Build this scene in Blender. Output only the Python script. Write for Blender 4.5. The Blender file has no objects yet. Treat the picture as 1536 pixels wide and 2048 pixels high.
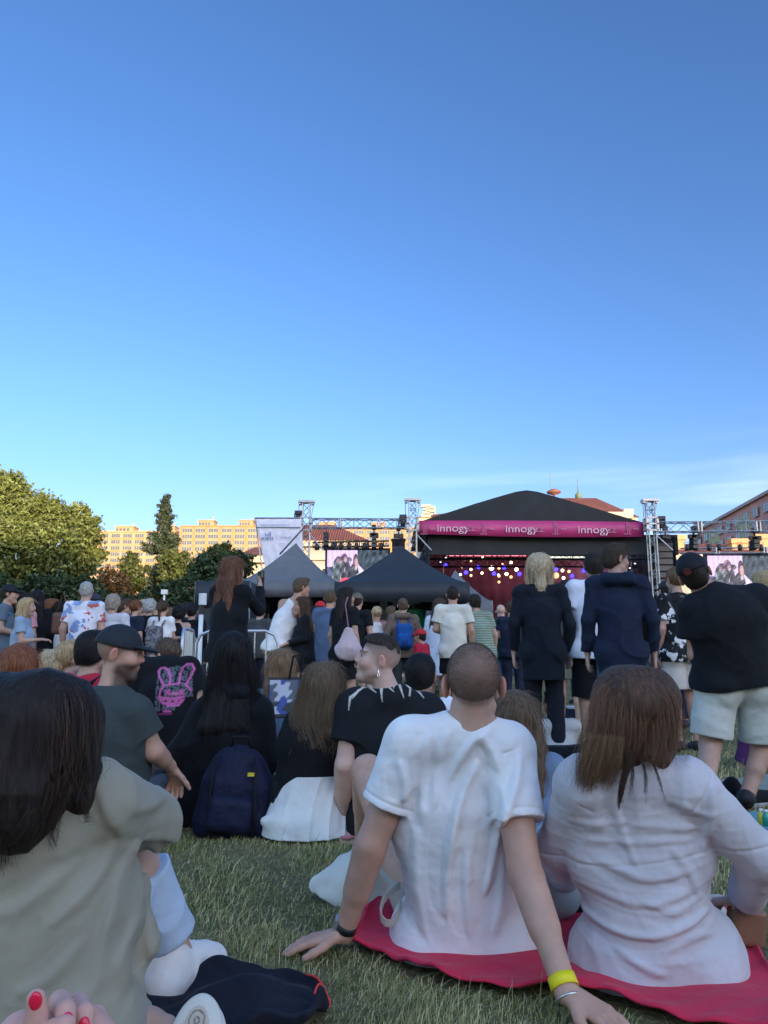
import bpy, math, random
import numpy as np
from mathutils import Vector, Matrix
random.seed(7)
RNG = np.random.default_rng(11)
R = math.radians
SC = bpy.context.scene
COL = SC.collection

# ------------------------------------------------------------------ camera
F, W, H, CAMZ = 1547.0, 1536.0, 2048.0, 0.85
PITCH = math.atan(286.0 / F)
cam_d = bpy.data.cameras.new('camera')
cam = bpy.data.objects.new('camera', cam_d)
COL.objects.link(cam)
cam_d.sensor_fit = 'VERTICAL'; cam_d.sensor_height = 36.0; cam_d.lens = 36.0 * F / H
cam_d.clip_start = 0.05; cam_d.clip_end = 3000
cam.location = (0, 0, CAMZ)
cam.rotation_euler = (math.pi / 2 + PITCH, 0, 0)
SC.camera = cam

# ------------------------------------------------------------------ light
SUN_EL, SUN_AZ = R(9.5), R(24)        # low sun behind the viewer, to the right
wd = bpy.data.worlds.new('World'); SC.world = wd; wd.use_nodes = True
nt = wd.node_tree; nt.nodes.clear()
sky = nt.nodes.new('ShaderNodeTexSky'); sky.sky_type = 'NISHITA'; sky.sun_disc = False
sky.sun_elevation = R(16); sky.sun_rotation = math.pi - SUN_AZ
sky.air_density = 1.0; sky.dust_density = 0.4; sky.ozone_density = 3.0
hsv = nt.nodes.new('ShaderNodeHueSaturation'); hsv.inputs['Saturation'].default_value = 1.12
bg = nt.nodes.new('ShaderNodeBackground'); bg.inputs['Strength'].default_value = 0.12
wo = nt.nodes.new('ShaderNodeOutputWorld')
nt.links.new(sky.outputs[0], hsv.inputs['Color'])
# sky a little brighter to the left; unseen sunset side boosted as foreground fill
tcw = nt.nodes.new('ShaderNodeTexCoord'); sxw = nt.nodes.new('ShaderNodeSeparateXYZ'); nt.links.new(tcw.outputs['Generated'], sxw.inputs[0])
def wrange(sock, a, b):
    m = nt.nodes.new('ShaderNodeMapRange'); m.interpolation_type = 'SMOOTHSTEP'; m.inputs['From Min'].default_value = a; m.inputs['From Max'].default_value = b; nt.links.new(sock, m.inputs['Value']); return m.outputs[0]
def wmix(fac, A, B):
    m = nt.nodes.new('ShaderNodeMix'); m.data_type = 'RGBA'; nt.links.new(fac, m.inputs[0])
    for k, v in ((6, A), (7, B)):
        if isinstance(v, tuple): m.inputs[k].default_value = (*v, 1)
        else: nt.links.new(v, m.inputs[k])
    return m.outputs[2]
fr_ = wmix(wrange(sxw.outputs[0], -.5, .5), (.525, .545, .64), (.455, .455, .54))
fac_ = wmix(wrange(sxw.outputs[2], .72, .95), wmix(wrange(sxw.outputs[1], .15, -.45), fr_, (2.3, 1.72, 1.38)), (1.6, 1.35, 1.2))  # added rear and overhead sky boost, outside the view, lights the foreground
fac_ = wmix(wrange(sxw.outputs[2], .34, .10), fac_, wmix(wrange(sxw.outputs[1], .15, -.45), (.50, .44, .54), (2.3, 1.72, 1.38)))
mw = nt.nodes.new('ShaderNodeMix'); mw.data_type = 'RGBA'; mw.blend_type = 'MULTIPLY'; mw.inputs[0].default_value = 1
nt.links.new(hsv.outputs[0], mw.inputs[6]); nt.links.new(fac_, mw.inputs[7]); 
# a thin veil of high cloud low over the right half
mpw = nt.nodes.new('ShaderNodeMapping'); mpw.inputs['Scale'].default_value = (1.6, 1.6, 16); mpw.inputs['Rotation'].default_value = (0, R(5), 0); nt.links.new(tcw.outputs['Generated'], mpw.inputs[0])
nzw = nt.nodes.new('ShaderNodeTexNoise'); nzw.inputs['Scale'].default_value = 2.2; nzw.inputs['Detail'].default_value = 2.5; nt.links.new(mpw.outputs[0], nzw.inputs['Vector'])
def wmul(a, b):
    m = nt.nodes.new('ShaderNodeMath'); m.operation = 'MULTIPLY'
    for k, v in enumerate((a, b)):
        if isinstance(v, float): m.inputs[k].default_value = v
        else: nt.links.new(v, m.inputs[k])
    return m.outputs[0]
veil = wmul(wmul(wrange(nzw.outputs['Fac'], .35, .75), wmul(wrange(sxw.outputs[2], .27, .17), wrange(sxw.outputs[0], -.18, .18))), .2)
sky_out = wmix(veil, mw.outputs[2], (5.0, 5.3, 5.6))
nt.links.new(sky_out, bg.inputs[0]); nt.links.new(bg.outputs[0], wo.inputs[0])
sun_d = bpy.data.lights.new('sun', 'SUN'); sun_d.energy = 2.0; sun_d.angle = R(0.5); sun_d.color = (1.0, 0.75, 0.47)
sun = bpy.data.objects.new('sun', sun_d); COL.objects.link(sun)
to_sun = Vector((math.sin(SUN_AZ) * math.cos(SUN_EL), -math.cos(SUN_AZ) * math.cos(SUN_EL), math.sin(SUN_EL)))
sun.rotation_euler = to_sun.to_track_quat('Z', 'Y').to_euler()
vs = SC.view_settings
vs.view_transform = 'Standard'; vs.look = 'None'; vs.gamma = 1.0; vs.use_curve_mapping = False
vs.exposure = 1.9
SC.cycles.max_bounces = 6

# ------------------------------------------------------------------ pixels of the photograph to places
def ray(px, py):
    u, v = (px - W / 2) / F, (H / 2 - py) / F
    return np.array([u, math.cos(PITCH) - v * math.sin(PITCH), math.sin(PITCH) + v * math.cos(PITCH)])
def at(px, py, Y):
    d = ray(px, py); return np.array([0, 0, CAMZ]) + d * (Y / d[1])
def atz(px, py, z=0.0):
    d = ray(px, py); return np.array([0, 0, CAMZ]) + d * ((z - CAMZ) / d[2])
def y_for(px, py, h):                    # depth at which that pixel is h above the ground
    d = ray(px, py); return (h - CAMZ) / d[2] * d[1]
V3 = lambda *a: np.array(a, float)
def nrm(v):
    v = np.asarray(v, float); return v / (np.linalg.norm(v) + 1e-9)

# ------------------------------------------------------------------ objects
def link(name, data, parent=None, loc=None):
    o = bpy.data.objects.new(name, data); COL.objects.link(o)
    if loc is not None: o.location = tuple(loc)
    if parent is not None: o.parent = parent
    return o
def tag(o, label=None, cat=None, group=None, kind=None):
    if label: o['label'] = label
    if cat: o['category'] = cat
    if group: o['group'] = group
    if kind: o['kind'] = kind
    return o
def remove_tree(o):
    for c in list(o.children): remove_tree(c)
    bpy.data.objects.remove(o)
def empty(name, loc=(0, 0, 0), label=None, cat=None, group=None, rz=0):
    o = link(name, None, None, loc); o.rotation_euler = (0, 0, rz)
    return tag(o, label, cat, group)
def mesh_np(name, verts, faces, mat, parent=None, loc=None, smooth=False, col=None):
    """faces: (M,4) or (M,3) array, or a list of index lists"""
    me = bpy.data.meshes.new(name)
    verts = np.asarray(verts, np.float32)
    if isinstance(faces, np.ndarray):
        k = faces.shape[1]; n = len(faces)
        me.vertices.add(len(verts)); me.vertices.foreach_set('co', verts.ravel())
        me.loops.add(n * k); me.loops.foreach_set('vertex_index', faces.astype(np.int32).ravel())
        me.polygons.add(n); me.polygons.foreach_set('loop_start', np.arange(0, n * k, k, dtype=np.int32))
        me.update(calc_edges=True); me.validate()
    else:
        me.from_pydata([tuple(v) for v in verts], [], faces)
    if smooth: me.polygons.foreach_set('use_smooth', np.ones(len(me.polygons), bool))
    if col is not None:
        ca = me.color_attributes.new('Col', 'FLOAT_COLOR', 'POINT')
        c4 = np.ones((len(verts), 4), np.float32); c4[:, :3] = col
        ca.data.foreach_set('color', c4.ravel())
    for m in (mat if isinstance(mat, (list, tuple)) else [mat]):
        if m is not None: me.materials.append(m)
    return link(name, me, parent, loc)

class MB:                                 # simple pieces collected into ONE mesh
    def __init__(s): s.v = []; s.f = []
    def add(s, v, f):
        b = len(s.v); s.v += [tuple(map(float, p)) for p in v]; s.f += [[i + b for i in q] for q in f]; return s
    def box(s, c, d, M=None):
        c = V3(*c); d = V3(*d) / 2
        vs_ = []
        for x in (-1, 1):
            for y in (-1, 1):
                for z in (-1, 1):
                    p = d * (x, y, z)
                    if M is not None: p = M @ p
                    vs_.append(c + p)
        return s.add(vs_, [[0, 1, 3, 2], [4, 6, 7, 5], [0, 4, 5, 1], [2, 3, 7, 6], [0, 2, 6, 4], [1, 5, 7, 3]])
    def span(s, a, b):
        a = V3(*a); b = V3(*b); return s.box((a + b) / 2, np.abs(b - a))
    def tube(s, pts, r, n=8, cap=True):
        pts = [V3(*p) for p in pts]; rs = r if isinstance(r, (list, tuple)) else [r] * len(pts)
        b = len(s.v); prev = None
        for i, p in enumerate(pts):
            t = nrm(pts[min(i + 1, len(pts) - 1)] - pts[max(i - 1, 0)])
            if prev is None:
                a = nrm(np.cross(t, (0, 0, 1) if abs(t[2]) < .9 else (1, 0, 0)))
            else:
                a = nrm(prev - t * np.dot(prev, t))
            prev = a; c = np.cross(t, a)
            for k in range(n):
                w = 2 * math.pi * k / n
                s.v.append(tuple(p + rs[i] * (math.cos(w) * a + math.sin(w) * c)))
        for i in range(len(pts) - 1):
            for k in range(n):
                k2 = (k + 1) % n
                s.f.append([b + i * n + k, b + i * n + k2, b + (i + 1) * n + k2, b + (i + 1) * n + k])
        if cap:
            s.f.append([b + k for k in range(n)][::-1]); s.f.append([b + (len(pts) - 1) * n + k for k in range(n)])
        return s
    def lathe(s, prof, c, n=20):
        b = len(s.v); c = V3(*c)
        for (r_, z) in prof:
            for k in range(n):
                w = 2 * math.pi * k / n
                s.v.append(tuple(c + V3(r_ * math.cos(w), r_ * math.sin(w), z)))
        for i in range(len(prof) - 1):
            for k in range(n):
                k2 = (k + 1) % n
                s.f.append([b + i * n + k, b + i * n + k2, b + (i + 1) * n + k2, b + (i + 1) * n + k])
        return s
    def build(s, name, mat, parent=None, loc=None, smooth=False):
        return mesh_np(name, s.v, s.f, mat, parent, loc, smooth)

# ------------------------------------------------------------------ materials
MATS = {}
def new_mat(key):
    m = bpy.data.materials.new(key); m.use_nodes = True
    n = m.node_tree.nodes; b = n['Principled BSDF']
    return m, m.node_tree, b
def nd(t, kind, **kw):
    x = t.nodes.new(kind)
    for k, v in kw.items():
        if k in x.inputs: x.inputs[k].default_value = v
        else: setattr(x, k, v)
    return x
def mul_noise(t, col_socket, scale, lo, hi, detail=3.0, coord='Object'):
    tc = nd(t, 'ShaderNodeTexCoord'); nz = nd(t, 'ShaderNodeTexNoise', Scale=scale, Detail=detail)
    t.links.new(tc.outputs[coord], nz.inputs['Vector'])
    mr = nd(t, 'ShaderNodeMapRange'); mr.inputs['From Min'].default_value = .3; mr.inputs['From Max'].default_value = .7
    mr.inputs['To Min'].default_value = lo; mr.inputs['To Max'].default_value = hi
    t.links.new(nz.outputs['Fac'], mr.inputs['Value'])
    mx = nd(t, 'ShaderNodeMix', data_type='RGBA', blend_type='MULTIPLY'); mx.inputs[0].default_value = 1
    t.links.new(col_socket, mx.inputs[6]); t.links.new(mr.outputs[0], mx.inputs[7])
    return mx.outputs[2]
def rgb(t, c):
    x = nd(t, 'ShaderNodeRGB'); x.outputs[0].default_value = (*c, 1); return x.outputs[0]
def bump(t, b, scale, strength, dist=.01, detail=4.0, coord='Object', prev=None, stretch=None):
    tc = nd(t, 'ShaderNodeTexCoord'); nz = nd(t, 'ShaderNodeTexNoise', Scale=scale, Detail=detail)
    src = tc.outputs[coord]
    if stretch:
        mp = nd(t, 'ShaderNodeMapping'); mp.inputs['Scale'].default_value = stretch
        t.links.new(src, mp.inputs[0]); src = mp.outputs[0]
    t.links.new(src, nz.inputs['Vector'])
    bp = nd(t, 'ShaderNodeBump', Strength=strength, Distance=dist)
    t.links.new(nz.outputs['Fac'], bp.inputs['Height'])
    if prev is not None: t.links.new(prev.outputs[0], bp.inputs['Normal'])
    t.links.new(bp.outputs[0], b.inputs['Normal']); return bp
def plain(key, c, rough=.6, metal=0.0, var=.12, vs_=3.0, bs=0, bst=.2, bd=.01, spec=.5):
    k = ('plain', key)
    if k in MATS: return MATS[k]
    m, t, b = new_mat(key)
    t.links.new(mul_noise(t, rgb(t, c), vs_, 1 - var, 1 + var), b.inputs['Base Color'])
    b.inputs['Roughness'].default_value = rough; b.inputs['Metallic'].default_value = metal
    b.inputs['Specular IOR Level'].default_value = spec
    if bs: bump(t, b, bs, bst, bd)
    MATS[k] = m; return m
def fabric(c, rough=.85, pat=None, c2=None, c3=None, wr=.55):
    k = ('fab', tuple(np.round(c, 3)), rough, pat, c2, c3, wr)
    if k in MATS: return MATS[k]
    m, t, b = new_mat('fabric'); L = t.links
    base = rgb(t, c)
    tc = nd(t, 'ShaderNodeTexCoord')
    def ramp_mix(fac, lo, hi, A, B):
        mr = nd(t, 'ShaderNodeMapRange'); mr.inputs['From Min'].default_value = lo; mr.inputs['From Max'].default_value = hi
        L.new(fac, mr.inputs['Value']); mx = nd(t, 'ShaderNodeMix', data_type='RGBA')
        L.new(mr.outputs[0], mx.inputs[0]); L.new(A, mx.inputs[6]); L.new(B, mx.inputs[7]); return mx.outputs[2]
    if pat == 'stripes':
        sx = nd(t, 'ShaderNodeSeparateXYZ'); L.new(tc.outputs['Object'], sx.inputs[0])
        ma = nd(t, 'ShaderNodeMath', operation='MULTIPLY'); ma.inputs[1].default_value = 170; L.new(sx.outputs[2], ma.inputs[0])
        sn = nd(t, 'ShaderNodeMath', operation='SINE'); L.new(ma.outputs[0], sn.inputs[0])
        base = ramp_mix(sn.outputs[0], -.1, .3, base, rgb(t, c2))
    elif pat == 'vertical':
        sx = nd(t, 'ShaderNodeSeparateXYZ'); L.new(tc.outputs['Object'], sx.inputs[0])
        ma = nd(t, 'ShaderNodeMath', operation='MULTIPLY'); ma.inputs[1].default_value = 150; L.new(sx.outputs[0], ma.inputs[0])
        sn = nd(t, 'ShaderNodeMath', operation='SINE'); L.new(ma.outputs[0], sn.inputs[0])
        base = ramp_mix(sn.outputs[0], .2, .6, base, rgb(t, c2))
    elif pat in ('print', 'floral', 'dots'):
        sc = {'print': 9, 'floral': 11, 'dots': 26}[pat]
        nz = nd(t, 'ShaderNodeTexNoise', Scale=sc * 1.3, Detail=3.0); L.new(tc.outputs['Object'], nz.inputs['Vector'])
        mxv = nd(t, 'ShaderNodeMix', data_type='VECTOR'); mxv.inputs[0].default_value = .16 if pat != 'dots' else .08
        L.new(tc.outputs['Object'], mxv.inputs[4]); L.new(nz.outputs['Color'], mxv.inputs[5])
        vo = nd(t, 'ShaderNodeTexVoronoi', Scale=sc); L.new(mxv.outputs[1], vo.inputs['Vector'])
        nz2 = nd(t, 'ShaderNodeTexNoise', Scale=sc * .6, Detail=1.0); L.new(tc.outputs['Object'], nz2.inputs['Vector'])
        if pat == 'print':
            hs = nd(t, 'ShaderNodeMix', data_type='RGBA'); L.new(nz2.outputs['Fac'], hs.inputs[0])
            base2 = ramp_mix(nz2.outputs['Fac'], .47, .52, rgb(t, c2), rgb(t, c3))
            base = ramp_mix(vo.outputs['Distance'], .44, .50, base2, base)
        else:
            a_ = ramp_mix(vo.outputs['Distance'], .42, .50, rgb(t, c2), base)
            base = ramp_mix(nz2.outputs['Fac'], .44, .5, base, a_) if pat == 'floral' else a_
    elif pat == 'vertex':
        at_ = nd(t, 'ShaderNodeAttribute', attribute_name='Col'); base = at_.outputs['Color']
    L.new(mul_noise(t, base, 5.0, .88, 1.08), b.inputs['Base Color'])
    b.inputs['Roughness'].default_value = rough; b.inputs['Specular IOR Level'].default_value = .25
    b.inputs['Sheen Weight'].default_value = .02 if max(c) < .3 else .05
    b1 = bump(t, b, 14, wr, .02, 2.0)
    rn = nd(t, 'ShaderNodeTexNoise', Scale=6.5, Detail=2.5, Distortion=.7); rn.noise_type = 'RIDGED_MULTIFRACTAL'; L.new(tc.outputs['Object'], rn.inputs['Vector'])
    b2 = nd(t, 'ShaderNodeBump', Strength=min(.55, wr * .8), Distance=.010); L.new(rn.outputs['Fac'], b2.inputs['Height']); L.new(b1.outputs[0], b2.inputs['Normal'])
    bump(t, b, 260, .12, .002, 2.0, prev=b2)
    MATS[k] = m; return m
def skin_mat():
    k = 'skin'
    if k in MATS: return MATS[k]
    m, t, b = new_mat('skin')
    a = nd(t, 'ShaderNodeAttribute', attribute_name='Col')
    c = mul_noise(t, a.outputs['Color'], 22, .9, 1.08)
    t.links.new(c, b.inputs['Base Color'])
    b.inputs['Roughness'].default_value = .52; b.inputs['Specular IOR Level'].default_value = .35
    b.inputs['Subsurface Weight'].default_value = .12; b.inputs['Subsurface Radius'].default_value = (.01, .004, .002)
    bump(t, b, 160, .12, .002)
    MATS[k] = m; return m
def hair_mat(c, rough=.6):
    k = ('hair', tuple(np.round(c, 3)))
    if k in MATS: return MATS[k]
    m, t, b = new_mat('hair')
    tc = nd(t, 'ShaderNodeTexCoord'); mp = nd(t, 'ShaderNodeMapping'); mp.inputs['Scale'].default_value = (70, 70, 7)
    nz = nd(t, 'ShaderNodeTexNoise', Scale=1.6, Detail=4.0)
    t.links.new(tc.outputs['Object'], mp.inputs[0]); t.links.new(mp.outputs[0], nz.inputs['Vector'])
    mr = nd(t, 'ShaderNodeMapRange'); mr.inputs['From Min'].default_value = .3; mr.inputs['From Max'].default_value = .7
    mr.inputs['To Min'].default_value = .45; mr.inputs['To Max'].default_value = 1.5
    t.links.new(nz.outputs['Fac'], mr.inputs[0])
    mx = nd(t, 'ShaderNodeMix', data_type='RGBA', blend_type='MULTIPLY'); mx.inputs[0].default_value = 1
    t.links.new(rgb(t, c), mx.inputs[6]); t.links.new(mr.outputs[0], mx.inputs[7])
    t.links.new(mx.outputs[2], b.inputs['Base Color'])
    b.inputs['Roughness'].default_value = rough; b.inputs['Specular IOR Level'].default_value = .2
    bp = nd(t, 'ShaderNodeBump', Strength=.7, Distance=.006); t.links.new(nz.outputs['Fac'], bp.inputs['Height']); t.links.new(bp.outputs[0], b.inputs['Normal'])
    MATS[k] = m; return m
def strand_mat(c):
    k = ('strand', tuple(np.round(c, 3)))
    if k in MATS: return MATS[k]
    m, t, b = new_mat('hair_strands')
    hi = nd(t, 'ShaderNodeHairInfo'); mr = nd(t, 'ShaderNodeMapRange'); mr.inputs['To Min'].default_value = .55; mr.inputs['To Max'].default_value = 1.6
    t.links.new(hi.outputs['Random'], mr.inputs[0])
    mx = nd(t, 'ShaderNodeMix', data_type='RGBA', blend_type='MULTIPLY'); mx.inputs[0].default_value = 1
    at_ = nd(t, 'ShaderNodeAttribute', attribute_name='Col')
    t.links.new(rgb(t, c), mx.inputs[6]); t.links.new(mr.outputs[0], mx.inputs[7])
    t.links.new(mx.outputs[2], b.inputs['Base Color'])
    b.inputs['Roughness'].default_value = .55; b.inputs['Specular IOR Level'].default_value = .3
    MATS[k] = m; return m
def emit(key, c, s):
    k = ('emit', key)
    if k in MATS: return MATS[k]
    m, t, b = new_mat(key)
    b.inputs['Base Color'].default_value = (*c, 1); b.inputs['Emission Color'].default_value = (*c, 1); b.inputs['Emission Strength'].default_value = s
    MATS[k] = m; return m
# ------------------------------------------------------------------ implicit surfaces (bodies, clothes, hair, bags)
class Cone:
    def __init__(s, a, b, ra, rb=None, sq=None, cuts=()):
        s.a = V3(*a); s.b = V3(*b); s.ra = ra; s.rb = ra if rb is None else rb; s.sq = sq; s.cuts = list(cuts)
    def bounds(s):
        r = max(s.ra, s.rb); return np.minimum(s.a, s.b) - r, np.maximum(s.a, s.b) + r
    def grow(s, e, ra=None, cuts=()):
        return Cone(s.a, s.b, s.ra + e, s.rb + (e if ra is None else ra), s.sq, s.cuts + list(cuts))
    def dist(s, X, Y, Z):
        x, y, z = X - s.a[0], Y - s.a[1], Z - s.a[2]; ab = s.b - s.a
        if s.sq is not None:
            n, f = s.sq; c = (x * n[0] + y * n[1] + z * n[2]) * (1 / f - 1)
            x, y, z = x + n[0] * c, y + n[1] * c, z + n[2] * c; ab = ab + n * np.dot(ab, n) * (1 / f - 1)
        t = np.clip((x * ab[0] + y * ab[1] + z * ab[2]) / (np.dot(ab, ab) + 1e-9), 0, 1)
        d = np.sqrt((x - ab[0] * t) ** 2 + (y - ab[1] * t) ** 2 + (z - ab[2] * t) ** 2) - (s.ra + (s.rb - s.ra) * t)
        if s.sq is not None: d = d * (.5 + .5 * s.sq[1])
        for p, n in s.cuts: d = np.maximum(d, (X - p[0]) * n[0] + (Y - p[1]) * n[1] + (Z - p[2]) * n[2])
        return d
class Ell:
    def __init__(s, c, r, M=None, cuts=()):
        s.c = V3(*c); s.r = V3(*r); s.M = np.eye(3) if M is None else np.asarray(M, float); s.cuts = list(cuts)   # columns of M: axes
    def bounds(s):
        e = np.sqrt(((s.M * s.r) ** 2).sum(1)); return s.c - e, s.c + e
    def grow(s, e, ra=None, cuts=()): return Ell(s.c, s.r + e, s.M, s.cuts + list(cuts))
    def dist(s, X, Y, Z):
        x, y, z = X - s.c[0], Y - s.c[1], Z - s.c[2]; q = []
        for i in range(3):
            m = s.M[:, i]; q.append((x * m[0] + y * m[1] + z * m[2]) / s.r[i])
        k0 = np.sqrt(q[0] ** 2 + q[1] ** 2 + q[2] ** 2)
        k1 = np.sqrt((q[0] / s.r[0]) ** 2 + (q[1] / s.r[1]) ** 2 + (q[2] / s.r[2]) ** 2) + 1e-9
        d = k0 * (k0 - 1) / k1
        for p, n in s.cuts: d = np.maximum(d, (X - p[0]) * n[0] + (Y - p[1]) * n[1] + (Z - p[2]) * n[2])
        return d
class RBox:
    def __init__(s, c, half, M=None, r=.02):
        s.c = V3(*c); s.h = V3(*half) - r; s.M = np.eye(3) if M is None else np.asarray(M, float); s.r = r
    def bounds(s):
        e = np.abs(s.M) @ (s.h + s.r); return s.c - e, s.c + e
    def grow(s, e, ra=None, cuts=()): return RBox(s.c, s.h + s.r + e, s.M, s.r + e)
    def dist(s, X, Y, Z):
        x, y, z = X - s.c[0], Y - s.c[1], Z - s.c[2]; q = []
        for i in range(3):
            m = s.M[:, i]; q.append(np.abs(x * m[0] + y * m[1] + z * m[2]) - s.h[i])
        o = np.sqrt(np.maximum(q[0], 0) ** 2 + np.maximum(q[1], 0) ** 2 + np.maximum(q[2], 0) ** 2)
        return o + np.minimum(np.maximum(q[0], np.maximum(q[1], q[2])), 0) - s.r

class Field:
    def __init__(s, prims, h, pad=.03):
        bs = [p.bounds() for p in prims]
        lo = np.min([b[0] for b in bs], 0) - pad - 2 * h; hi = np.max([b[1] for b in bs], 0) + pad + 2 * h
        n = np.ceil((hi - lo) / h).astype(int) + 1
        s.lo, s.h, s.n = lo, h, n
        s.D = np.full(tuple(n), .25, np.float32)
        s.ax = [(lo[i] + h * np.arange(n[i])).astype(np.float32) for i in range(3)]
    def blk(s, lo, hi):
        a = np.clip(np.floor((lo - s.lo) / s.h).astype(int), 0, s.n); b = np.clip(np.ceil((hi - s.lo) / s.h).astype(int) + 1, 0, s.n)
        sl = tuple(slice(a[i], b[i]) for i in range(3))
        return sl, s.ax[0][sl[0]][:, None, None], s.ax[1][sl[1]][None, :, None], s.ax[2][sl[2]][None, None, :]
    def add(s, prims, k=.02):
        for p in prims:
            lo, hi = p.bounds(); m = k + 3 * s.h
            sl, X, Y, Z = s.blk(lo - m, hi + m)
            A = s.D[sl]
            if A.size == 0: continue
            d = p.dist(X, Y, Z).astype(np.float32)
            t = np.clip(.5 + .5 * (A - d) / k, 0, 1)
            s.D[sl] = A + (d - A) * t - k * t * (1 - t)
        return s
    def sub(s, prims, k=.01):
        for p in prims:
            lo, hi = p.bounds(); m = k + 3 * s.h
            sl, X, Y, Z = s.blk(lo - m, hi + m)
            A = s.D[sl]
            if A.size == 0: continue
            d = -p.dist(X, Y, Z).astype(np.float32)
            t = np.clip(.5 - .5 * (A - d) / k, 0, 1)
            s.D[sl] = A + (d - A) * t + k * t * (1 - t)
        return s
    def cut(s, pt, n):
        X, Y, Z = s.ax[0][:, None, None], s.ax[1][None, :, None], s.ax[2][None, None, :]
        s.D = np.maximum(s.D, ((X - pt[0]) * n[0] + (Y - pt[1]) * n[1] + (Z - pt[2]) * n[2]).astype(np.float32)); return s
    def shell(s, e, pt, n, depth=.05):
        """hollow the inside near an open end (a hem)"""
        X, Y, Z = s.ax[0][:, None, None], s.ax[1][None, :, None], s.ax[2][None, None, :]
        return s
    def disp(s, fn):
        i = np.nonzero(np.abs(s.D) < .03 + s.h)
        P = np.stack([s.ax[k][i[k]] for k in range(3)], 1)
        s.D[i] += fn(P).astype(np.float32); return s
    def mesh(s):
        D = s.D; h = s.h; I = D < 0
        n0, n1, n2 = D.shape
        cnt = np.zeros((n0 - 1, n1 - 1, n2 - 1), np.int8)
        offs = [(a, b, c) for a in (0, 1) for b in (0, 1) for c in (0, 1)]
        for a, b, c in offs: cnt += I[a:n0 - 1 + a, b:n1 - 1 + b, c:n2 - 1 + c]
        act = (cnt > 0) & (cnt < 8)
        ci = np.nonzero(act); N = len(ci[0])
        if N == 0: return np.zeros((0, 3)), np.zeros((0, 4), int)
        idx = np.full(act.shape, -1, np.int32); idx[ci] = np.arange(N)
        cv = {o: D[ci[0] + o[0], ci[1] + o[1], ci[2] + o[2]] for o in offs}
        acc = np.zeros((N, 3)); num = np.zeros(N)
        for a in offs:
            for k in range(3):
                if a[k]: continue
                b = list(a); b[k] = 1; b = tuple(b)
                va, vb = cv[a], cv[b]; m = (va < 0) != (vb < 0)
                t = np.where(m, va / np.where(m, va - vb, 1), 0)
                p = np.array(a, float)[None, :].repeat(N, 0); p[:, k] = t
                acc[m] += p[m]; num += m
        V = s.lo + h * (np.stack(ci, 1) + acc / num[:, None])
        Q = []
        for k in range(3):
            sh = [n0, n1, n2]; u, v = (k + 1) % 3, (k + 2) % 3
            sl0 = [slice(None)] * 3; sl1 = [slice(None)] * 3
            sl0[k] = slice(0, sh[k] - 1); sl1[k] = slice(1, sh[k])
            A, B = I[tuple(sl0)], I[tuple(sl1)]
            x = np.nonzero(A != B)
            x = np.stack(x, 1); ok = (x[:, u] > 0) & (x[:, v] > 0) & (x[:, u] < sh[u] - 1) & (x[:, v] < sh[v] - 1); x = x[ok]
            fl = A[x[:, 0], x[:, 1], x[:, 2]]
            def cell(du, dv):
                y = x.copy(); y[:, u] -= du; y[:, v] -= dv; return idx[y[:, 0], y[:, 1], y[:, 2]]
            q = np.stack([cell(1, 1), cell(0, 1), cell(0, 0), cell(1, 0)], 1)
            q[~fl] = q[~fl][:, ::-1]; Q.append(q)
        Q = np.concatenate(Q); Q = Q[(Q >= 0).all(1)]
        return V, Q

def wnoise(seed, fr, n=4):
    g = np.random.default_rng(seed); K = g.normal(size=(n, 3)); K = K / np.linalg.norm(K, axis=1)[:, None] * fr * g.uniform(.7, 1.5, (n, 1)); ph = g.uniform(0, 6.3, n)
    return lambda P: np.sin(P @ K.T + ph).sum(1) / n
def folds(seed, amp, freq=28, axis=(0, 0, 1), along=.25):
    """cloth folds running along `axis`"""
    g = np.random.default_rng(seed); ax = nrm(axis)
    nA, nB, nC = wnoise(seed + 1, 9), wnoise(seed + 2, 13), wnoise(seed + 3, 7)
    t1 = nrm(np.cross(ax, (0.31, .9, .2))); t2 = np.cross(ax, t1)
    K = (t1 * g.uniform(.6, 1) + t2 * g.uniform(.3, .9) + ax * along) * freq
    K2 = (t1 * g.uniform(-.9, -.3) + t2 * g.uniform(.5, 1) + ax * along * 1.7) * freq * .7
    def f(P):
        a = 1 - np.abs(np.sin(P @ K * .5 + 2.2 * nA(P))); b = 1 - np.abs(np.sin(P @ K2 * .5 + 2.4 * nB(P)))
        m = np.clip(.5 + .9 * nC(P), 0, 1)
        return -amp * (a ** 2 * m + b ** 2 * (1 - m) - .3)
    return f
def seams(rings, amp=.0032, w=.0035):
    """stitched seams: grooves where a ring (point, axis, reach) crosses the cloth"""
    def f(P):
        o = np.zeros(len(P))
        for p, n, rr in rings:
            q = P - p; s_ = q @ n; r_ = np.linalg.norm(q - s_[:, None] * n, axis=1); o += amp * np.exp(-(s_ / w) ** 2) * (r_ < rr)
        return o
    return f
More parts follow.
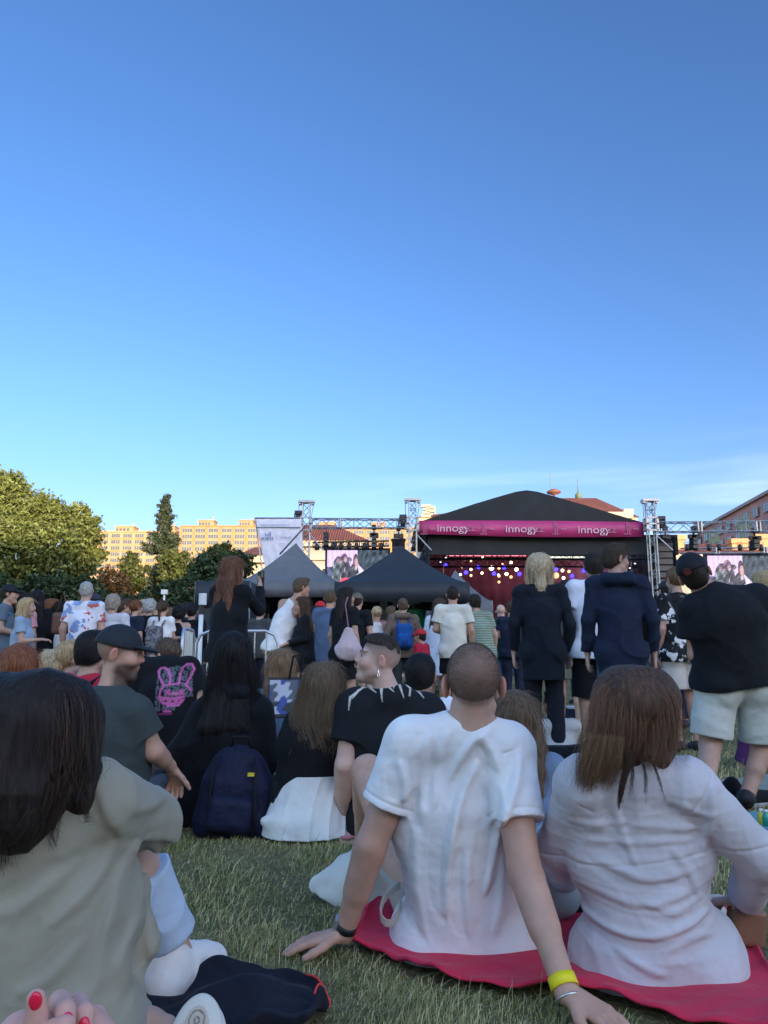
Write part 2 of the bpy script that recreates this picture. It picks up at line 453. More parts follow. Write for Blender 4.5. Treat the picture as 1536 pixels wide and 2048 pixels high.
def ridges(lines, amp, w, side=None):
    """folds along given polylines, measured in the X-Z plane on the camera's side"""
    wn1, wn2 = wnoise(71, 24, 4), wnoise(72, 24, 4)
    def f(P):
        out = np.zeros(len(P)); q = P[:, [0, 2]] + .007 * np.stack([wn1(P), wn2(P)], 1)
        for ln, a_ in lines:
            L = np.array([p[[0, 2]] for p in ln])
            for _ in range(3):                       # round the corners of the guide line
                L = np.concatenate([L[:1], np.repeat(L, 2, 0)[1:-1].reshape(-1, 2, 2).transpose(0, 2, 1) @ np.array([.75, .25]), np.repeat(L, 2, 0)[1:-1].reshape(-1, 2, 2).transpose(0, 2, 1) @ np.array([.25, .75]), L[-1:]]) if False else np.concatenate([L[:1], np.stack([.75 * L[:-1] + .25 * L[1:], .25 * L[:-1] + .75 * L[1:]], 1).reshape(-1, 2), L[-1:]])
            d = np.full(len(P), 9.); sg = np.zeros(len(P)); tp = np.zeros(len(P)); n = len(L) - 1
            for k, (a0, a1) in enumerate(zip(L[:-1], L[1:])):
                e = a1 - a0
                t = np.clip(((q - a0) @ e) / (e @ e + 1e-12), 0, 1); r_ = q - a0 - t[:, None] * e
                dd = np.linalg.norm(r_, axis=1); m = dd < d
                d[m] = dd[m]; sg[m] = np.sign(r_[m, 0] * e[1] - r_[m, 1] * e[0]); tp[m] = ((k + t) / n)[m]
            s_ = d * sg; ww = w * (.75 + .5 * np.sin(math.pi * tp))
            out -= amp * a_ * np.sin(math.pi * np.clip(tp, .03, .97)) ** .7 * (np.exp(-(s_ / ww) ** 2) - .75 * np.exp(-((s_ - 1.7 * ww) / (1.25 * ww)) ** 2))
        out = np.minimum(out, .0035)
        if side is not None: out *= (P[:, 1] < side)
        return out
    return f

def frame(f, u):
    f = nrm(f); u = nrm(np.asarray(u, float) - f * np.dot(f, u)); r = np.cross(f, u); return r, f, u      # right, forward, up

# ------------------------------------------------------------------ people
def hand_prims(w, d, n, side, curl=.35, s=1.0, minr=0.0, spread=.12, thumb=.7):
    """w wrist, d along the hand, n back-of-hand normal, side=+1 right hand / -1 left hand"""
    d = nrm(d); n = nrm(n - d * np.dot(n, d)); r = np.cross(d, n) * side      # r points to the thumb's opposite side
    r = -r
    out = [Cone(w, w + d * .03 * s, .026 * s, .03 * s, (n, .62))]
    kn = []
    for i in range(4):
        o = (-.027 + .018 * i) * s
        k = w + d * (.092 - .004 * abs(i - 1.3)) * s + r * o
        kn.append(k)
        out.append(Cone(w + d * .02 * s + r * o * .6, k, .015 * s, .0115 * s))
    L = [.066, .075, .070, .055]
    for i, k in enumerate(kn):
        c = curl * (1 + .15 * i); dd = nrm(d + r * spread * (i - 1.5) * .6)
        a1 = c * .8; d1 = dd * math.cos(a1) - n * math.sin(a1)
        a2 = c * 2.0; d2 = dd * math.cos(a2) - n * math.sin(a2)
        a3 = c * 2.9; d3 = dd * math.cos(a3) - n * math.sin(a3)
        l = L[i] * s; p1 = k + d1 * l * .48; p2 = p1 + d2 * l * .3; p3 = p2 + d3 * l * .22
        rr = max(.0088 * s, minr)
        out += [Cone(k, p1, rr * 1.08, rr), Cone(p1, p2, rr, rr * .93), Cone(p2, p3, rr * .93, max(rr * .8, minr))]
    tb = w + d * .03 * s - r * .022 * s; td = nrm(d * .75 - r * thumb - n * .25)
    t1 = tb + td * .038 * s; t2 = t1 + nrm(td + d * .4) * .032 * s; t3 = t2 + nrm(td + d * .7) * .024 * s
    rr = max(.0105 * s, minr)
    out += [Cone(tb, t1, rr * 1.35, rr * 1.1), Cone(t1, t2, rr * 1.1, rr), Cone(t2, t3, rr, rr * .8)]
    return out

def head_prims(c, f, u, s=1.0, fem=False):
    r, f, u = frame(f, u); M = np.stack([r, f, u], 1)
    L = lambda x, y, z: c + M @ (V3(x, y, z) * s)
    A = [Ell(L(0, -.012, .032), V3(.075, .095, .087) * s, M), Ell(L(0, .03, -.03), V3(.062, .068, .085) * s, M)]
    jw = .04 if fem else .047
    A += [Cone(L(-jw, .005, -.066), L(-.012, .068, -.102), .021 * s, .016 * s), Cone(L(jw, .005, -.066), L(.012, .068, -.102), .021 * s, .016 * s),
          Cone(L(-.013, .072, -.102), L(.013, .072, -.102), .0155 * s)]
    A += [Cone(L(0, .06, -.1), L(0, .0, -.09), .03 * s, .04 * s)]
    A += [Ell(L(x, .062, -.03), V3(.026, .03, .03) * s, M) for x in (-.036, .036)]
    fine = [Cone(L(-.042, .077, .024), L(-.012, .092, .022), .009 * s), Cone(L(.042, .077, .024), L(.012, .092, .022), .009 * s),
            Cone(L(0, .092, .018), L(0, .108, -.025), .008 * s, .0105 * s), Cone(L(-.011, .1, -.03), L(.011, .1, -.03), .0085 * s),
            Cone(L(-.02, .086, -.061), L(.02, .086, -.061), .0075 * s), Cone(L(-.004, .0945, -.059), L(.004, .0945, -.059), .007 * s),
            Cone(L(-.015, .087, -.072), L(.015, .087, -.072), .009 * s)]
    ears = []
    for x in (-1, 1):
        t = nrm(f * .30 + u); e_r, e_f, e_u = frame(nrm(f - u * .2 - r * x * .55), t); EM = np.stack([e_r, e_f, e_u], 1)
        ears += [Ell(L(x * .0855, -.014, -.008), V3(.0090, .020, .034) * s, EM)]
    sock = [Ell(L(x, .103, .001), V3(.018, .018, .0125) * s, M) for x in (-.032, .032)]
    eyes = [Ell(L(x, .0795, .001), V3(.0125, .0125, .0115) * s, M) for x in (-.031, .031)]
    earhole = [Ell(L(x * .0925, -.004, -.006), V3(.0075, .0105, .020) * s, M) for x in (-1, 1)]
    return A, fine, ears, sock, eyes, earhole

def paint_skin(P, base, head, opt):
    """per-point colour of skin: lips, brows, eyes, stubble, scalp"""
    C = np.tile(np.array(base), (len(P), 1))
    c, f, u, s = head; r, f, u = frame(f, u)
    q = np.stack([(P - c) @ r, (P - c) @ f, (P - c) @ u], 1) / s
    x, y, z = q[:, 0], q[:, 1], q[:, 2]; ax = np.abs(x)
    near = (np.abs(z) < .16) & (np.linalg.norm(q, axis=1) < .17)
    def mix(m, col, k=1.0):
        m = np.clip(m, 0, 1)[:, None] * k * near[:, None]; C[:] = C * (1 - m) + np.array(col) * m
    b = np.array(base)
    red = b * np.array([1.12, .72, .70])
    mix(np.exp(-(((ax - .045) / .022) ** 2 + ((z + .03) / .022) ** 2)) * (y > .03), red, .45)
    mix(np.exp(-((ax / .016) ** 2 + ((z + .022) / .02) ** 2)) * (y > .1), red, .6)
    mix(np.exp(-(((y + .006) / .010) ** 2 + ((z + .006) / .017) ** 2)) * (ax > .082), b * .45, .7)
    mix(((ax > .072) & (np.abs(z + .008) < .04) & (y < .03) & (y > -.05)) * 1.0, red, .6)
    hc = np.array(opt.get('hair_c', (.05, .035, .025)))
    st = opt.get('stubble', 0)
    if st:
        m = np.clip((-.035 - z) / .02, 0, 1) * (y > -.02) * np.clip((y + .02) / .03, 0, 1)
        m = np.maximum(m, np.clip(1 - np.abs(z + .047) / .012, 0, 1) * (y > .075) * (ax < .035))
        m *= (1 - np.exp(-((ax / .03) ** 2 + ((z + .066) / .014) ** 2)))
        mix(m * (z > -.15), hc * .9 + b * .1, st)
    mix(np.exp(-((ax / .024) ** 2 + ((z + .065) / .0095) ** 2) ** 2) * (y > .07), b * np.array([.95, .52, .52]), .75)
    mix(np.exp(-((ax / .022) ** 2 + ((z + .0655) / .0022) ** 2)) * (y > .07), b * .25, .8)
    bz = .026 - .25 * np.maximum(ax - .036, 0) + .0
    mix(np.exp(-(((ax - .032) / .019) ** 4 + ((z - bz) / .0052) ** 4)) * (y > .05), hc * .8, .85)
    eye = np.exp(-(((ax - .032) / .0125) ** 4 + ((z - .001) / .0062) ** 4)) * (y > .06)
    mix(np.exp(-(((ax - .032) / .016) ** 4 + ((z - .002) / .0098) ** 4)) * (y > .06), b * .30, .8)
    mix(eye, (.40, .39, .38), .95)
    gx = opt.get('gaze', 0)
    mix(np.exp(-(((x - .032 - gx) / .0066) ** 4 + ((z - .0025) / .0066) ** 4)) * (y > .06), (.03, .03, .03))
    mix(np.exp(-(((x + .032 - gx) / .0066) ** 4 + ((z - .0025) / .0062) ** 4)) * (y > .06), (.03, .03, .03))
    sp = opt.get('scalp', 0)
    if sp:                                    # cropped hair on the scalp
        n = (y - .078) * .63 + (z - .05) * -.776
        side = np.clip((.07 - z) / .085, 0, 1) ** .8 * opt.get('fade', 0)
        m = np.clip(.5 - n / .016, 0, 1) * (z > -.085) * np.clip((z + .085) / .03, 0, 1) * (1 - side)
        m *= ((ax < .078) | (z > .03))
        mix(m, hc, sp)
    return C

def J_stand(Ht, arms='down', fem=False, lean=(0, 0), hyaw=0., hpitch=0., stance=1.0, armL=None, armR=None, bend=0.):
    s = Ht / 1.75; k = .88 if fem else 1.0; J = {'s': s}
    P = V3(0, 0, .93); C = V3(0, bend * .3, 1.22); N = V3(lean[0], lean[1] + bend, 1.455 - abs(bend) * .2); C[:2] += np.array(lean) * .5
    J.update(P=P, C=C, N=N, H=N + V3(lean[0] * .25, .035 + lean[1] * .3, .168))
    cy, sy = math.cos(hyaw), math.sin(hyaw); hf = V3(-sy, cy, 0) * math.cos(hpitch) + V3(0, 0, math.sin(hpitch))
    J['hf'] = hf; J['hu'] = nrm(V3(0, 0, 1) + V3(lean[0] * 1.2, 0, 0) - hf * math.sin(hpitch) * .5)
    AR = {'down': ((.242, -.03, 1.14), (.248, .045, .89)), 'front': ((.235, -.01, 1.16), (.09, .21, 1.1)), 'phone': ((.21, .19, 1.27), (.09, .33, 1.5)),
          'pocket': ((.27, -.07, 1.15), (.2, .05, .93)), 'cross': ((.235, .04, 1.17), (-.04, .19, 1.2)), 'hip': ((.34, -.07, 1.18), (.19, .06, 1.02)),
          'fwd': ((.22, .05, 1.15), (.19, .3, 1.17)), 'drink': ((.24, .06, 1.17), (.1, .24, 1.33))}
    for sd, nm, ov in ((-1, 'L', armL), (1, 'R', armR)):
        e, w = AR[ov or arms]
        J['S' + nm] = V3(sd * .172 * k, 0, 1.42) + (N - V3(0, 0, 1.455)) * .9
        off = (J['S' + nm] - V3(sd * .172 * k, 0, 1.42))
        J['E' + nm] = V3(sd * e[0] * k, e[1], e[2]) + off; J['W' + nm] = V3(sd * w[0] * k, w[1], w[2]) + off * .8
        hd = J['W' + nm] - J['E' + nm]; J['hd' + nm] = nrm(nrm(hd) + V3(0, .1, -.1)); J['hn' + nm] = V3(sd, .2, .1) if abs(hd[2]) > .15 else V3(0, 0, 1)
        J['P' + nm] = V3(sd * .09, 0, .90); J['K' + nm] = V3(sd * .095 * stance, .025, .49); J['A' + nm] = V3(sd * .1 * stance, -.02, .085); J['T' + nm] = V3(sd * (.1 * stance + .03), .15, .035)
    for q in list(J):
        if isinstance(J[q], np.ndarray) and q[0] in 'PCNHSEWKAT' : J[q] = J[q] * s
    return J
def J_sit(Ht=1.75, legs='cross', arms='lap', lean=(0, -.03), hyaw=0., hpitch=0., fem=False):
    s = Ht / 1.75; k = .88 if fem else 1.0; J = {'s': s}
    P = V3(0, 0, .11); C = P + V3(lean[0] * .5, lean[1] * .5, .30); N = P + V3(lean[0], lean[1], .525)
    J.update(P=P, C=C, N=N, H=N + V3(lean[0] * .2, .045, .165))
    cy, sy = math.cos(hyaw), math.sin(hyaw); hf = V3(-sy, cy, 0) * math.cos(hpitch) + V3(0, 0, math.sin(hpitch))
    J['hf'] = hf; J['hu'] = V3(0, 0, 1)
    for sd, nm in ((-1, 'L'), (1, 'R')):
        J['S' + nm] = N + V3(sd * .172 * k, 0, -.035)
        if arms == 'lap': J['E' + nm] = N + V3(sd * .25 * k, .03, -.3); J['W' + nm] = P + V3(sd * .09, .27, .17)
        elif arms == 'knees': J['E' + nm] = N + V3(sd * .25 * k, .13, -.25); J['W' + nm] = P + V3(sd * .12, .42, .3)
        else: J['E' + nm] = N + V3(sd * .26 * k, -.1, -.27); J['W' + nm] = V3(sd * .3, -.22, .06)
        J['hd' + nm] = nrm(V3(-sd * .3, .8, -.3)) if arms != 'back' else V3(sd * .8, -.4, -.1); J['hn' + nm] = V3(0, .1, 1)
        J['P' + nm] = P + V3(sd * .09, .0, 0)
        if legs == 'cross': J['K' + nm] = V3(sd * .33, .3, .17); J['A' + nm] = V3(-sd * .1, .36, .08); J['T' + nm] = V3(-sd * .24, .4, .06)
        elif legs == 'up': J['K' + nm] = V3(sd * .14, .4, .47); J['A' + nm] = V3(sd * .14, .6, .08); J['T' + nm] = V3(sd * .16, .78, .04)
        else: J['K' + nm] = V3(sd * .12, .44, .14); J['A' + nm] = V3(sd * .12, .84, .07); J['T' + nm] = V3(sd * .16, .9, .2)
    for q in list(J):
        if isinstance(J[q], np.ndarray) and q[0] in 'PCNHSEWKAT': J[q] = J[q] * s
    return J
def place(J, pos, yaw):
    c, s_ = math.cos(yaw), math.sin(yaw); M = np.array([[c, -s_, 0], [s_, c, 0], [0, 0, 1]])
    O = {}
    for q, v in J.items():
        if not isinstance(v, np.ndarray): O[q] = v
        elif q[0] == 'h': O[q] = M @ v
        else: O[q] = M @ v + V3(pos[0], pos[1], pos[2] if len(pos) > 2 else 0)
    O['base'] = V3(pos[0], pos[1], pos[2] if len(pos) > 2 else 0)
    return O

def person(label, J, h=.009, group=None, skin=(.50, .31, .235), build=1.0, fem=False, hs=None, top=None, bottom=None, hair=None, shoes=(.05, .05, .05),
           opt=None, curl=.35, extra=None):
    opt = dict(opt or {}); s = J['s']; g = {}; b = build
    if hair: opt.setdefault('hair_c', hair[1])
    hs = hs or (.97 if fem else 1.0) * (.35 + .65 * s)
    up = nrm(J['C'] - J['P']); rt = nrm(J['SR'] - J['SL']); rt = nrm(rt - up * np.dot(rt, up)); fw = np.cross(up, rt)
    up2 = nrm(J['N'] - J['C']); rp = nrm(J['PR'] - J['PL']); fp = nrm(np.cross(up, rp))
    hr, hf, hu = frame(J['hf'], J['hu'])
    q7, q8 = (fw, .72), (fw, .80)
    hipr = (.108 if fem else .097) * s * b
    torso = [Cone(J['PL'], J['PR'], hipr, None, (fp, .92)),
             Cone(J['P'] + up * .02 * s, J['C'], (.128 if fem else .138) * s * b, (.132 if fem else .152) * s * b, q7),
             Cone(J['C'] - rt * .06 * s, J['C'] + rt * .06 * s, .118 * s * b, None, q8),
             Cone(J['C'], J['N'] - up2 * .07 * s, .148 * s * b * (.92 if fem else 1), .1 * s, q7)]
    torso += [Ell(J['P' + n] - fp * .045 * s - up * .02 * s, V3(.09, .08, .09) * s * b) for n in 'LR']
    sh = [Cone(J['S' + n], J['N'] - up2 * .025 * s, (.052 if fem else .061) * s, .055 * s) for n in 'LR'] + \
         [Cone(J['S' + n], J['C'] + up * .03 * s + (rt if n == 'R' else -rt) * .07 * s, .058 * s, .1 * s, q8) for n in 'LR']
    neck = [Cone(J['N'] - up2 * .03 * s, J['H'] - hu * .045 * hs - hf * .012 * hs, (.05 if fem else .058) * s, (.046 if fem else .054) * hs)]
    arm, legs, hands, feet = {}, {}, [], []
    aw = (.86 if fem else 1.0) * s * (.6 + .4 * b)
    for n, sd in (('L', -1), ('R', 1)):
        S, E, Wr = J['S' + n], J['E' + n], J['W' + n]
        fo = nrm(Wr - E)
        arm['u' + n] = [Cone(S, E, .053 * aw, .041 * aw)]
        arm['f' + n] = [Cone(E, Wr, .039 * aw, .027 * aw), Cone(E + nrm(nrm(E - S) - fo) * .014 * s, E + fo * .03, .031 * aw, .030 * aw), Cone(E + (Wr - E) * .12, E + (Wr - E) * .5, .041 * aw, .036 * aw)]
        hands += hand_prims(Wr, J['hd' + n], J['hn' + n], sd, J.get('curl' + n, curl), s * (.93 if fem else 1), h * .78)
        K, A, T = J['K' + n], J['A' + n], J['T' + n]
        sf = nrm(A - K); bk = nrm(np.cross(np.cross(sf, T - A), sf)) * -1
        lb = min(b, 1.1); legs['t' + n] = [Cone(J['P' + n], K, .088 * s * lb, .057 * s)]
        legs['s' + n] = [Cone(K, A, .054 * s, .036 * s), Cone(K + (A - K) * .15 + bk * .014 * s, K + (A - K) * .45 + bk * .016 * s, .05 * s, .045 * s)]
        hl = A + bk * .045 * s - nrm(A - K) * -.03 * s
        feet.append([Cone(A, A + sf * .03 * s, .036 * s, .036 * s), Cone(hl, A + (T - A) * .45 + sf * .02 * s, .034 * s, .036 * s), Cone(A + (T - A) * .45 + sf * .02 * s, T, .036 * s, .026 * s)])
    A, fine, ears, sock, eyes, eh = head_prims(J['H'], hf, hu, hs, fem)
    allp = torso + sh + neck + sum(arm.values(), []) + hands + sum(legs.values(), []) + sum(feet, []) + A
    if extra: torso = torso + extra(locals())
    fld = Field(allp, h)
    fld.add(torso + sh, .035 * s).add(neck, .025).add(A, .018 * hs)
    for v in arm.values(): fld.add(v, .018)
    for v in legs.values(): fld.add(v, .022)
    fld.add(hands, .006 + h * .3)
    for v in feet: fld.add(v, .02)
    fld.add(ears, .004)
    if h < .0085:
        fld.add(fine, .007).sub(sock, .008).add(eyes, .002).sub(eh, .004)
    else: fld.add(fine[2:4], .008)
    Vv, Q = fld.mesh()
    base = J['base']
    colr = paint_skin(Vv, skin, (J['H'], hf, hu, hs), opt)
    for n in 'LR':                             # elbows, knuckles and knees are redder than the rest
        for q, r_, k_ in ((J['E' + n], .05, .35), (J['W' + n] + nrm(J['hd' + n]) * .1, .05, .3), (J['K' + n], .06, .25)):
            m_ = (np.exp(-(np.linalg.norm(Vv - q, axis=1) / r_) ** 2) * k_)[:, None]; colr = colr * (1 - m_) + np.array(skin) * (1.0, .70, .66) * m_
    root = mesh_np('person', Vv - base, Q, skin_mat(), None, base, True, colr)
    tag(root, label, 'person', group)
    ch = {}
    def cloth(name, prims, k, mat, fold=None, cuts=(), hh=None, subs=(), col=None, par=None, ks=.006):
        fl = Field(prims, hh or h)
        fl.add(prims, k)
        if fold: fl.disp(fold)
        for p, n in cuts: fl.cut(p, n)
        if subs: fl.sub(subs, ks)
        v, q = fl.mesh()
        if len(v) == 0: return None
        o = mesh_np(name, v - base, q, mat, par or root, None, True, col(v) if col else None)
        ch[name] = o; return o
    sd_ = abs(hash(label)) % 9973 if False else sum(ord(c) * (i + 3) for i, c in enumerate(label)) % 9973
    fa = .006 + .35 * h
    # ---- lower clothes
    if bottom:
        kind, bm = bottom[0], bottom[1]; bo = bottom[2] if len(bottom) > 2 else {}
        e = bo.get('e', .014)
        pr = [p.grow(e) for p in torso[:1] + torso[4:6]] + [Cone(J['P'], J['P'] + up * .1 * s, .128 * s * b + e, .128 * s * b + e, q7)]
        if kind in ('shorts', 'trousers'):
            for n in 'LR':
                K, Pn, An = J['K' + n], J['P' + n], J['A' + n]; d = nrm(K - Pn)
                if kind == 'shorts':
                    t = bo.get('len', .78); cp = Pn + (K - Pn) * t
                    pr.append(Cone(Pn, K + d * .05, .088 * s * lb + e, .07 * s + e + bo.get('flare', .014), None, [(cp, d)]))
                else:
                    pr.append(Cone(Pn, K, .088 * s * lb + e, .06 * s + e))
                    t = bo.get('len', .93); cp = K + (An - K) * t; d2 = nrm(An - K)
                    pr.append(Cone(K, An + d2 * .05, .06 * s + e, .045 * s + e * 1.3 + bo.get('flare', 0), None, [(cp, d2)]))
            cloth(kind, pr, .025, bm, folds(sd_ + 5, fa * .8, 30, (.2, .1, 1), .6), [(J['P'] + up * bo.get('waist', .1) * s, up)])
        elif kind == 'skirt':
            l = bo.get('len', .4); fl_ = bo.get('flare', .2)
            pr.append(Cone(J['P'] + up * .08 * s, J['P'] - up * (l + .08) * s, .13 * s + e, fl_ * s, (fw, .85)))
            cloth('skirt', pr, .03, bm, folds(sd_ + 6, fa * 1.3, 40, up, .08), [(J['P'] + up * .12 * s, up), (J['P'] - up * l * s, -up)])
    # ---- upper clothes
    if top:
        kind, tm = top[0], top[1]; to = top[2] if len(top) > 2 else {}
        e = to.get('e', .016)
        he = to.get('he', e + .010); pr = [p.grow(e) for p in torso[1:4]] + [p.grow(he) for p in torso[:1] + torso[4:6]]
        hem = to.get('hem', -.12)
        if to.get('loose', .5): pr.append(Cone(J['C'], J['P'] + up * (hem - .03) * s, .15 * s * b + e, (.15 + .03 * to.get('loose', .5)) * s * b + e, (fw, .9) if hem < -.11 else q7))
        sl = {'tee': .62, 'polo': .66, 'long': 2, 'hoodie': 2, 'jacket': 2, 'tank': 0, 'dress': to.get('sl', .5), 'shirt': .72}[kind]
        ea = to.get('ea', .014 if sl == 2 else .02)
        if kind != 'tank':
            pr += [p.grow(e * .75) for p in sh]
            for n in 'LR':
                S, E, Wr = J['S' + n], J['E' + n], J['W' + n]
                if sl < 2:
                    d = nrm(E - S); cp = S + (E - S) * sl
                    pr.append(Cone(S, E, .055 * aw + ea * .7, .046 * aw + ea * 1.2, None, [(cp, d)]))
                else:
                    d = nrm(Wr - E); cp = E + (Wr - E) * to.get('cuff', .93)
                    pr += [Cone(S, E, .055 * aw + ea, .044 * aw + ea), Cone(E, Wr + d * .03, .044 * aw + ea, .031 * aw + ea, None, [(cp, d)])]
        else:
            pr += [Cone(J['C'] + up * .05 * s + rt * x * .085 * s, J['N'] - up2 * .02 * s + rt * x * .085 * s, .04 * s, .028 * s) for x in (-1, 1)]
        if kind == 'hoodie':
            pr += [Cone(J['N'] - rt * .07 - fw * .07 + up * .0, J['N'] + rt * .07 - fw * .07, .055 * s), Cone(J['N'] - rt * .09 - fw * .02 + up * .03, J['N'] - rt * .05 + fw * .06, .035 * s), Cone(J['N'] + rt * .09 - fw * .02 + up * .03, J['N'] + rt * .05 + fw * .06, .035 * s)]
        if kind in ('polo', 'shirt', 'jacket') or to.get('collar'):
            pr += [Cone(J['N'] - rt * .035 * s - fw * .045 * s + up2 * .012 * s, J['N'] + rt * .035 * s - fw * .045 * s + up2 * .012 * s, .022 * s), Cone(J['N'] - rt * .055 * s - fw * .02 * s + up2 * .01 * s, J['N'] - rt * .03 * s + fw * .06 * s - up2 * .02 * s, .02 * s), Cone(J['N'] + rt * .055 * s - fw * .02 * s + up2 * .01 * s, J['N'] + rt * .03 * s + fw * .06 * s - up2 * .02 * s, .02 * s)]
        cuts = [(J['P'] + up * hem * s, -up)]
        if kind == 'dress':
            l = to.get('len', .45); pr.append(Cone(J['P'] + up * .1 * s, J['P'] - up * (l + .06) * s, .13 * s + e, to.get('flare', .2) * s, (fw, .85))); cuts = [(J['P'] - up * l * s, -up)]
        fo = to.get('fold') or folds(sd_, fa * to.get('fa', 1.0), 26, (.25, .1, 1), .5)
        if h < .006:
            rg = []
            for n in 'LR':
                S, E = J['S' + n], J['E' + n]; d = nrm(E - S); rg += [(S + d * .015, nrm(d + nrm(S - J['N']) * .5), .078)]
                if 0 < sl < 2: rg += [(S + (E - S) * sl - d * .022, d, .082)]
            rg += [(J['P'] + up * (hem + .022) * s, up, .5)] + to.get('seam', []); f_0, f_1 = fo, seams(rg); fo = lambda P: f_0(P) + f_1(P)
        nk = [Cone(J['N'] - up2 * .0 * s + fw * .012 * s, J['H'] - hu * .03, (.054 if fem else .06) * s, .075 * s)]
        if to.get('more'): pr += to['more'](locals())
        cloth(to.get('name', {'tee': 't_shirt', 'polo': 'polo_shirt', 'long': 'long_sleeved_top', 'hoodie': 'hoodie', 'jacket': 'jacket', 'tank': 'tank_top', 'dress': 'dress', 'shirt': 'shirt'}[kind]),
              pr, to.get('k', .022) * s, tm, fo, cuts, subs=nk if kind != 'hoodie' else (), col=to.get('col'), hh=to.get('hh'))
    # ---- shoes
    if shoes is not None:
        m = fabric(shoes, .6)
        for n, fe in zip('LR', feet):
            cp = J['A' + n]; d = nrm(J['K' + n] - cp)
            cloth('shoe', [Cone(p.a, p.b, p.ra + .008, p.rb + .008, None, [(cp + d * .015, d)]) for p in fe], .015, m)
    # ---- hair and hats
    HM = np.stack([hr, hf, hu], 1); HL = lambda x, y, z: J['H'] + HM @ (V3(x, y, z) * hs)
    HD = lambda x, y, z: HM @ V3(x, y, z)
    if hair and hair[0] not in ('buzz', 'bald'):
        kind, hc = hair[0], hair[1]; ho = hair[2] if len(hair) > 2 else {}
        e = {'short': .012, 'crop': .006, 'curly': .028, 'bob': .022, 'long': .02, 'pony': .012, 'bun': .012}[kind]
        e = ho.get('e', e) * hs
        cran = A[0]
        nface = HD(0, .63, -.776) if kind in ('short', 'crop', 'curly', 'pony', 'bun') else HD(0, .93, -.37)
        p0 = HL(0, .088, .056) if kind in ('short', 'crop', 'curly', 'pony', 'bun') else HL(0, .062, .06)
        pr = [cran.grow(e, None, [(p0, nface)])]
        lg = ho.get('len', .34)
        if kind in ('short', 'crop', 'curly'):
            pr += [Ell(HL(0, -.035, -.02), V3(.067, .062, .066) * hs + e, HM, [(p0, nface), (HL(0, 0, -.075), HD(0, 0, -1))])]
            if kind == 'short': pr += [Ell(HL(0, .05, .1), V3(.06, .045, .025) * hs + e * .5, HM)]
        if kind == 'bob':
            bw = ho.get('w', .06); pr += [Cone(HL(x * bw, -.02, .02), HL(x * bw * 1.15, -.01, -lg + .2), .045 * hs, .04 * hs) for x in (-1, 1)] + [Cone(HL(0, -.06, .02), HL(0, -.075, -lg + .19), .06 * hs, .05 * hs)]
        if kind == 'long':
            bd = nrm(J['N'] - J['C']); back = -fw if np.dot(-fw, -hf) > -.2 else -hf
            for x in (-.05, -.02, .02, .05):
                top_ = HL(x, -.055, .02); mid = HL(x * 1.35, -.08, -.11)
                end = mid + (-bd * (lg - .1) + back * .05 + hr * x * .6) * hs
                pr += [Cone(top_, mid, .05 * hs, .042 * hs), Cone(mid, end, .04 * hs, ho.get('tip', .02) * hs)]
            if ho.get('sides', 1): pr += [Cone(HL(x * .065, .0, .03), HL(x * .085, .0, -.13), .03 * hs, .026 * hs) for x in (-1, 1)]
        if kind == 'pony': pr += [Cone(HL(0, -.1, .04), HL(0, -.13, -.02), .03 * hs, .03 * hs), Cone(HL(0, -.13, -.02), HL(0.01, -.13, -lg), .03 * hs, .012 * hs)]
        if kind == 'bun': pr += [Ell(HL(0, -.105, ho.get('bz', .03)), V3(.042, .036, .038) * hs, HM)]
        if ho.get('more'): pr += ho['more'](HL, hs)
        nz = wnoise(sd_ + 9, 60 if kind != 'curly' else 95, 6); am = .004 if kind != 'curly' else .011
        nz2 = folds(sd_ + 2, .005, 75, -bd if kind == 'long' else hu, .05)
        cloth('hair', pr, .02 * hs, hair_mat(hc), (lambda P: am * nz(P)) if kind not in ('long', 'bob') else (lambda P: nz2(P) + .003 * nz(P)), hh=min(h, .009))
        if 'hair' in ch:
            me = ch['hair'].data; nv = len(me.vertices); co = np.zeros(nv * 3, np.float32); me.vertices.foreach_get('co', co); co = co.reshape(-1, 3); no = np.zeros(nv * 3, np.float32); me.vertex_normals.foreach_get('vector', no); no = no.reshape(-1, 3)
            g = np.random.default_rng(sd_); nf = int(ho.get('fuzz', {'short': 900, 'crop': 700, 'curly': 1100, 'bob': 1100, 'long': 1500, 'pony': 900, 'bun': 900}[kind]) * (1 if h < .0095 else .6)); ii = g.integers(0, nv, nf); p, n_ = co[ii] + base, no[ii]
            crown = HL(0, -.05, .12); fl_ = (np.array([0, 0, -1.]) + .6 * nrm(J['H'] - crown)) if kind in ('long', 'bob', 'pony') else p - crown
            fl_ = fl_ - n_ * (fl_ * n_).sum(-1, keepdims=True); fl_ = fl_ / (np.linalg.norm(fl_, axis=1)[:, None] + 1e-6)
            ln = g.uniform(.4, 1, (nf, 1)) * {'short': .024, 'crop': .009, 'curly': .022, 'bob': .06, 'long': .10, 'pony': .03, 'bun': .03}[kind]
            d0 = fl_ + n_ * g.uniform(.05, .40 if kind != 'long' else .2, (nf, 1)) + g.normal(size=(nf, 3)) * (.12 if kind != 'curly' else .5)
            d1 = fl_ - n_ * g.uniform(-.05, .25, (nf, 1)) + g.normal(size=(nf, 3)) * (.15 if kind != 'curly' else .6)
            S = np.stack([p - n_ * .003, p + d0 * ln * .4, p + d0 * ln * .4 + d1 * ln * .35, p + d0 * ln * .4 + d1 * ln * .65], 1) - base
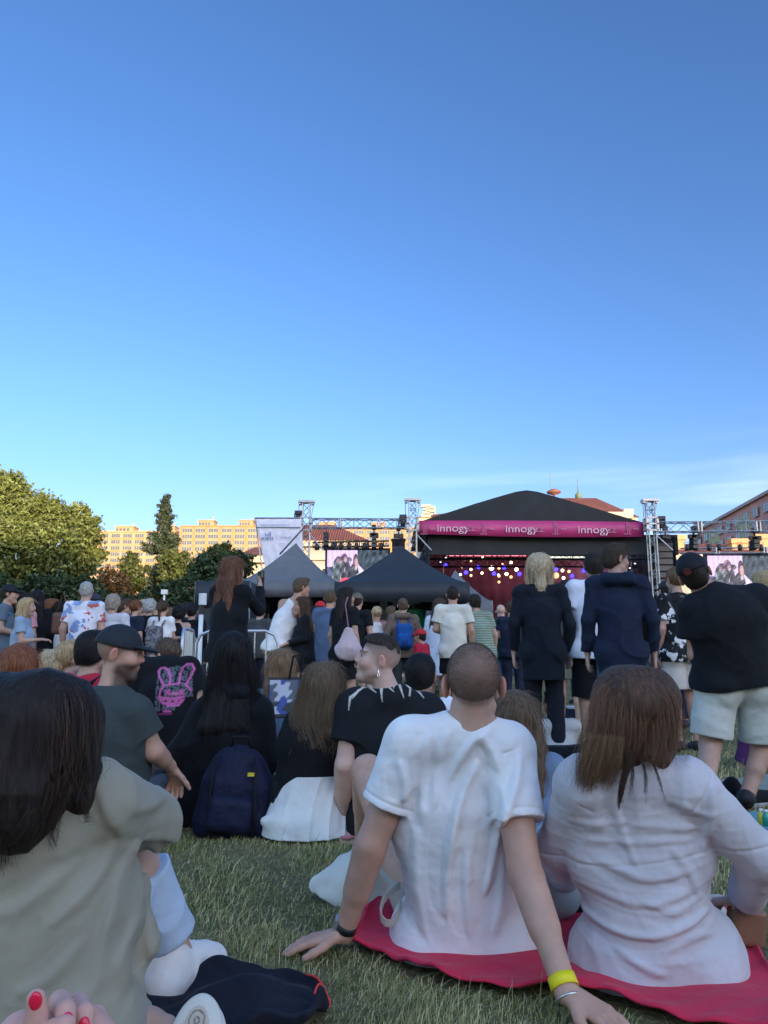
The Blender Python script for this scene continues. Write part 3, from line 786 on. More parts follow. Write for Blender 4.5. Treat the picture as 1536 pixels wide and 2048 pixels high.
            hcv = bpy.data.hair_curves.new('hair_strands'); hcv.add_curves([4] * nf); hcv.position_data.foreach_set('vector', S.astype(np.float32).ravel()); ra = hcv.attributes.get('radius') or hcv.attributes.new('radius', 'FLOAT', 'POINT'); ra.data.foreach_set('value', np.tile(np.array([1, .9, .7, .4]) * (.0004 + .05 * h * .9), nf).astype(np.float32)); hcv.materials.append(strand_mat(tuple(np.array(hc) * 1.25))); link('hair_strands', hcv, ch['hair'])
    hat = opt.get('hat')
    if hat:
        kind, hm = hat
        n_ = HD(0, -.10, -.995); p0 = HL(0, 0, .028)
        fwd = 1 if kind == 'cap' else -1
        pr = [A[0].grow(.016 * hs, None, [(p0, HD(0, -.12 * fwd, -.99))])]
        cloth('cap', pr, .01, hm, hh=min(h, .007))
        br = Ell(HL(0, .1 * fwd, .032), V3(.074, .085, .011) * hs, np.stack([hr, nrm(hf * fwd - hu * .12), nrm(hu + hf * fwd * .12)], 1), [(HL(0, .05 * fwd, 0), HD(0, -fwd, 0))])
        cloth('cap_brim', [br], .004, hm, hh=min(h, .004), par=ch.get('cap'))
    J['frame'] = dict(up=up, rt=rt, fw=fw, HL=HL, HD=HD, hs=hs, HM=HM, h=h)
    return root, cloth, ch, J

def strands(name, parent, base, guides, n, mat, npt=10, rad=.00035, jit=.006, seed=3, frz=.35):
    """fine hair: n curves bundled round guide lines; each guide is ([points], [bundle radii], weight)"""
    g = np.random.default_rng(seed); P_all = []
    wts = np.array([x[2] if len(x) > 2 else 1. for x in guides], float); wts /= wts.sum()
    cnt = g.multinomial(n, wts)
    for (pts, rads, *_), c in zip(guides, cnt):
        if c == 0: continue
        pts = np.array(pts); rads = np.array(rads, float); tt = np.linspace(0, 1, len(pts)); t = np.linspace(0, 1, npt)
        # smooth interpolation
        tw = t
        G = np.stack([np.interp(tw, tt, pts[:, k]) for k in range(3)], 1); Rr = np.interp(tw, tt, rads)
        for _ in range(2):
            G[1:-1] = (G[:-2] + 2 * G[1:-1] + G[2:]) / 4
        tan = nrm(pts[-1] - pts[0]); a = nrm(np.cross(tan, (.2, .95, .3))); b = np.cross(tan, a)
        th = g.uniform(0, 6.28, c); rr = np.sqrt(g.uniform(0.15, 1, c))
        off = (np.cos(th) * rr)[:, None] * a + (np.sin(th) * rr)[:, None] * b
        L = 1 - .5 * g.uniform(0, 1, c)
        S = G[None] + off[:, None, :] * Rr[None, :, None]
        wob = g.normal(size=(c, 3))[:, None, :] * np.sin(t * g.uniform(3, 8, (c, 1)) + g.uniform(0, 6, (c, 1)))[:, :, None] * jit * (.25 + t)[None, :, None]
        S = S + wob
        S[:, :, :] = S[:, :1] + (S - S[:, :1]) * np.minimum(1, L)[:, None, None]
        P_all.append(S)
    S = np.concatenate(P_all); N = len(S)
    hc = bpy.data.hair_curves.new(name); hc.add_curves([npt] * N)
    hc.position_data.foreach_set('vector', (S - base).astype(np.float32).ravel())
    at_ = hc.attributes.get('radius') or hc.attributes.new('radius', 'FLOAT', 'POINT')
    rd = np.tile(np.linspace(1, .5, npt) * rad, N).astype(np.float32); at_.data.foreach_set('value', rd)
    hc.materials.append(mat)
    return link(name, hc, parent)
# ================================================================== GROUND
def ground_mat():
    m, t, b = new_mat('lawn'); L = t.links
    tc = nd(t, 'ShaderNodeTexCoord')
    n1 = nd(t, 'ShaderNodeTexNoise', Scale=1.1, Detail=5.0, Roughness=.65); n2 = nd(t, 'ShaderNodeTexNoise', Scale=38, Detail=6.0, Roughness=.7)
    for n in (n1, n2): L.new(tc.outputs['Object'], n.inputs['Vector'])
    r1 = nd(t, 'ShaderNodeValToRGB'); r1.color_ramp.elements[0].position = .35; r1.color_ramp.elements[0].color = (.105, .115, .05, 1)
    r1.color_ramp.elements[1].position = .68; r1.color_ramp.elements[1].color = (.23, .19, .11, 1)
    L.new(n1.outputs['Fac'], r1.inputs[0])
    r2 = nd(t, 'ShaderNodeMapRange'); r2.inputs['From Min'].default_value = .3; r2.inputs['From Max'].default_value = .7; r2.inputs['To Min'].default_value = .55; r2.inputs['To Max'].default_value = 1.35
    L.new(n2.outputs['Fac'], r2.inputs[0])
    mx = nd(t, 'ShaderNodeMix', data_type='RGBA', blend_type='MULTIPLY'); mx.inputs[0].default_value = 1
    L.new(r1.outputs[0], mx.inputs[6]); L.new(r2.outputs[0], mx.inputs[7]); L.new(mx.outputs[2], b.inputs['Base Color'])
    b.inputs['Roughness'].default_value = 1; b.inputs['Specular IOR Level'].default_value = .1
    bump(t, b, 45, .8, .03)
    return m
def hill(y): 
    t = np.clip((y - 95) / 170, 0, 1); return 20 * t * t * (3 - 2 * t)
gx = np.concatenate([[-900, -400, -200], np.linspace(-100, 100, 21), [200, 400, 900]])
gy = np.concatenate([[-400, -120, -60, -20], np.linspace(-5, 60, 27), np.linspace(75, 290, 24), [400, 700, 1500]])
GX, GY = np.meshgrid(gx, gy, indexing='ij')
gv = np.stack([GX.ravel(), GY.ravel(), hill(GY.ravel())], 1)
nn = len(gy); gq = np.array([[i * nn + j, (i + 1) * nn + j, (i + 1) * nn + j + 1, i * nn + j + 1] for i in range(len(gx) - 1) for j in range(nn - 1)])
tag(mesh_np('ground', gv, gq, ground_mat(), None, (0, 0, 0), True), kind='structure')

NOGRASS = []                                 # ground polygons covered by blankets and bags
def in_poly(P, poly):
    x, y = P[:, 0], P[:, 1]; c = np.zeros(len(P), bool); n = len(poly)
    for i in range(n):
        x0, y0 = poly[i][:2]; x1, y1 = poly[(i + 1) % n][:2]
        m = ((y0 > y) != (y1 > y)) & (x < (x1 - x0) * (y - y0) / (y1 - y0 + 1e-12) + x0); c ^= m
    return c
def grass():
    g = np.random.default_rng(5)
    P = []; Hh = []; Wd = []
    for (y0, y1, n, hh, ww) in ((1.3, 2.6, 56000, .031, .0011), (2.6, 4.6, 64000, .034, .0017), (4.6, 8, 42000, .044, .0030), (8, 15, 26000, .05, .0055)):
        y = np.sqrt(g.uniform(y0 ** 2, y1 ** 2, n)); x = g.uniform(-.56, .56, n) * y
        P.append(np.stack([x, y], 1)); Hh.append(hh * g.uniform(.45, 1.15, n) * (1 + 1.3 * (g.uniform(size=n) > .965))); Wd.append(ww * g.uniform(.7, 1.3, n))
    P = np.concatenate(P); Hh = np.concatenate(Hh); Wd = np.concatenate(Wd)
    pn = wnoise(31, 5.5, 6)(np.c_[P, np.zeros(len(P))]); pn2 = wnoise(32, 19, 5)(np.c_[P, np.zeros(len(P))])
    keep = g.uniform(size=len(P)) < np.clip(.62 + .8 * pn + .6 * pn2, .10, 1)
    for poly in NOGRASS: keep &= ~in_poly(P, poly)
    P, Hh, Wd, pn = P[keep], Hh[keep] * (1 + .5 * pn2[keep] + .35 * pn[keep]), Wd[keep], pn[keep]; n = len(P)
    th = g.uniform(0, 6.28, n); ln = g.uniform(.25, 1.15, n) ** 1.3; wd_ = np.stack([np.cos(th), np.sin(th)], 1); sd = np.stack([-np.sin(th + .6), np.cos(th + .6)], 1)
    V = np.zeros((n, 7, 3)); ts = [0, .42, .78, 1]
    for i, t in enumerate(ts):
        c = np.zeros((n, 3)); c[:, :2] = P + wd_ * (Hh * ln * t ** 1.7)[:, None]; c[:, 2] = Hh * t * (1 - .38 * ln * t) - .003
        w = Wd * (1 - .55 * t)
        if i < 3:
            V[:, 2 * i] = c; V[:, 2 * i + 1] = c
            V[:, 2 * i, :2] -= sd * w[:, None]; V[:, 2 * i + 1, :2] += sd * w[:, None]
        else: V[:, 6] = c
    b = (np.arange(n) * 7)[:, None]
    q = np.concatenate([b + [0, 1, 3, 2], b + [2, 3, 5, 4], b + [4, 5, 6, 6]])
    dry = np.clip(g.normal(.33, .33, n) + .35 * pn, 0, 1)[:, None]; dry[g.uniform(size=n) > .93] = 1
    c0 = np.array([.215, .245, .070]) * g.uniform(.6, 1.4, (n, 1)); c1 = np.array([.56, .47, .25]) * g.uniform(.6, 1.25, (n, 1))
    cc = c0 * (1 - dry) + c1 * dry
    me = bpy.data.meshes.new('grass')
    tri = q[2 * n:, :3]; f4 = q[:2 * n]
    me.vertices.add(n * 7); me.vertices.foreach_set('co', V.astype(np.float32).ravel())
    loops = np.concatenate([f4.ravel(), tri.ravel()]).astype(np.int32)
    me.loops.add(len(loops)); me.loops.foreach_set('vertex_index', loops)
    st = np.concatenate([np.arange(0, 8 * n, 4), 8 * n + np.arange(0, 3 * n, 3)]).astype(np.int32)
    me.polygons.add(len(st)); me.polygons.foreach_set('loop_start', st); me.update(calc_edges=True)
    ca = me.color_attributes.new('Col', 'FLOAT_COLOR', 'POINT'); c4 = np.ones((n * 7, 4), np.float32); c4[:, :3] = np.repeat(cc, 7, 0); ca.data.foreach_set('color', c4.ravel())
    m, t, bb = new_mat('grass_blade'); a_ = nd(t, 'ShaderNodeAttribute', attribute_name='Col'); t.links.new(a_.outputs['Color'], bb.inputs['Base Color'])
    bb.inputs['Roughness'].default_value = .45; bb.inputs['Specular IOR Level'].default_value = .5
    me.materials.append(m)
    tag(link('grass', me), kind='stuff')

# ================================================================== TREES
def leaf_mat(key, c, var=.45):
    k = ('leaf', key)
    if k in MATS: return MATS[k]
    m, t, b = new_mat('leaf_' + key)
    ge = nd(t, 'ShaderNodeNewGeometry'); mr = nd(t, 'ShaderNodeMapRange'); mr.inputs['To Min'].default_value = 1 - var; mr.inputs['To Max'].default_value = 1 + var
    t.links.new(ge.outputs['Random Per Island'], mr.inputs[0])
    mx = nd(t, 'ShaderNodeMix', data_type='RGBA', blend_type='MULTIPLY'); mx.inputs[0].default_value = 1
    t.links.new(rgb(t, c), mx.inputs[6]); t.links.new(mr.outputs[0], mx.inputs[7]); t.links.new(mul_noise(t, mx.outputs[2], .6, .75, 1.25), b.inputs['Base Color'])
    b.inputs['Roughness'].default_value = .55; b.inputs['Specular IOR Level'].default_value = .3
    MATS[k] = m; return m
BARK = plain('bark', (.075, .058, .042), .9, bs=18, bst=.6, bd=.03)
def leaves(C, size, g, droop=0.):
    n = len(C); a = g.normal(size=(n, 3)); a[:, 2] -= droop; a /= np.linalg.norm(a, axis=1)[:, None]
    b = np.cross(a, g.normal(size=(n, 3))); b /= np.linalg.norm(b, axis=1)[:, None]; s = (size * g.uniform(.6, 1.4, n))[:, None]
    V = np.stack([C - a * s, C + b * s * .55, C + a * s, C - b * s * .55], 1).reshape(-1, 3)
    return V, np.arange(4 * n).reshape(n, 4)
def tree(name, label, base, blobs, n, size, mat, trunk=.25, group='trees and shrubs beyond the lawn', cat='tree', clump=.62, seed=1):
    """blobs: list of (centre, radii) in world space"""
    g = np.random.default_rng(seed); base = V3(*base)
    root = empty(name, base, label, cat, group)
    vol = np.array([np.prod(b[1]) ** .67 for b in blobs]); vol = vol / vol.sum(); C = []
    more = []
    for c, r in blobs:                          # ragged outline: small sprays standing out of each mass
        for _ in range(5):
            d = nrm(g.normal(size=3) + V3(0, -.3, .5)); more.append((V3(*c) + d * V3(*r) * g.uniform(.8, 1.12), tuple(V3(*r) * g.uniform(.18, .36))))
    blobs0 = blobs; blobs = list(blobs) + more; vol = np.array([np.prod(b[1]) ** .67 for b in blobs]); vol = vol / vol.sum()
    for (c, r), w in zip(blobs, vol):
        k = max(8, int(n * w / 26)); d = g.normal(size=(k, 3)); d /= np.linalg.norm(d, axis=1)[:, None]
        cc = V3(*c) + d * V3(*r) * (g.uniform(.25, 1, (k, 1)) ** .4)
        m = 26; q = cc[:, None] + g.normal(size=(k, m, 3)) * (clump * min(r) * .34 * g.uniform(.6, 1.3, (k, 1, 1))) * V3(1, 1, .75)
        C.append(q.reshape(-1, 3))
    C = np.concatenate(C); C = C[C[:, 2] > base[2] + .15]
    v, q = leaves(C, size, g)
    mesh_np('crown', v - base, q, mat, root)
    mb = MB(); blobs = blobs0; top = np.mean([b[0] for b in blobs], 0)
    mb.tube([base - base, (top - base) * V3(.5, .5, .5), (top - base) * .95], [trunk, trunk * .75, trunk * .3], 9)
    for i, (c, r) in enumerate(blobs[:9]):
        mb.tube([(top - base) * (.35 + .05 * (i % 4)), ((top - base) * .5 + (V3(*c) - base) * .5), (V3(*c) - base)], [trunk * .45, trunk * .28, trunk * .1], 6)
    mb.build('trunk', BARK, root, smooth=True)
    return root
def pb(px, py, Y, rpx, rz=None, ry=None):     # a foliage blob from its place in the photo
    c = at(px, py, Y); r = rpx / F * Y; return (c, (r, ry or r, rz / F * Y if rz else r))
Yt = 46
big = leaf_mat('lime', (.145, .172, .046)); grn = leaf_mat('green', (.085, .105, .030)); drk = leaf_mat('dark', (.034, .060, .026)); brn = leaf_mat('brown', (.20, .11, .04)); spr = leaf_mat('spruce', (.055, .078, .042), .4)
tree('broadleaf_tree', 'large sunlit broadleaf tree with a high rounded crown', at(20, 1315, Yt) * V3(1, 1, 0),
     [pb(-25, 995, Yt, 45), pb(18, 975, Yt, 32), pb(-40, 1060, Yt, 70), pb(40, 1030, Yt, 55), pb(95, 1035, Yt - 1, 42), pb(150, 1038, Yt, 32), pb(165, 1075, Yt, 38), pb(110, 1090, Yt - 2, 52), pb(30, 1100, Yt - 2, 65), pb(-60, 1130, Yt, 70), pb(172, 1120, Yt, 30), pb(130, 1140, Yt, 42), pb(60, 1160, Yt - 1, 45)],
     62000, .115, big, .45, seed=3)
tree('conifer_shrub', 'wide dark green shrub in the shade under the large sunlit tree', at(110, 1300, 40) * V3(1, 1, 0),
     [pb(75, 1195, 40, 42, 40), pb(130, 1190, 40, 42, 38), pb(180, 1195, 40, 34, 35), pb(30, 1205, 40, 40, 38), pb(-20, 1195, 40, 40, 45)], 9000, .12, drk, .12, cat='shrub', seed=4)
tree('copper_shrub', 'rust brown shrub in the sun left of the spruce', at(228, 1300, 47) * V3(1, 1, 0),
     [pb(222, 1165, 47, 28, 30), pb(240, 1180, 47, 24, 28), pb(208, 1185, 47, 24, 26), pb(228, 1200, 47, 30, 24)], 5200, .10, brn, .1, cat='shrub', seed=5)
tree('small_tree', 'small green tree between the rust brown shrub and the spruce', at(262, 1300, 52) * V3(1, 1, 0),
     [pb(258, 1130, 52, 20, 22), pb(268, 1155, 52, 26, 30), pb(255, 1175, 52, 20, 25)], 4200, .11, grn, .1, seed=6)
tree('small_tree', 'small sunlit green tree right of the spruce', at(355, 1300, 52) * V3(1, 1, 0),
     [pb(348, 1125, 52, 24, 24), pb(372, 1125, 52, 20, 22), pb(355, 1155, 52, 34, 28)], 4800, .11, grn, .1, seed=7)
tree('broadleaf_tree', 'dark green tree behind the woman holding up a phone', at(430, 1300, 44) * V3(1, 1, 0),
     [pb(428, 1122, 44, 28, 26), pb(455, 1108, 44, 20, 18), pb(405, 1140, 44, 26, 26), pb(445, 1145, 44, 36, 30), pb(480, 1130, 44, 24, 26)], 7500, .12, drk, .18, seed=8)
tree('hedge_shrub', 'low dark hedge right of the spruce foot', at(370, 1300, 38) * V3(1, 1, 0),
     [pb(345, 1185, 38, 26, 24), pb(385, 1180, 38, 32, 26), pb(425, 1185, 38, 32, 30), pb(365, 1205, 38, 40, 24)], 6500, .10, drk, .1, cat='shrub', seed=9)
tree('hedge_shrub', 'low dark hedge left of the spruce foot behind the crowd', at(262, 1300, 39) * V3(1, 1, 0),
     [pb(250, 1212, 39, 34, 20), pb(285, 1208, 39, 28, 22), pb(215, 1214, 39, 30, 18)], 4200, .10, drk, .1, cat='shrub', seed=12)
def spruce():
    g = np.random.default_rng(2); Y = 56; b0 = at(312, 1310, Y) * V3(1, 1, 0); top = at(318, 982, Y); Ht = top[2]
    root = empty('spruce_tree', b0, 'tall narrow spruce with ragged drooping branches', 'tree', 'trees and shrubs beyond the lawn')
    mb = MB(); mb.tube([(0, 0, 0), (0, 0, Ht * .5), (.15, 0, Ht * .98)], [.24, .15, .02], 8); C = []
    z = 2.0
    while z < Ht - .2:
        f = 1 - z / Ht; rad = (.06 + 2.75 * f ** .82) * g.uniform(.65, 1.25)
        for k in range(7 if f > .1 else 4):
            w = g.uniform(0, 6.28); L = rad * g.uniform(.45, 1.15); d = V3(math.cos(w), math.sin(w), 0)
            p0 = V3(.15 * z / Ht, 0, z); p1 = p0 + d * L * .55 - V3(0, 0, .12 * L); p2 = p0 + d * L + V3(0, 0, .06 * L)
            mb.tube([p0, p1, p2], [.03, .02, .008], 5)
            m = int(90 + 240 * L); t = g.uniform(.12, 1, m)
            P = p0 + (p1 - p0) * np.minimum(t / .55, 1)[:, None] + (p2 - p1) * np.maximum((t - .55) / .45, 0)[:, None]
            P = P + g.normal(size=(m, 3)) * V3(.10, .10, .06) - np.c_[np.zeros((m, 2)), g.uniform(0, .28, m) * (1 - .4 * t)]
            C.append(P)
        z += g.uniform(.26, .48)
    C = np.concatenate(C); v, q = leaves(C, .085, g, .8)
    mesh_np('crown', v, q, spr, root); mb.build('trunk', BARK, root, smooth=True)
spruce()

# ================================================================== FAR BUILDINGS
GLASS = plain('window_glass', (.045, .05, .06), .12, var=.5, vs_=.35, spec=.8)
FRAME = plain('window_frame', (.34, .29, .23), .6)
def panel_block(name, label, px0, px1, top_py, Y, nf, nb, fh, mats, roofs, z_base, odd=0):
    A = at(px0, top_py, Y); B = at(px1, top_py, Y); zt = A[2]; x0, x1 = A[0], B[0]; bw = (x1 - x0) / nb; D = 12.
    root = empty(name, (x0, Y, z_base), label, 'apartment block', 'sunlit apartment blocks on the skyline')
    o = V3(x0, Y, z_base)
    wm = MB(); wm.span((x0, Y, z_base), (x1, Y + D, zt)); wm.build('wall', mats['wall'], root, (0, 0, 0)).data.transform(Matrix.Translation(-Vector(o)))
    ba = MB(); pl = MB()
    for f in range(nf):
        z1 = zt - .9 - f * fh
        m_ = ba if (f + odd) % 2 == 0 else pl
        if f < nf: m_.span((x0 + .05, Y - .06, z1 - fh + .1), (x1 - .05, Y - .004, z1 - 1.75))
    ba.build('spandrel', mats['a'], root).data.transform(Matrix.Translation(-Vector(o))); pl.build('spandrel', mats['b'], root).data.transform(Matrix.Translation(-Vector(o)))
    pp = MB()
    for i in range(nb + 1): pp.span((x0 + i * bw - .42, Y - .22, z_base), (x0 + i * bw + .42, Y - .07, zt - .35))
    pp.span((x0 - .3, Y - .3, zt - .3), (x1 + .3, Y + D, zt + .25))
    pp.build('pilaster', mats['p'], root).data.transform(Matrix.Translation(-Vector(o)))
    w0 = None
    for f in range(nf):
        for i in range(nb):
            c = V3(x0 + (i + .5) * bw, Y - .03, zt - .9 - f * fh - .85)
            if w0 is None:
                fr = MB(); gl = MB(); ww = bw - 1.15
                gl.box((0, .0, 0), (ww, .05, 1.45))
                k = 4
                for j in range(k + 1): fr.box((-ww / 2 + j * ww / k, -.05, 0), (.16 if j in (0, 2, k) else .1, .1, 1.5))
                for zz in (-.75, .75): fr.box((0, -.05, zz), (ww + .1, .1, .1))
                fr.box((ww * .25, -.05, .2), (ww * .25, .09, .06)); fr.box((-ww * .25, -.05, .2), (ww * .25, .09, .06))
                w0 = fr.build('window', FRAME, root, c - o); g0 = gl.build('pane', GLASS, w0)
            else:
                w = w0.copy(); COL.objects.link(w); w.parent = root; w.location = tuple(c - o)
                g_ = g0.copy(); COL.objects.link(g_); g_.parent = w
    for (a, b, h_) in roofs:
        ax_, bx = at(a, top_py, Y)[0], at(b, top_py, Y)[0]
        mb = MB(); mb.span((ax_, Y + 3, zt), (bx, Y + 9, zt + h_)); mb.span((ax_ - .3, Y + 2.7, zt + h_), (bx + .3, Y + 9.3, zt + h_ + .35))
        mb.span((bx - .6, Y + 4, zt + h_ + .35), (bx - .2, Y + 4.4, zt + h_ + 1.7))
        rh = mb.build('roof_housing', mats['wall'], root); rh.data.transform(Matrix.Translation(-Vector(o)))
        mb = MB(); n = 4
        for j in range(n): mb.box((ax_ + (j + .5) * (bx - ax_) * .8 / n, Y + 2.97, zt + h_ * .5), ((bx - ax_) * .13, .05, h_ * .5))
        mb.build('roof_housing_window', GLASS, root).data.transform(Matrix.Translation(-Vector(o)))
    return root
OR = plain('orange_render', (.38, .20, .078), .85, vs_=.2, var=.1); CR = plain('cream_render', (.41, .255, .135), .85, vs_=.2, var=.08); PK = plain('pink_render', (.39, .235, .13), .85, vs_=.2, var=.08)
panel_block('apartment_block', 'lower orange and cream panel apartment block left of the spruce', 150, 362, 1063, 306, 9, 9, 2.46, dict(wall=CR, a=OR, b=CR, p=CR), [(225, 262, 2.4), (318, 345, 2.6)], 12)
panel_block('apartment_block', 'taller orange panel apartment block between the spruce and the white hoarding', 362, 598, 1052, 300, 10, 9, 2.46, dict(wall=PK, a=PK, b=PK, p=OR), [(393, 424, 2.6), (475, 503, 2.6)], 12)
panel_block('apartment_block', 'orange panel apartment block seen through the truss left of the stage', 600, 835, 1056, 303, 9, 9, 2.46, dict(wall=PK, a=OR, b=PK, p=OR), [(636, 668, 2.6), (742, 770, 2.4)], 12, 1)
# long block in its own shade on the right
def side_block():
    A = V3(65.6, 160, 0); B = V3(56.5, 78, 0); zt = 26.0; d = nrm(B - A); L = np.linalg.norm(B - A); n = V3(-d[1], d[0], 0); n = n if n[0] < 0 else -n
    M = np.stack([d, -n, V3(0, 0, 1)], 1)
    root = empty('apartment_block', A, 'long shaded pink and green apartment block receding at the right edge', 'apartment block')
    def boxes(lst):
        mb = MB()
        for (s0, s1, o0, o1, z0, z1) in lst: mb.box(M @ V3((s0 + s1) / 2, (o0 + o1) / 2, (z0 + z1) / 2), (s1 - s0, o1 - o0, z1 - z0), M)
        return mb
    PKd = plain('rose_render', (.44, .23, .235), .85, vs_=.2); GRd = plain('sage_render', (.33, .34, .21), .85, vs_=.2)
    boxes([(0, L, 0, 12, 0, zt)]).build('wall', PKd, root)
    boxes([(k, k + 6.4, -.3, -.01, 0, zt - 1.3) for k in np.arange(8, L - 6, 16.5)]).build('wall_panel', GRd, root)
    boxes([(-.4, L + .4, -.6, 12, zt, zt + .5)]).build('roof', plain('roof_edge', (.33, .27, .27), .8), root)
    k = 0; w0 = None
    for f in range(8):
        for s0 in np.arange(2.0, L - 2, 4.6):
            if k > 98: break
            k += 1; z0 = zt - 2.6 - f * 2.75
            if w0 is None:
                w0 = boxes([(-1.15, 1.15, -.42, -.3, -.08, 0), (-1.15, 1.15, -.42, -.3, 1.4, 1.5), (-1.15, -1.05, -.42, -.3, 0, 1.4), (1.05, 1.15, -.42, -.3, 0, 1.4), (-.05, .05, -.42, -.3, 0, 1.4)]).build('window', FRAME, root)
                g0 = boxes([(-1.05, 1.05, -.38, -.32, 0, 1.4)]).build('pane', GLASS, w0); w0.location = tuple(M @ V3(s0, 0, z0))
            else:
                w = w0.copy(); COL.objects.link(w); w.parent = root; w.location = tuple(M @ V3(s0, 0, z0)); q = g0.copy(); COL.objects.link(q); q.parent = w
side_block()
# the block behind the viewer whose shade covers the lawn
def shade_block():
    root = empty('apartment_block', (14, -62, 0), 'tall grey apartment block standing behind the viewer and shading the lawn', 'apartment block')
    c = plain('grey_render', (.36, .34, .32), .85, vs_=.2)
    mb = MB(); mb.span((-75, -12, 0), (120, 0, SHADE_H)); mb.build('wall', c, root)
    mb = MB(); mb.span((-75.4, -12.4, SHADE_H), (120.4, .4, SHADE_H + .5)); mb.build('roof', plain('roof_edge', (.3, .27, .27), .8), root)
    mb = MB()
    for f in range(7):
        for i in range(40): mb.box((-72 + i * 4.8, .02, 2.2 + f * 2.75), (2.4, .06, 1.4))
    tag(mb.build('window', GLASS, root), kind='stuff')
SHADE_H = 25.6
shade_block()
TILE = plain('roof_tile', (.36, .115, .06), .8, bs=0); 
def tile_mat():
    m, t, b = new_mat('red_roof_tiles'); tc = nd(t, 'ShaderNodeTexCoord'); wv = nd(t, 'ShaderNodeTexWave', Scale=1.6, Distortion=.3); wv.bands_direction = 'X'
    t.links.new(tc.outputs['Object'], wv.inputs['Vector']); mx = nd(t, 'ShaderNodeMix', data_type='RGBA'); mx.inputs[6].default_value = (.09, .028, .02, 1); mx.inputs[7].default_value = (.25, .075, .042, 1)
    t.links.new(wv.outputs['Fac'], mx.inputs[0]); t.links.new(mul_noise(t, mx.outputs[2], .8, .75, 1.25), b.inputs['Base Color']); b.inputs['Roughness'].default_value = .8
    bp = nd(t, 'ShaderNodeBump', Strength=.8, Distance=.06); t.links.new(wv.outputs['Fac'], bp.inputs['Height']); t.links.new(bp.outputs[0], b.inputs['Normal']); return m
TILE = tile_mat(); STONE = plain('cream_stone', (.58, .45, .32), .8, vs_=.5, bs=3, bst=.2); STONEG = plain('grey_stone', (.36, .33, .29), .85, vs_=.5)
def hip_house(name, label, px0, px1, ridge0, ridge1, ridge_py, eave_py, Y, D, mat_w, cornice=True, windows=5):
    z_r = at(0, ridge_py, Y + D / 2)[2]; z_e = at(0, eave_py, Y)[2]; x0, x1 = at(px0, eave_py, Y)[0], at(px1, eave_py, Y)[0]
    r0, r1 = at(ridge0, ridge_py, Y + D / 2)[0], at(ridge1, ridge_py, Y + D / 2)[0]; o = V3((x0 + x1) / 2, Y, 0)
    root = empty(name, o, label, 'building')
    T = Matrix.Translation(-Vector(o))
    mb = MB(); mb.span((x0, Y, 0), (x1, Y + D, z_e)); mb.build('wall', mat_w, root).data.transform(T)
    e = .6; v = [(x0 - e, Y - e, z_e), (x1 + e, Y - e, z_e), (x1 + e, Y + D + e, z_e), (x0 - e, Y + D + e, z_e), (r0, Y + D / 2, z_r), (r1, Y + D / 2, z_r)]
    mb = MB(); mb.add(v, [[0, 1, 5, 4], [1, 2, 5], [2, 3, 4, 5], [3, 0, 4], [3, 2, 1, 0]]); mb.build('roof', TILE, root).data.transform(T)
    mb = MB(); mb.span((x0 - .45, Y - .45, z_e - .45), (x1 + .45, Y - .003, z_e - .01)); mb.span((x0 - .25, Y - .25, z_e - 1.5), (x1 + .25, Y - .003, z_e - 1.2)); mb.build('cornice', STONE, root).data.transform(T)
    for i in range(windows):
        xx = x0 + (i + .5) * (x1 - x0) / windows
        mb = MB(); mb.span((xx - .8, Y - .12, z_e - 4.6), (xx + .8, Y - .02, z_e - 2.0)); w = mb.build('window', STONE, root); w.data.transform(T)
        mb = MB(); mb.span((xx - .6, Y - .16, z_e - 4.4), (xx + .6, Y - .13, z_e - 2.2)); mb.build('pane', GLASS, w).data.transform(T)
    return root, T
hip_house('villa', 'red roofed villa with grey eaves behind the left video screen', 560, 722, 600, 668, 1050, 1082, 60, 10, STONEG, windows=4)
r_, T_ = hip_house('palace', 'cream building with a red tiled ridge and a finial above the stage roof', 846, 1262, 1120, 1192, 996, 1036, 72, 16, STONE, windows=9)
fz = at(1157, 998, 80)
mb = MB(); mb.lathe([(0, 0), (.16, .05), (.1, .5), (.1, .9), (.34, 1.1), (.36, 1.45), (.12, 1.7), (.06, 2.0), (.03, 3.1), (0, 3.2)], (fz[0], 80, fz[2] - 1.0), 12)
mb.build('finial', plain('patina', (.12, .17, .10), .6), r_, smooth=True).data.transform(T_)
mb = MB(); mb.tube([at(1101, 1000, 80), at(1101, 948, 80)], .05, 6); mb.build('antenna_mast', plain('mast_grey', (.25, .25, .26), .5, .5), r_).data.transform(T_)
fz = at(1108, 995, 78)
mb = MB(); mb.lathe([(.13, -1.2), (.13, .25), (.7, .45), (.75, .6), (.35, .85), (0, .9)], fz, 14); mb.build('siren', plain('siren_red', (.20, .08, .06), .6), r_, smooth=True).data.transform(T_)
mb = MB()
for k in range(7): mb.box(at(852 + (k % 2) * 8, 1012 + k * 3.4, 71.6), (.9 - .2 * (k % 3), .5, .22))
mb.tube([at(869, 1028, 71.6), at(869, 1010, 71.6)], [.14, .03], 8)
mb.build('parapet_ornament', STONE, r_).data.transform(T_)
mb = MB(); mb.span(at(1210, 1036, 71) , at(1262, 1026, 71.6)); mb.span(at(1248, 1028, 71.2), at(1263, 1020, 71.8)); mb.build('attic', STONE, r_).data.transform(T_)
hip_house('pavilion', 'cream stone pavilion corner between the trees and the grey tent', 496, 562, 510, 545, 1094, 1112, 50, 6, STONE, windows=3)
rr_, TT_ = hip_house('garden_house', 'low house with a red tiled roof and lit chimneys behind the right truss', 1330, 1660, 1345, 1600, 1088, 1108, 58, 10, plain('ochre_render', (.60, .36, .16), .85, vs_=.5), windows=7)
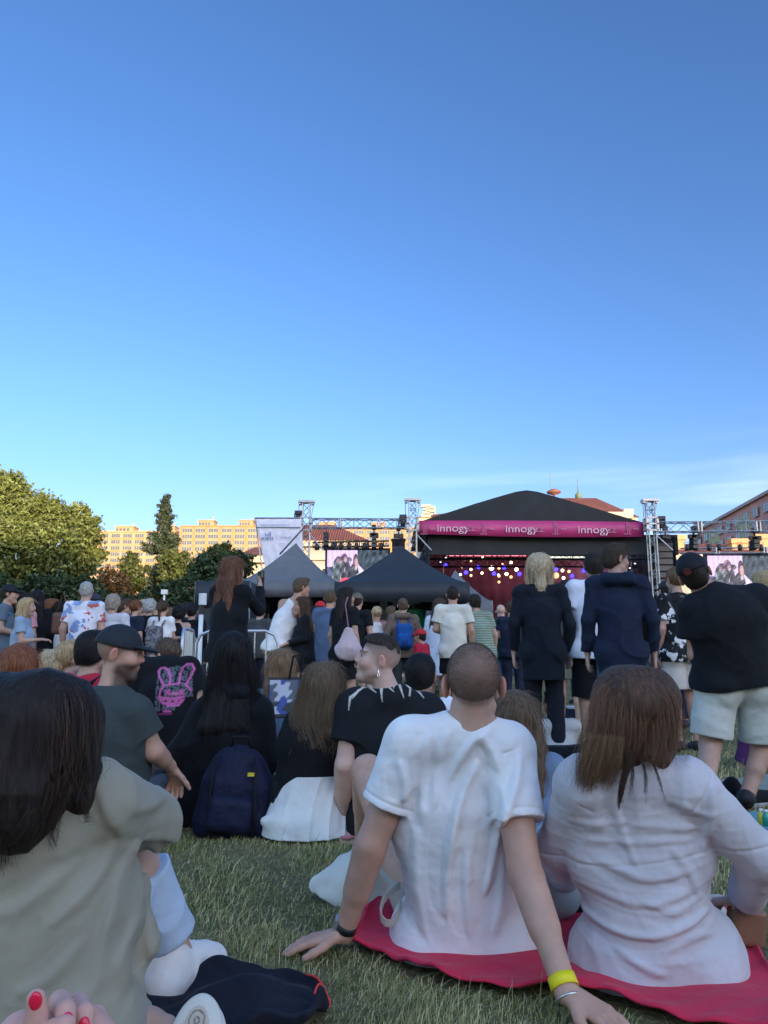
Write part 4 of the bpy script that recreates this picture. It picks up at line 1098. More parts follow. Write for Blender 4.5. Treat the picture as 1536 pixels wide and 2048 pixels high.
for a, b, t0 in ((1345, 1359, 1076), (1466, 1491, 1083), (1514, 1531, 1074)):
    mb = MB(); mb.span(at(a, 1112, 59.4), at(b, t0, 60.4)); p_, q_ = at(a, t0, 59.3), at(b, t0, 60.5); mb.span(p_ - (.12, 0, .12), q_ + (.12, 0, .06))
    mb.build('chimney', plain('brick_orange', (.55, .30, .15), .85, bs=9), rr_).data.transform(TT_)

# ================================================================== STAGE
BLK = plain('black_pvc', (.014, .017, .022), .8, var=.25, vs_=1.2, bs=2.5, bst=.35, bd=.05); ALU = plain('aluminium', (.38, .39, .41), .42, .8); DKM = plain('dark_metal', (.03, .03, .034), .5, .3)
YS = 32.
MAG = plain('magenta_pvc', (.42, .030, .155), .5, var=.12, vs_=1.0, bs=1.6, bst=.5, bd=.05)
def text_obj(name, txt, size, loc, mat, parent=None, rot=(math.pi / 2, 0, 0), ext=.004, align='CENTER', sx=1.):
    c = bpy.data.curves.new(name, 'FONT'); c.body = txt; c.size = size; c.extrude = ext; c.align_x = align; c.align_y = 'CENTER'; c.materials.append(mat)
    tmp = bpy.data.objects.new('tmp', c); COL.objects.link(tmp); dg = bpy.context.evaluated_depsgraph_get(); me = bpy.data.meshes.new_from_object(tmp.evaluated_get(dg)); bpy.data.objects.remove(tmp)
    o = link(name, me, parent, loc); o.rotation_euler = rot; o.scale = (sx, 1, 1); return o
def stage():
    o = V3(at(1062, 1310, YS)[0], YS, 0); root = empty('concert_stage', o, 'covered concert stage with a black peaked roof and magenta fascia banner', 'stage'); T = Matrix.Translation(-Vector(o))
    P = lambda px, py, dy=0.: at(px, py, YS + dy)
    # roof: peaked front, sagging towards the eaves, 9 m deep
    n = 24; v = []; f = []
    prof = [(836, 1045), (872, 1033), (910, 1021), (950, 1008), (990, 996), (1032, 984), (1053, 981), (1075, 984), (1120, 996.5), (1165, 1009.5), (1210, 1023), (1250, 1035), (1288, 1046)]
    for j, dy in enumerate((0, 1.5, 5, 9)):
        for (px, py) in prof:
            p = P(px, py); p = p + V3(0, dy, 0); p[2] += (0, -.25, -.7, -1.3)[j] * math.sin(math.pi * (px - 836) / 452)
            v.append(p)
    m = len(prof)
    for j in range(3):
        for i in range(m - 1): f.append([j * m + i, j * m + i + 1, (j + 1) * m + i + 1, (j + 1) * m + i])
    b = len(v)
    for (px, py) in prof: q = P(px, py); q[2] = P(0, 1046)[2] - .1; v.append(q + V3(0, .01, 0))
    for i in range(m - 1): f.append([i, b + i, b + i + 1, i + 1])
    r = mesh_np('roof', np.array(v) - o, f, BLK, root, None, False)
    sol = r.modifiers.new('thick', 'SOLIDIFY'); sol.thickness = .03; sol.offset = 0
    # fascia banner, slightly bowed
    v = []; f = []; N = 40
    for i in range(N + 1):
        t = i / N; px = 833 + (1288 - 833) * t
        wv = .03 * math.sin(t * 31) + .02 * math.sin(t * 77 + 1)
        for py, k in ((1041.5 + 3.0 * t - 1.5 * math.sin(math.pi * t), 0), (1057, 1), (1067.5 + 6 * t + 3.5 * math.sin(math.pi * t), 0.3)):
            v.append(P(px, py, -.10 - wv * k))
    for i in range(N):
        for j in range(2): f.append([i * 3 + j, (i + 1) * 3 + j, (i + 1) * 3 + j + 1, i * 3 + j + 1])
    fb = mesh_np('fascia_banner', np.array(v) - o, f, MAG, root, None, True); fb.modifiers.new('thick', 'SOLIDIFY').thickness = .02
    LT = plain('print_pink', (.62, .40, .50), .6); LF = plain('print_faint', (.42, .13, .23), .6)
    for px in (906, 1043, 1188):
        py = 1056.5 + (px - 906) * .012
        text_obj('lettering', 'innogy', .44, P(px, py, -.19) - o, LT, fb, sx=1.18); text_obj('lettering', '.cz', .40, P(px + 33, py, -.19) - o, LF, fb, sx=1.15)
    for px in (848, 966, 1110, 1254):
        mb = MB()
        for k in (0, 1): mb.box(P(px + k * 4, 1056, -.17) - o, (.035, .015, .5 - .12 * k))
        mb.box(P(px + 1, 1068, -.15) - o, (.3, .015, .035)); mb.box(P(px + 18, 1058, -.17) - o, (.22, .015, .06)); mb.build('printed_mark', LF, fb)
    # black side and back drapes, deck, backdrop
    zb = P(0, 1072)[2]; x0, x1 = P(840, 0)[0], P(1285, 0)[0]
    mb = MB()
    N = 60
    BD = plain('backdrop_maroon', (.25, .095, .145), .9, var=.35, vs_=.5, bs=2.0, bst=.6, bd=.1)
    v = []; f = []
    for i in range(N + 1):
        x = x0 + .3 + (x1 - x0 - .6) * i / N; y = YS + 8.4 + .08 * math.sin(i * 1.9)
        v += [(x, y, 1.2), (x, y, zb + .3)]
    for i in range(N): f.append([2 * i, 2 * i + 2, 2 * i + 3, 2 * i + 1])
    mesh_np('backdrop', np.array(v) - o, f, BD, root, None, True).modifiers.new('thick', 'SOLIDIFY').thickness = .03
    for sx in (x0 + .15, x1 - .15):
        v = []; f = []
        for i in range(31): v += [(sx + .06 * math.sin(i * 2.1), YS + .2 + 8.2 * i / 30, 1.2), (sx + .06 * math.sin(i * 2.1), YS + .2 + 8.2 * i / 30, zb)]
        for i in range(30): f.append([2 * i, 2 * i + 2, 2 * i + 3, 2 * i + 1])
        mesh_np('side_drape', np.array(v) - o, f, BLK, root, None, True).modifiers.new('thick', 'SOLIDIFY').thickness = .03
    mb.span((x0, YS + .2, 0), (x1, YS + 9, 1.2)); mb.build('deck', BLK, root).data.transform(T)
    mb = MB(); mb.span((x0, YS + .3, zb - .75), (x1, YS + .5, zb + .1)); mb.build('valance', BLK, root).data.transform(T)
    mb = MB()
    for yy in (YS + 2, YS + 5): truss_pts(mb, V3(x0, yy, zb - .55), V3(x1, yy, zb - .55), .36, .03)
    mb.build('roof_truss', DKM, root).data.transform(T)
    return root
def truss_pts(mb, a, b, w, r, step=None):
    a, b = V3(*a), V3(*b); d = nrm(b - a); L = np.linalg.norm(b - a)
    u = nrm(np.cross(d, (0, 1, 0) if abs(d[1]) < .9 else (1, 0, 0))); v = np.cross(d, u); c = [(u * i + v * j) * w / 2 for i, j in ((-1, -1), (1, -1), (1, 1), (-1, 1))]
    for q in c: mb.tube([a + q, b + q], r, 6)
    n = max(2, int(round(L / (step or w * 1.15))))
    for k in range(n):
        p0, p1 = a + d * L * k / n, a + d * L * (k + 1) / n
        for s in range(4):
            s2 = (s + 1) % 4
            mb.tube([p0 + c[s], p1 + c[s2]] if k % 2 == 0 else [p0 + c[s2], p1 + c[s]], r * .5, 4, False)
        if k % 4 == 0:
            for s in range(4): mb.tube([p0 + c[s], p0 + c[(s + 1) % 4]], r * .6, 4, False)
stage()
def tower(px, top_py, label, Y=YS - .4):
    p = at(px, top_py + 4, Y); o = V3(p[0], Y, 0); root = empty('truss_tower', o, label, 'truss tower', 'truss towers of the stage')
    mb = MB(); truss_pts(mb, (0, 0, .1), (0, 0, p[2]), .30, .028, .34); mb.build('mast', ALU, root)
    mb = MB(); mb.box((0, 0, p[2] + .06), (.66, .42, .09)); mb.box((-.26, 0, p[2] + .0), (.1, .3, .12)); mb.box((.26, 0, p[2]), (.1, .3, .12)); mb.build('head_block', ALU, root)
    mb = MB(); z = at(px, 1049, Y)[2]; 
    for x in (-.21, .21): mb.box((x, -.21, z), (.10, .05, .52)); mb.box((x, .21, z), (.10, .05, .52))
    for zz in (-.26, .26, 0): mb.box((0, -.21, z + zz), (.5, .05, .06)); mb.box((-.21, 0, z + zz), (.05, .42, .06)); mb.box((.21, 0, z + zz), (.05, .42, .06))
    mb.build('sleeve_block', ALU, root)
    mb = MB(); mb.tube([(-.3, -.05, p[2]), (-.3, -.05, z + .3)], .012, 5); mb.tube([(.3, .05, p[2]), (.2, .05, z + .3)], .010, 5); mb.build('chain', DKM, root)
    mb = MB(); mb.box((0, 0, .05), (1.2, 1.2, .1)); mb.build('base', ALU, root); mb = MB(); mb.tube([(.15, 0, z - .4), (.75, -.2, z - 1.1)], .03, 6); mb.build('brace', ALU, root)
tower(613, 1003, 'truss tower at the left end, beside the white hoarding'); tower(825, 999, 'truss tower between the black tent peak and the stage roof'); tower(1299, 1000, 'truss tower at the right side of the stage')
def beam(name, label, pa, pb_, w, r, m=ALU):
    o = (pa + pb_) / 2; root = empty(name, o, label, 'truss beam', 'truss beams carrying speakers and lamps'); mb = MB(); truss_pts(mb, pa - o, pb_ - o, w, r); mb.build('truss', m, root)
    mb = MB(); L = np.linalg.norm(pb_ - pa); d = nrm(pb_ - pa)
    for k in (.3, .7):
        for s in (-.04, .04): mb.box((pa - o) + d * L * (k + s * .3), (.05, w + .04, w + .04))
    mb.build('connector', m, root); return root
beam('truss_beam', 'thick horizontal truss left of the stage', at(622, 1047, YS - .4), at(815, 1048, YS - .4), .37, .026)
beam('truss_beam', 'thick horizontal truss right of the stage', at(1309, 1055, YS - .4), at(1600, 1053, YS - .4), .40, .026)
beam('lamp_truss', 'thin dark lamp truss above the left video screen', at(626, 1090, YS + 3), at(778, 1087, YS + 3), .24, .022, DKM)
beam('lamp_truss', 'thin pale lamp truss above the right video screen', at(1362, 1102, YS + 3), at(1600, 1100, YS + 3), .24, .022, ALU)
def par_can(px, py, Y, label, up=True, mat=None, s=1.0, group='small lamps on the thin trusses'):
    p = at(px, py, Y); root = empty('stage_lamp', p, label, 'stage lamp', group); mb = MB()
    mb.lathe([(0, .17), (.07, .17), (.085, .05), (.10, -.12), (.085, -.12)], (0, 0, 0), 12)
    if s != 1: mb.v = [tuple(V3(*q) * s) for q in mb.v]
    mb.build('lamp_body', DKM, root, smooth=True); mb = MB(); mb.tube([(-.11 * s, 0, 0), (-.11 * s, 0, .26 * s), (.11 * s, 0, .26 * s), (.11 * s, 0, 0)], .015 * s, 5); mb.build('yoke', DKM, root)
for i, px in enumerate((634, 650, 666, 682, 698, 713, 729, 748, 762)): par_can(px, 1094, YS + 2.9, 'small dark lamp hanging from the thin truss above the left screen', s=1.15)
for i, px in enumerate((1374, 1392, 1418, 1438, 1480, 1502, 1522)): par_can(px, 1096, YS + 2.9, 'small dark lamp on the thin truss above the right screen')
def line_array(px, py0, py1, wpx, Y, label, n=None, hoist=None):
    a, b = at(px, py0, Y), at(px, py1, Y); hgt = a[2] - b[2]; w = wpx / F * Y; root = empty('loudspeaker_array', b, label, 'loudspeaker', 'hanging loudspeakers')
    n = n or max(2, int(round(hgt / .3)))
    for k in range(n):
        mb = MB(); z = hgt * (1 - (k + .5) / n); tilt = R(-2 - 2.2 * k); M = np.array(Matrix.Rotation(tilt, 3, 'X')); mb.box((0, .05 * k * k / n, z), (w, .45, hgt / n * .93), M); e = mb.build('cabinet', BLK, root)
        mb = MB(); mb.box((0, .05 * k * k / n - .235, z), (w * .9, .02, hgt / n * .8), M); mb.build('grille', plain('grille', (.02, .022, .028), .4, .2, bs=120), e)
    mb = MB(); mb.box((0, 0, hgt + .06), (w * 1.15, .3, .09)); mb.tube([(0, 0, hgt + .1), (0, 0, hgt + (hoist or .5))], .02, 5); mb.build('rigging_frame', DKM, root)
line_array(652, 1070, 1092, 9, YS - .2, 'slim loudspeaker cluster hanging in front of the red villa roof', 3, .35)
line_array(748, 1073, 1096, 9, YS - .2, 'slim loudspeaker cluster under a wide bar left of the stage', 3, .45)
line_array(797, 1083, 1128, 26, YS + .6, 'large black line array left of the stage', 5, .9)
line_array(1331, 1092, 1210, 36, YS + .2, 'tall black line array right of the stage', 9, .9)
line_array(1388, 1076, 1098, 9, YS - .2, 'slim loudspeaker cluster under a wide bar right of the stage', 3, .45)
line_array(1510, 1080, 1098, 12, YS - .2, 'short dark loudspeaker cluster at the far right', 2, .5)
for px, py, wpx in ((748, 1070, 18), (1388, 1073, 22), (1510, 1076, 22), (797, 1072, 20), (1331, 1073, 15)):
    p = at(px, py, YS - .25); root = empty('hoist_bar', p, 'dark hoist bar under the truss above the ' + {748: 'second slim left', 1388: 'slim right', 1510: 'short far right', 797: 'large left', 1331: 'tall right'}[px] + ' loudspeakers', 'hoist', 'hoists on the trusses')
    mb = MB(); mb.box((0, 0, 0), (wpx / F * YS, .2, .16)); mb.box((wpx / F * YS * .3, .0, -.06), (.16, .22, .12)); mb.build('bar', DKM, root); mb = MB(); mb.tube([(0, 0, .05), (0, 0, .45)], .03, 6); mb.box((0, 0, .32), (.18, .18, .2)); mb.build('motor', DKM, root)
for px, py, t in ((597, 1034, 'on the end of the white hoarding'), (806, 1042, 'beside the middle truss tower'), (1322, 1045, 'beside the right truss tower')):
    p = at(px, py, YS - .5); root = empty('moving_lamp', p, 'black moving head lamp clamped ' + t, 'stage lamp', 'moving head lamps'); mb = MB(); mb.box((0, 0, .18), (.3, .28, .14)); mb.box((-.15, 0, .0), (.05, .12, .3)); mb.box((.15, 0, 0), (.05, .12, .3)); mb.build('base', DKM, root)
    mb = MB(); mb.lathe([(0, .14), (.1, .12), (.12, -.05), (.10, -.24), (0, -.24)], (0, 0, 0), 12); mb.build('head', DKM, root, smooth=True)
# lit stage lamps
def glow(px, py, c, k, r, label, dy=6.0, st=None):
    p = at(px, py, YS + dy); root = empty('stage_lamp', p, label, 'stage lamp', 'lit lamps inside the stage')
    mb = MB(); mb.lathe([(0, .2), (r * .8, .2), (r * 1.1, .02), (r * 1.1, -.02)], (0, 0, 0), 12); b = mb.build('housing', DKM, root, smooth=True); b.rotation_euler = (R(-75), 0, 0)
    mb = MB(); mb.lathe([(0, -.05), (r * .7, -.035), (r, 0)], (0, 0, 0), 14); l = mb.build('lens', emit(k, c, st or 6), root, smooth=True); l.rotation_euler = (R(-75), 0, 0)
WL = [(983, 1136, .16), (998, 1136, .10), (1022, 1125, .10), (998, 1152, .10), (1013, 1148, .11), (1022, 1154, .10), (1033, 1139, .12), (998, 1164, .09), (964, 1146, .08), (942, 1122, .07), (942, 1139, .08), (942, 1151, .09), (921, 1149, .08), (924, 1134, .08), (965, 1114, .05), (1112, 1151, .20), (1125, 1141, .1), (1138, 1143, .1), (1127, 1156, .1), (1127, 1167, .1), (997, 1150, .07), (1005, 1128, .06)]
BL = [(988, 1147), (1008, 1135), (1039, 1148), (957, 1134), (932, 1145), (891, 1131), (1112, 1139), (1144, 1152), (1168, 1141)]
for i, (x, y, r) in enumerate(WL):
    wm = i % 2; glow(x, y, (1, .60, .24) if wm else (1, .84, .56), 'warm_lamp' if wm else 'white_lamp', r * .75, ('amber lamp' if wm else 'white lamp') + ' glowing in front of the maroon stage backdrop', st=.62 if r < .14 else 2.0)
for k_, (x, y, c_) in enumerate(((930, 1120, (1, .42, .5)), (1000, 1118, (1, .5, .55)), (1060, 1118, (1, .42, .5)), (1130, 1120, (1, .5, .45)), (1200, 1122, (1, .42, .5)))):
    ld = bpy.data.lights.new('stage_wash', 'POINT'); ld.energy = 8; ld.color = c_; ld.shadow_soft_size = .15; lo_ = bpy.data.objects.new('stage_wash', ld); COL.objects.link(lo_); lo_.location = tuple(at(x, y, YS + 5.6))
for x, y in BL: glow(x, y, (.03, .02, 1), 'blue_lamp', .10, 'deep blue lamp glowing in front of the maroon stage backdrop', st=2.2)
for (a, b, py0, py1, c, k, t) in ((893, 1052, 1109, 1112, (.62, .14, .20), 'pink_bar', 'pink'), (1095, 1175, 1115, 1114, (.42, .43, .36), 'white_bar', 'pale')):
    p, q = at(a, py0, YS + 4), at(b, py1, YS + 4); root = empty('light_bar', (p + q) / 2, t + ' light bar under the stage roof', 'light bar', 'light bars under the stage roof'); o = (p + q) / 2
    mb = MB(); mb.box((0, 0, 0), (q[0] - p[0], .05, .075)); mb.build('tube', emit(k, c, .9), root); mb = MB(); mb.box((0, .05, .06), (q[0] - p[0], .1, .06)); mb.build('rail', DKM, root)
for px, py, n in ((1258, 1085, 5), (1262, 1110, 6), (897, 1088, 5), (886, 1116, 4)):
    root = empty('lamp_rack', at(px, py, YS + 2.5), {1258: 'upper rack of small lamps at the right stage side', 1262: 'lower rack of small lamps at the right stage side', 897: 'upper rack of small lamps at the left stage side', 886: 'lower rack of small lamps at the left stage side'}[px], 'lamp rack', 'lamp racks at the stage sides')
    mb = MB(); mb.tube([(0, 0, .5), (0, 0, -.8)], .03, 6); mb.build('post', ALU, root); mb = MB()
    for k in range(n): mb.box(((-1) ** k * .12, 0, .4 - k * .2), (.2, .2, .13))
    mb.build('lamp_body', DKM, root); mb = MB()
    for k in range(n): mb.box(((-1) ** k * .12, -.11, .4 - k * .2), (.08, .02, .05))
    mb.build('lens', emit('rack_lens', (.55, .5, .55), .7), root)

# ================================================================== SCREENS
def screen(label, px0, px1, py0, py1, Y):
    a, b = at(px0, py0, Y), at(px1, py1, Y); w, h_ = b[0] - a[0], a[2] - b[2]; nx, ny = 150, int(150 * h_ / w); o = V3(a[0] + w / 2, Y, b[2])
    root = empty('video_screen', o, label, 'video screen', 'video screens beside the stage')
    u, v = np.meshgrid((np.arange(nx) + .5) / nx, (np.arange(ny) + .5) / ny, indexing='ij'); asp = h_ / w
    I = np.zeros((nx, ny, 3)); I[:] = (.42, .32, .55); I *= (1 - .10 * np.sin(u * 90))[..., None]
    V = v * asp
    I[(u > .62 + (asp - V - .02) * -1.15 + .45)] = (.030, .042, .058)
    I[(u - .0 > .86 - (V) * .9 * 1.0) & (u > .5)] = (.030, .042, .058)
    g = np.random.default_rng(4)
    def ell(cx, cy, rx, ry, c, rot=0.):
        x, y = u - cx, V - cy; x, y = x * math.cos(rot) + y * math.sin(rot), -x * math.sin(rot) + y * math.cos(rot); m = (x / rx) ** 2 + (y / ry) ** 2 < 1; I[m] = c
    def line(x0, y0, x1, y1, t, c):
        e = np.array([x1 - x0, y1 - y0]); tt = np.clip(((u - x0) * e[0] + (V - y0) * e[1]) / (e @ e), 0, 1); I[np.hypot(u - x0 - e[0] * tt, V - y0 - e[1] * tt) < t] = c
    I[(V < asp * .55) & (u < .16)] = (.05, .06, .12)
    ell(.17, asp * .30, .10, asp * .50, (.06, .075, .09)); ell(.30, asp * .32, .09, asp * .48, (.035, .035, .05)); ell(.44, asp * .24, .09, asp * .40, (.03, .03, .045))
    ell(.19, asp * .74, .05, asp * .10, (.10, .07, .10)); ell(.28, asp * .80, .055, asp * .11, (.13, .07, .11)); ell(.36, asp * .75, .05, asp * .06, (.08, .06, .09)); ell(.47, asp * .70, .043, asp * .20, (.07, .04, .055))
    ell(.175, asp * .70, .020, asp * .07, (.15, .11, .13)); ell(.305, asp * .74, .022, asp * .08, (.19, .13, .16)); ell(.48, asp * .66, .026, asp * .12, (.36, .21, .22)); ell(.475, asp * .52, .02, asp * .05, (.3, .28, .3))
    for k in range(26):
        x, y = g.uniform(.08, .5), g.uniform(.1, .75) * asp; line(x, y, x + g.normal() * .02, y + .05, .004, (g.uniform(.05, .4),) * 3)
    ell(.30, asp * .12, .10, asp * .15, (.42, .05, .09), .3); line(.33, asp * .10, .56, asp * .42, .016, (.38, .36, .42)); ell(.56, asp * .42, .028, asp * .07, (.45, .43, .5))
    line(.78, asp * .28, .78, asp * .5, .007, (.3, .33, .38)); line(.75, asp * .2, .8, asp * .3, .007, (.2, .22, .26))
    pn = np.c_[u.ravel() * 30, V.ravel() * 30, np.zeros(u.size)]; nz_ = (wnoise(41, 2.2, 6)(pn) + .6 * wnoise(42, 5, 6)(pn)).reshape(u.shape); dk = I.max(-1) < .3; I *= np.where(dk, np.clip(1 + 1.3 * nz_, .35, 2.6), 1 + .12 * nz_)[..., None]
    gu, gv_ = np.meshgrid(np.linspace(0, 1, nx + 1), np.linspace(0, 1, ny + 1), indexing='ij')
    vv = np.stack([(gu.ravel() - .5) * w, np.full(gu.size, -.12), gv_.ravel() * h_], 1)
    i, j = np.meshgrid(np.arange(nx), np.arange(ny), indexing='ij'); n1 = ny + 1
    q = np.stack([i * n1 + j, (i + 1) * n1 + j, (i + 1) * n1 + j + 1, i * n1 + j + 1], -1).reshape(-1, 4)
    me = mesh_np('display', vv, q, None, root); ca = me.data.color_attributes.new('Col', 'FLOAT_COLOR', 'CORNER')
    c4 = np.ones((nx * ny * 4, 4), np.float32); c4[:, :3] = np.repeat(I.reshape(-1, 3), 4, 0); ca.data.foreach_set('color', c4.ravel())
    m, t, bb = new_mat('led_screen'); an = nd(t, 'ShaderNodeAttribute', attribute_name='Col'); bb.inputs['Base Color'].default_value = (.01, .01, .012, 1); t.links.new(an.outputs['Color'], bb.inputs['Emission Color']); bb.inputs['Emission Strength'].default_value = .62; me.data.materials.append(m)
    mb = MB(); mb.box((0, .02, h_ / 2), (w + .2, .24, h_ + .2)); mb.build('cabinet', DKM, root); mb = MB()
    for x in (-w / 2, w / 2): mb.box((x, .3, h_ / 2 - o[2] / 2), (.12, .12, o[2] + h_))
    mb.build('support', DKM, root)
screen('video screen showing musicians, left of the stage behind the tents', 655, 776, 1101, 1176, YS + 3.4)
screen('video screen showing musicians, right of the stage behind the man in the black cap', 1412, 1560, 1112, 1204, YS + 3.4)

# ================================================================== HOARDING, TENTS, BARRIERS
def hoarding():
    Y = YS - 1.2; tl, tr, br, bl = at(510, 1036, Y), at(602, 1036, Y), at(614, 1215, Y), at(546, 1215, Y); o = V3(at(560, 1310, Y)[0], Y, 0)
    root = empty('fabric_hoarding', o, 'white fabric hoarding with faint blue logos beside the left truss tower', 'banner'); N = 24; v = []; f = []
    for i in range(N + 1):
        for j in range(N + 1):
            a, b = i / N, j / N; p = (tl * (1 - a) + tr * a) * (1 - b) + (bl * (1 - a) + br * a) * b; p = p + V3(0, .05 * math.sin(a * 9 + b * 5) * b + .04 * math.sin((a * 2 - b) * 14) * b, 0); v.append(p)
    for i in range(N):
        for j in range(N): f.append([i * (N + 1) + j, i * (N + 1) + j + 1, (i + 1) * (N + 1) + j + 1, (i + 1) * (N + 1) + j])
    s = mesh_np('sheet', np.array(v) - o, f, fabric((.66, .65, .76), .7), root, None, True); s.modifiers.new('thick', 'SOLIDIFY').thickness = .01
    mb = MB(); mb.tube([tl - o, tr - o], .03, 6); mb.tube([at(511, 1055, Y) - o, at(602, 1055, Y) - o + V3(0, -.05, 0)], .02, 6); mb.tube([at(510, 1036, Y + .1) - o, at(510, 1310, Y + .1) * V3(1, 1, 0) - o + V3(.9, 0, 0)], .03, 6); mb.build('frame', ALU, root)
    BLU = plain('print_blue', (.10, .17, .42), .7); PAL = plain('print_pale', (.40, .42, .58), .7)
    mb = MB()
    for (px, py, w, h_) in ((531, 1069, 2, 4), (534, 1070, 2, 3), (538, 1067, 1.5, 8), (541, 1067, 1.5, 8), (539.5, 1070.5, 4, 1.2), (525, 1077, 5, 3.4), (532, 1077, 2, 4), (536, 1077, 4, 1.4), (535, 1075, 1.5, 5), (541, 1075, 4, 1.3), (541, 1077, 1.4, 4.5), (545, 1075, 3, 1.3), (545, 1077, 1.4, 4.5)): mb.box(at(px, py, Y - .1) - o, (w / F * Y, .012, h_ / F * Y))
    mb.build('printed_mark', BLU, s); mb = MB()
    for (px, py, w, h_) in ((563, 1072, 1, 8), (566, 1072, 1, 8), (571, 1074, 5, 3), (580, 1074, 5, 3), (565, 1087, 10, 1), (552, 1049, 52, 1.2), (524, 1049, 8, 1.2)): mb.box(at(px, py, Y - .1) - o, (w / F * Y, .012, h_ / F * Y))
    mb.build('printed_mark', PAL, s)
    mb = MB(); mb.tube([at(609, 1054, Y - .2) - o, at(560, 1108, Y - 6) - o], .03, 6); mb.build('guy_strut', DKM, root)
hoarding()
def tent(label, peak, e_l, e_r, Y, half_d, mat, val, rot=0., colr=None, walls=()):
    """pop-up tent: four sagging roof panels, valance, legs; e_l / e_r eave corners in px on the near side"""
    a, b = at(*e_l, Y), at(*e_r, Y); w = b[0] - a[0]; z = (a[2] + b[2]) / 2; cx = (a[0] + b[0]) / 2; pk = at(*peak, Y + half_d); o = V3(cx, Y + half_d, 0); root = empty('canopy_tent', o, label, 'tent', 'canopy tents'); root.rotation_euler = (0, 0, rot)
    hw = w / 2; hd = half_d; Hh = pk[2] - z; N = 14; v = []; f = []
    cor = [(-hw, -hd), (hw, -hd), (hw, hd), (-hw, hd)]
    for s in range(4):
        c0, c1 = V3(*cor[s], 0), V3(*cor[(s + 1) % 4], 0); bb = len(v)
        for i in range(N + 1):
            t = i / N
            for j in range(N + 1):
                q = j / N; e = c0 + (c1 - c0) * q; p = e * (1 - t)
                zz = Hh * (t ** 1.32) - .10 * math.sin(math.pi * q) * math.sin(math.pi * min(1, t * 1.1)) * (1 - t); v.append((p[0], p[1], z + zz))
        for i in range(N):
            for j in range(N): f.append([bb + i * (N + 1) + j, bb + i * (N + 1) + j + 1, bb + (i + 1) * (N + 1) + j + 1, bb + (i + 1) * (N + 1) + j])
    r = mesh_np('roof', v, f, mat, root, None, True); r.modifiers.new('thick', 'SOLIDIFY').thickness = .008
    v = []; f = []; M = 20
    for s in range(4):
        c0, c1 = V3(*cor[s], 0), V3(*cor[(s + 1) % 4], 0); bb = len(v)
        for i in range(M + 1):
            q = i / M; p = (c0 + (c1 - c0) * q) * 1.008; wv = 1 + .006 * math.sin(i * 1.7)
            v += [(p[0], p[1], z + .02), (p[0] * wv, p[1] * wv, z - val)]
        for i in range(M): f.append([bb + 2 * i, bb + 2 * i + 1, bb + 2 * i + 3, bb + 2 * i + 2])
    r = mesh_np('valance', v, f, mat, root, None, True); r.modifiers.new('thick', 'SOLIDIFY').thickness = .008
    for c in cor: mb = MB(); mb.box((c[0] * .985, c[1] * .985, z / 2), (.05, .05, z)); mb.build('leg', plain('tent_leg', (.28, .29, .31), .4, .6), root)
    for s in walls:
        c0, c1 = V3(*cor[s], 0), V3(*cor[(s + 1) % 4], 0); v = []; f = []
        for i in range(41):
            p = (c0 + (c1 - c0) * i / 40) * (.99 + .006 * math.sin(i * 1.3)); v += [(p[0], p[1], .03), (p[0], p[1], z)]
        for i in range(40): f.append([2 * i, 2 * i + 2, 2 * i + 3, 2 * i + 1])
        mesh_np('side_wall', v, f, mat, root, None, True)
    return root
GRY = plain('grey_canvas', (.125, .132, .145), .7, var=.1, bs=3, bst=.3, bd=.03); BKC = plain('black_canvas', (.018, .024, .034), .65, var=.15, bs=3, bst=.3, bd=.03)
tent('grey pop-up tent with a pointed roof left of the black tent', (594, 1086), (466, 1166), (684, 1166), 17.5, 1.5, GRY, .32, 0, walls=(2, 1, 3))
tent('black pop-up tent with a pointed roof in front of the stage', (826, 1090), (670, 1166), (938, 1166), 16.2, 1.6, BKC, .40, 0, walls=(1, 3))
tent('low dark tent behind the woman holding up a phone', (440, 1152), (392, 1164), (500, 1164), 15.5, 1.3, BKC, .5, 0, walls=(0, 1, 2, 3))
tent('small grey tent whose side slopes down right of the black tent', (930, 1140), (860, 1205), (985, 1200), 21, 1.6, GRY, .5, 0, walls=(0, 1, 2, 3))
# counter and signs under the black tent
root = empty('sign_board', at(812, 1200, 17.6), 'white tilted menu board under the black tent', 'sign'); mb = MB(); M = np.array(Matrix.Rotation(R(-7), 3, 'Y')); mb.box((0, 0, 0), (.62, .04, .22), M); mb.build('board', plain('white_board', (.8, .8, .8), .5), root)
mb = MB(); mb.box((0, -.025, .03), (.6, .01, .035), M); mb.build('printed_mark', DKM, root); mb = MB(); mb.box((.1, .05, .3), (.03, .03, .4)); mb.build('hanger', DKM, root)
root = empty('price_list', at(767, 1222, 17.4), 'tall white price list under the black tent', 'sign'); mb = MB(); mb.box((0, 0, 0), (.16, .03, .5)); mb.build('board', plain('white_board', (.8, .8, .8), .5), root); mb = MB()
for k in range(9): mb.box((0, -.02, .2 - k * .05), (.11, .008, .016))
mb.build('printed_mark', plain('print_grey', (.3, .3, .3), .6), root); mb = MB(); mb.box((0, .03, -.7), (.03, .03, 1.3)); mb.build('post', DKM, root)
root = empty('sign_board', at(822, 1212, 17.7), 'black sign lettered MI at the back of the black tent', 'sign'); mb = MB(); mb.box((0, .03, 0), (.5, .03, .24)); mb.build('board', DKM, root); text_obj('lettering', 'MI', .19, (0, -.01, 0), plain('white_board', (.8, .8, .8), .5), root)
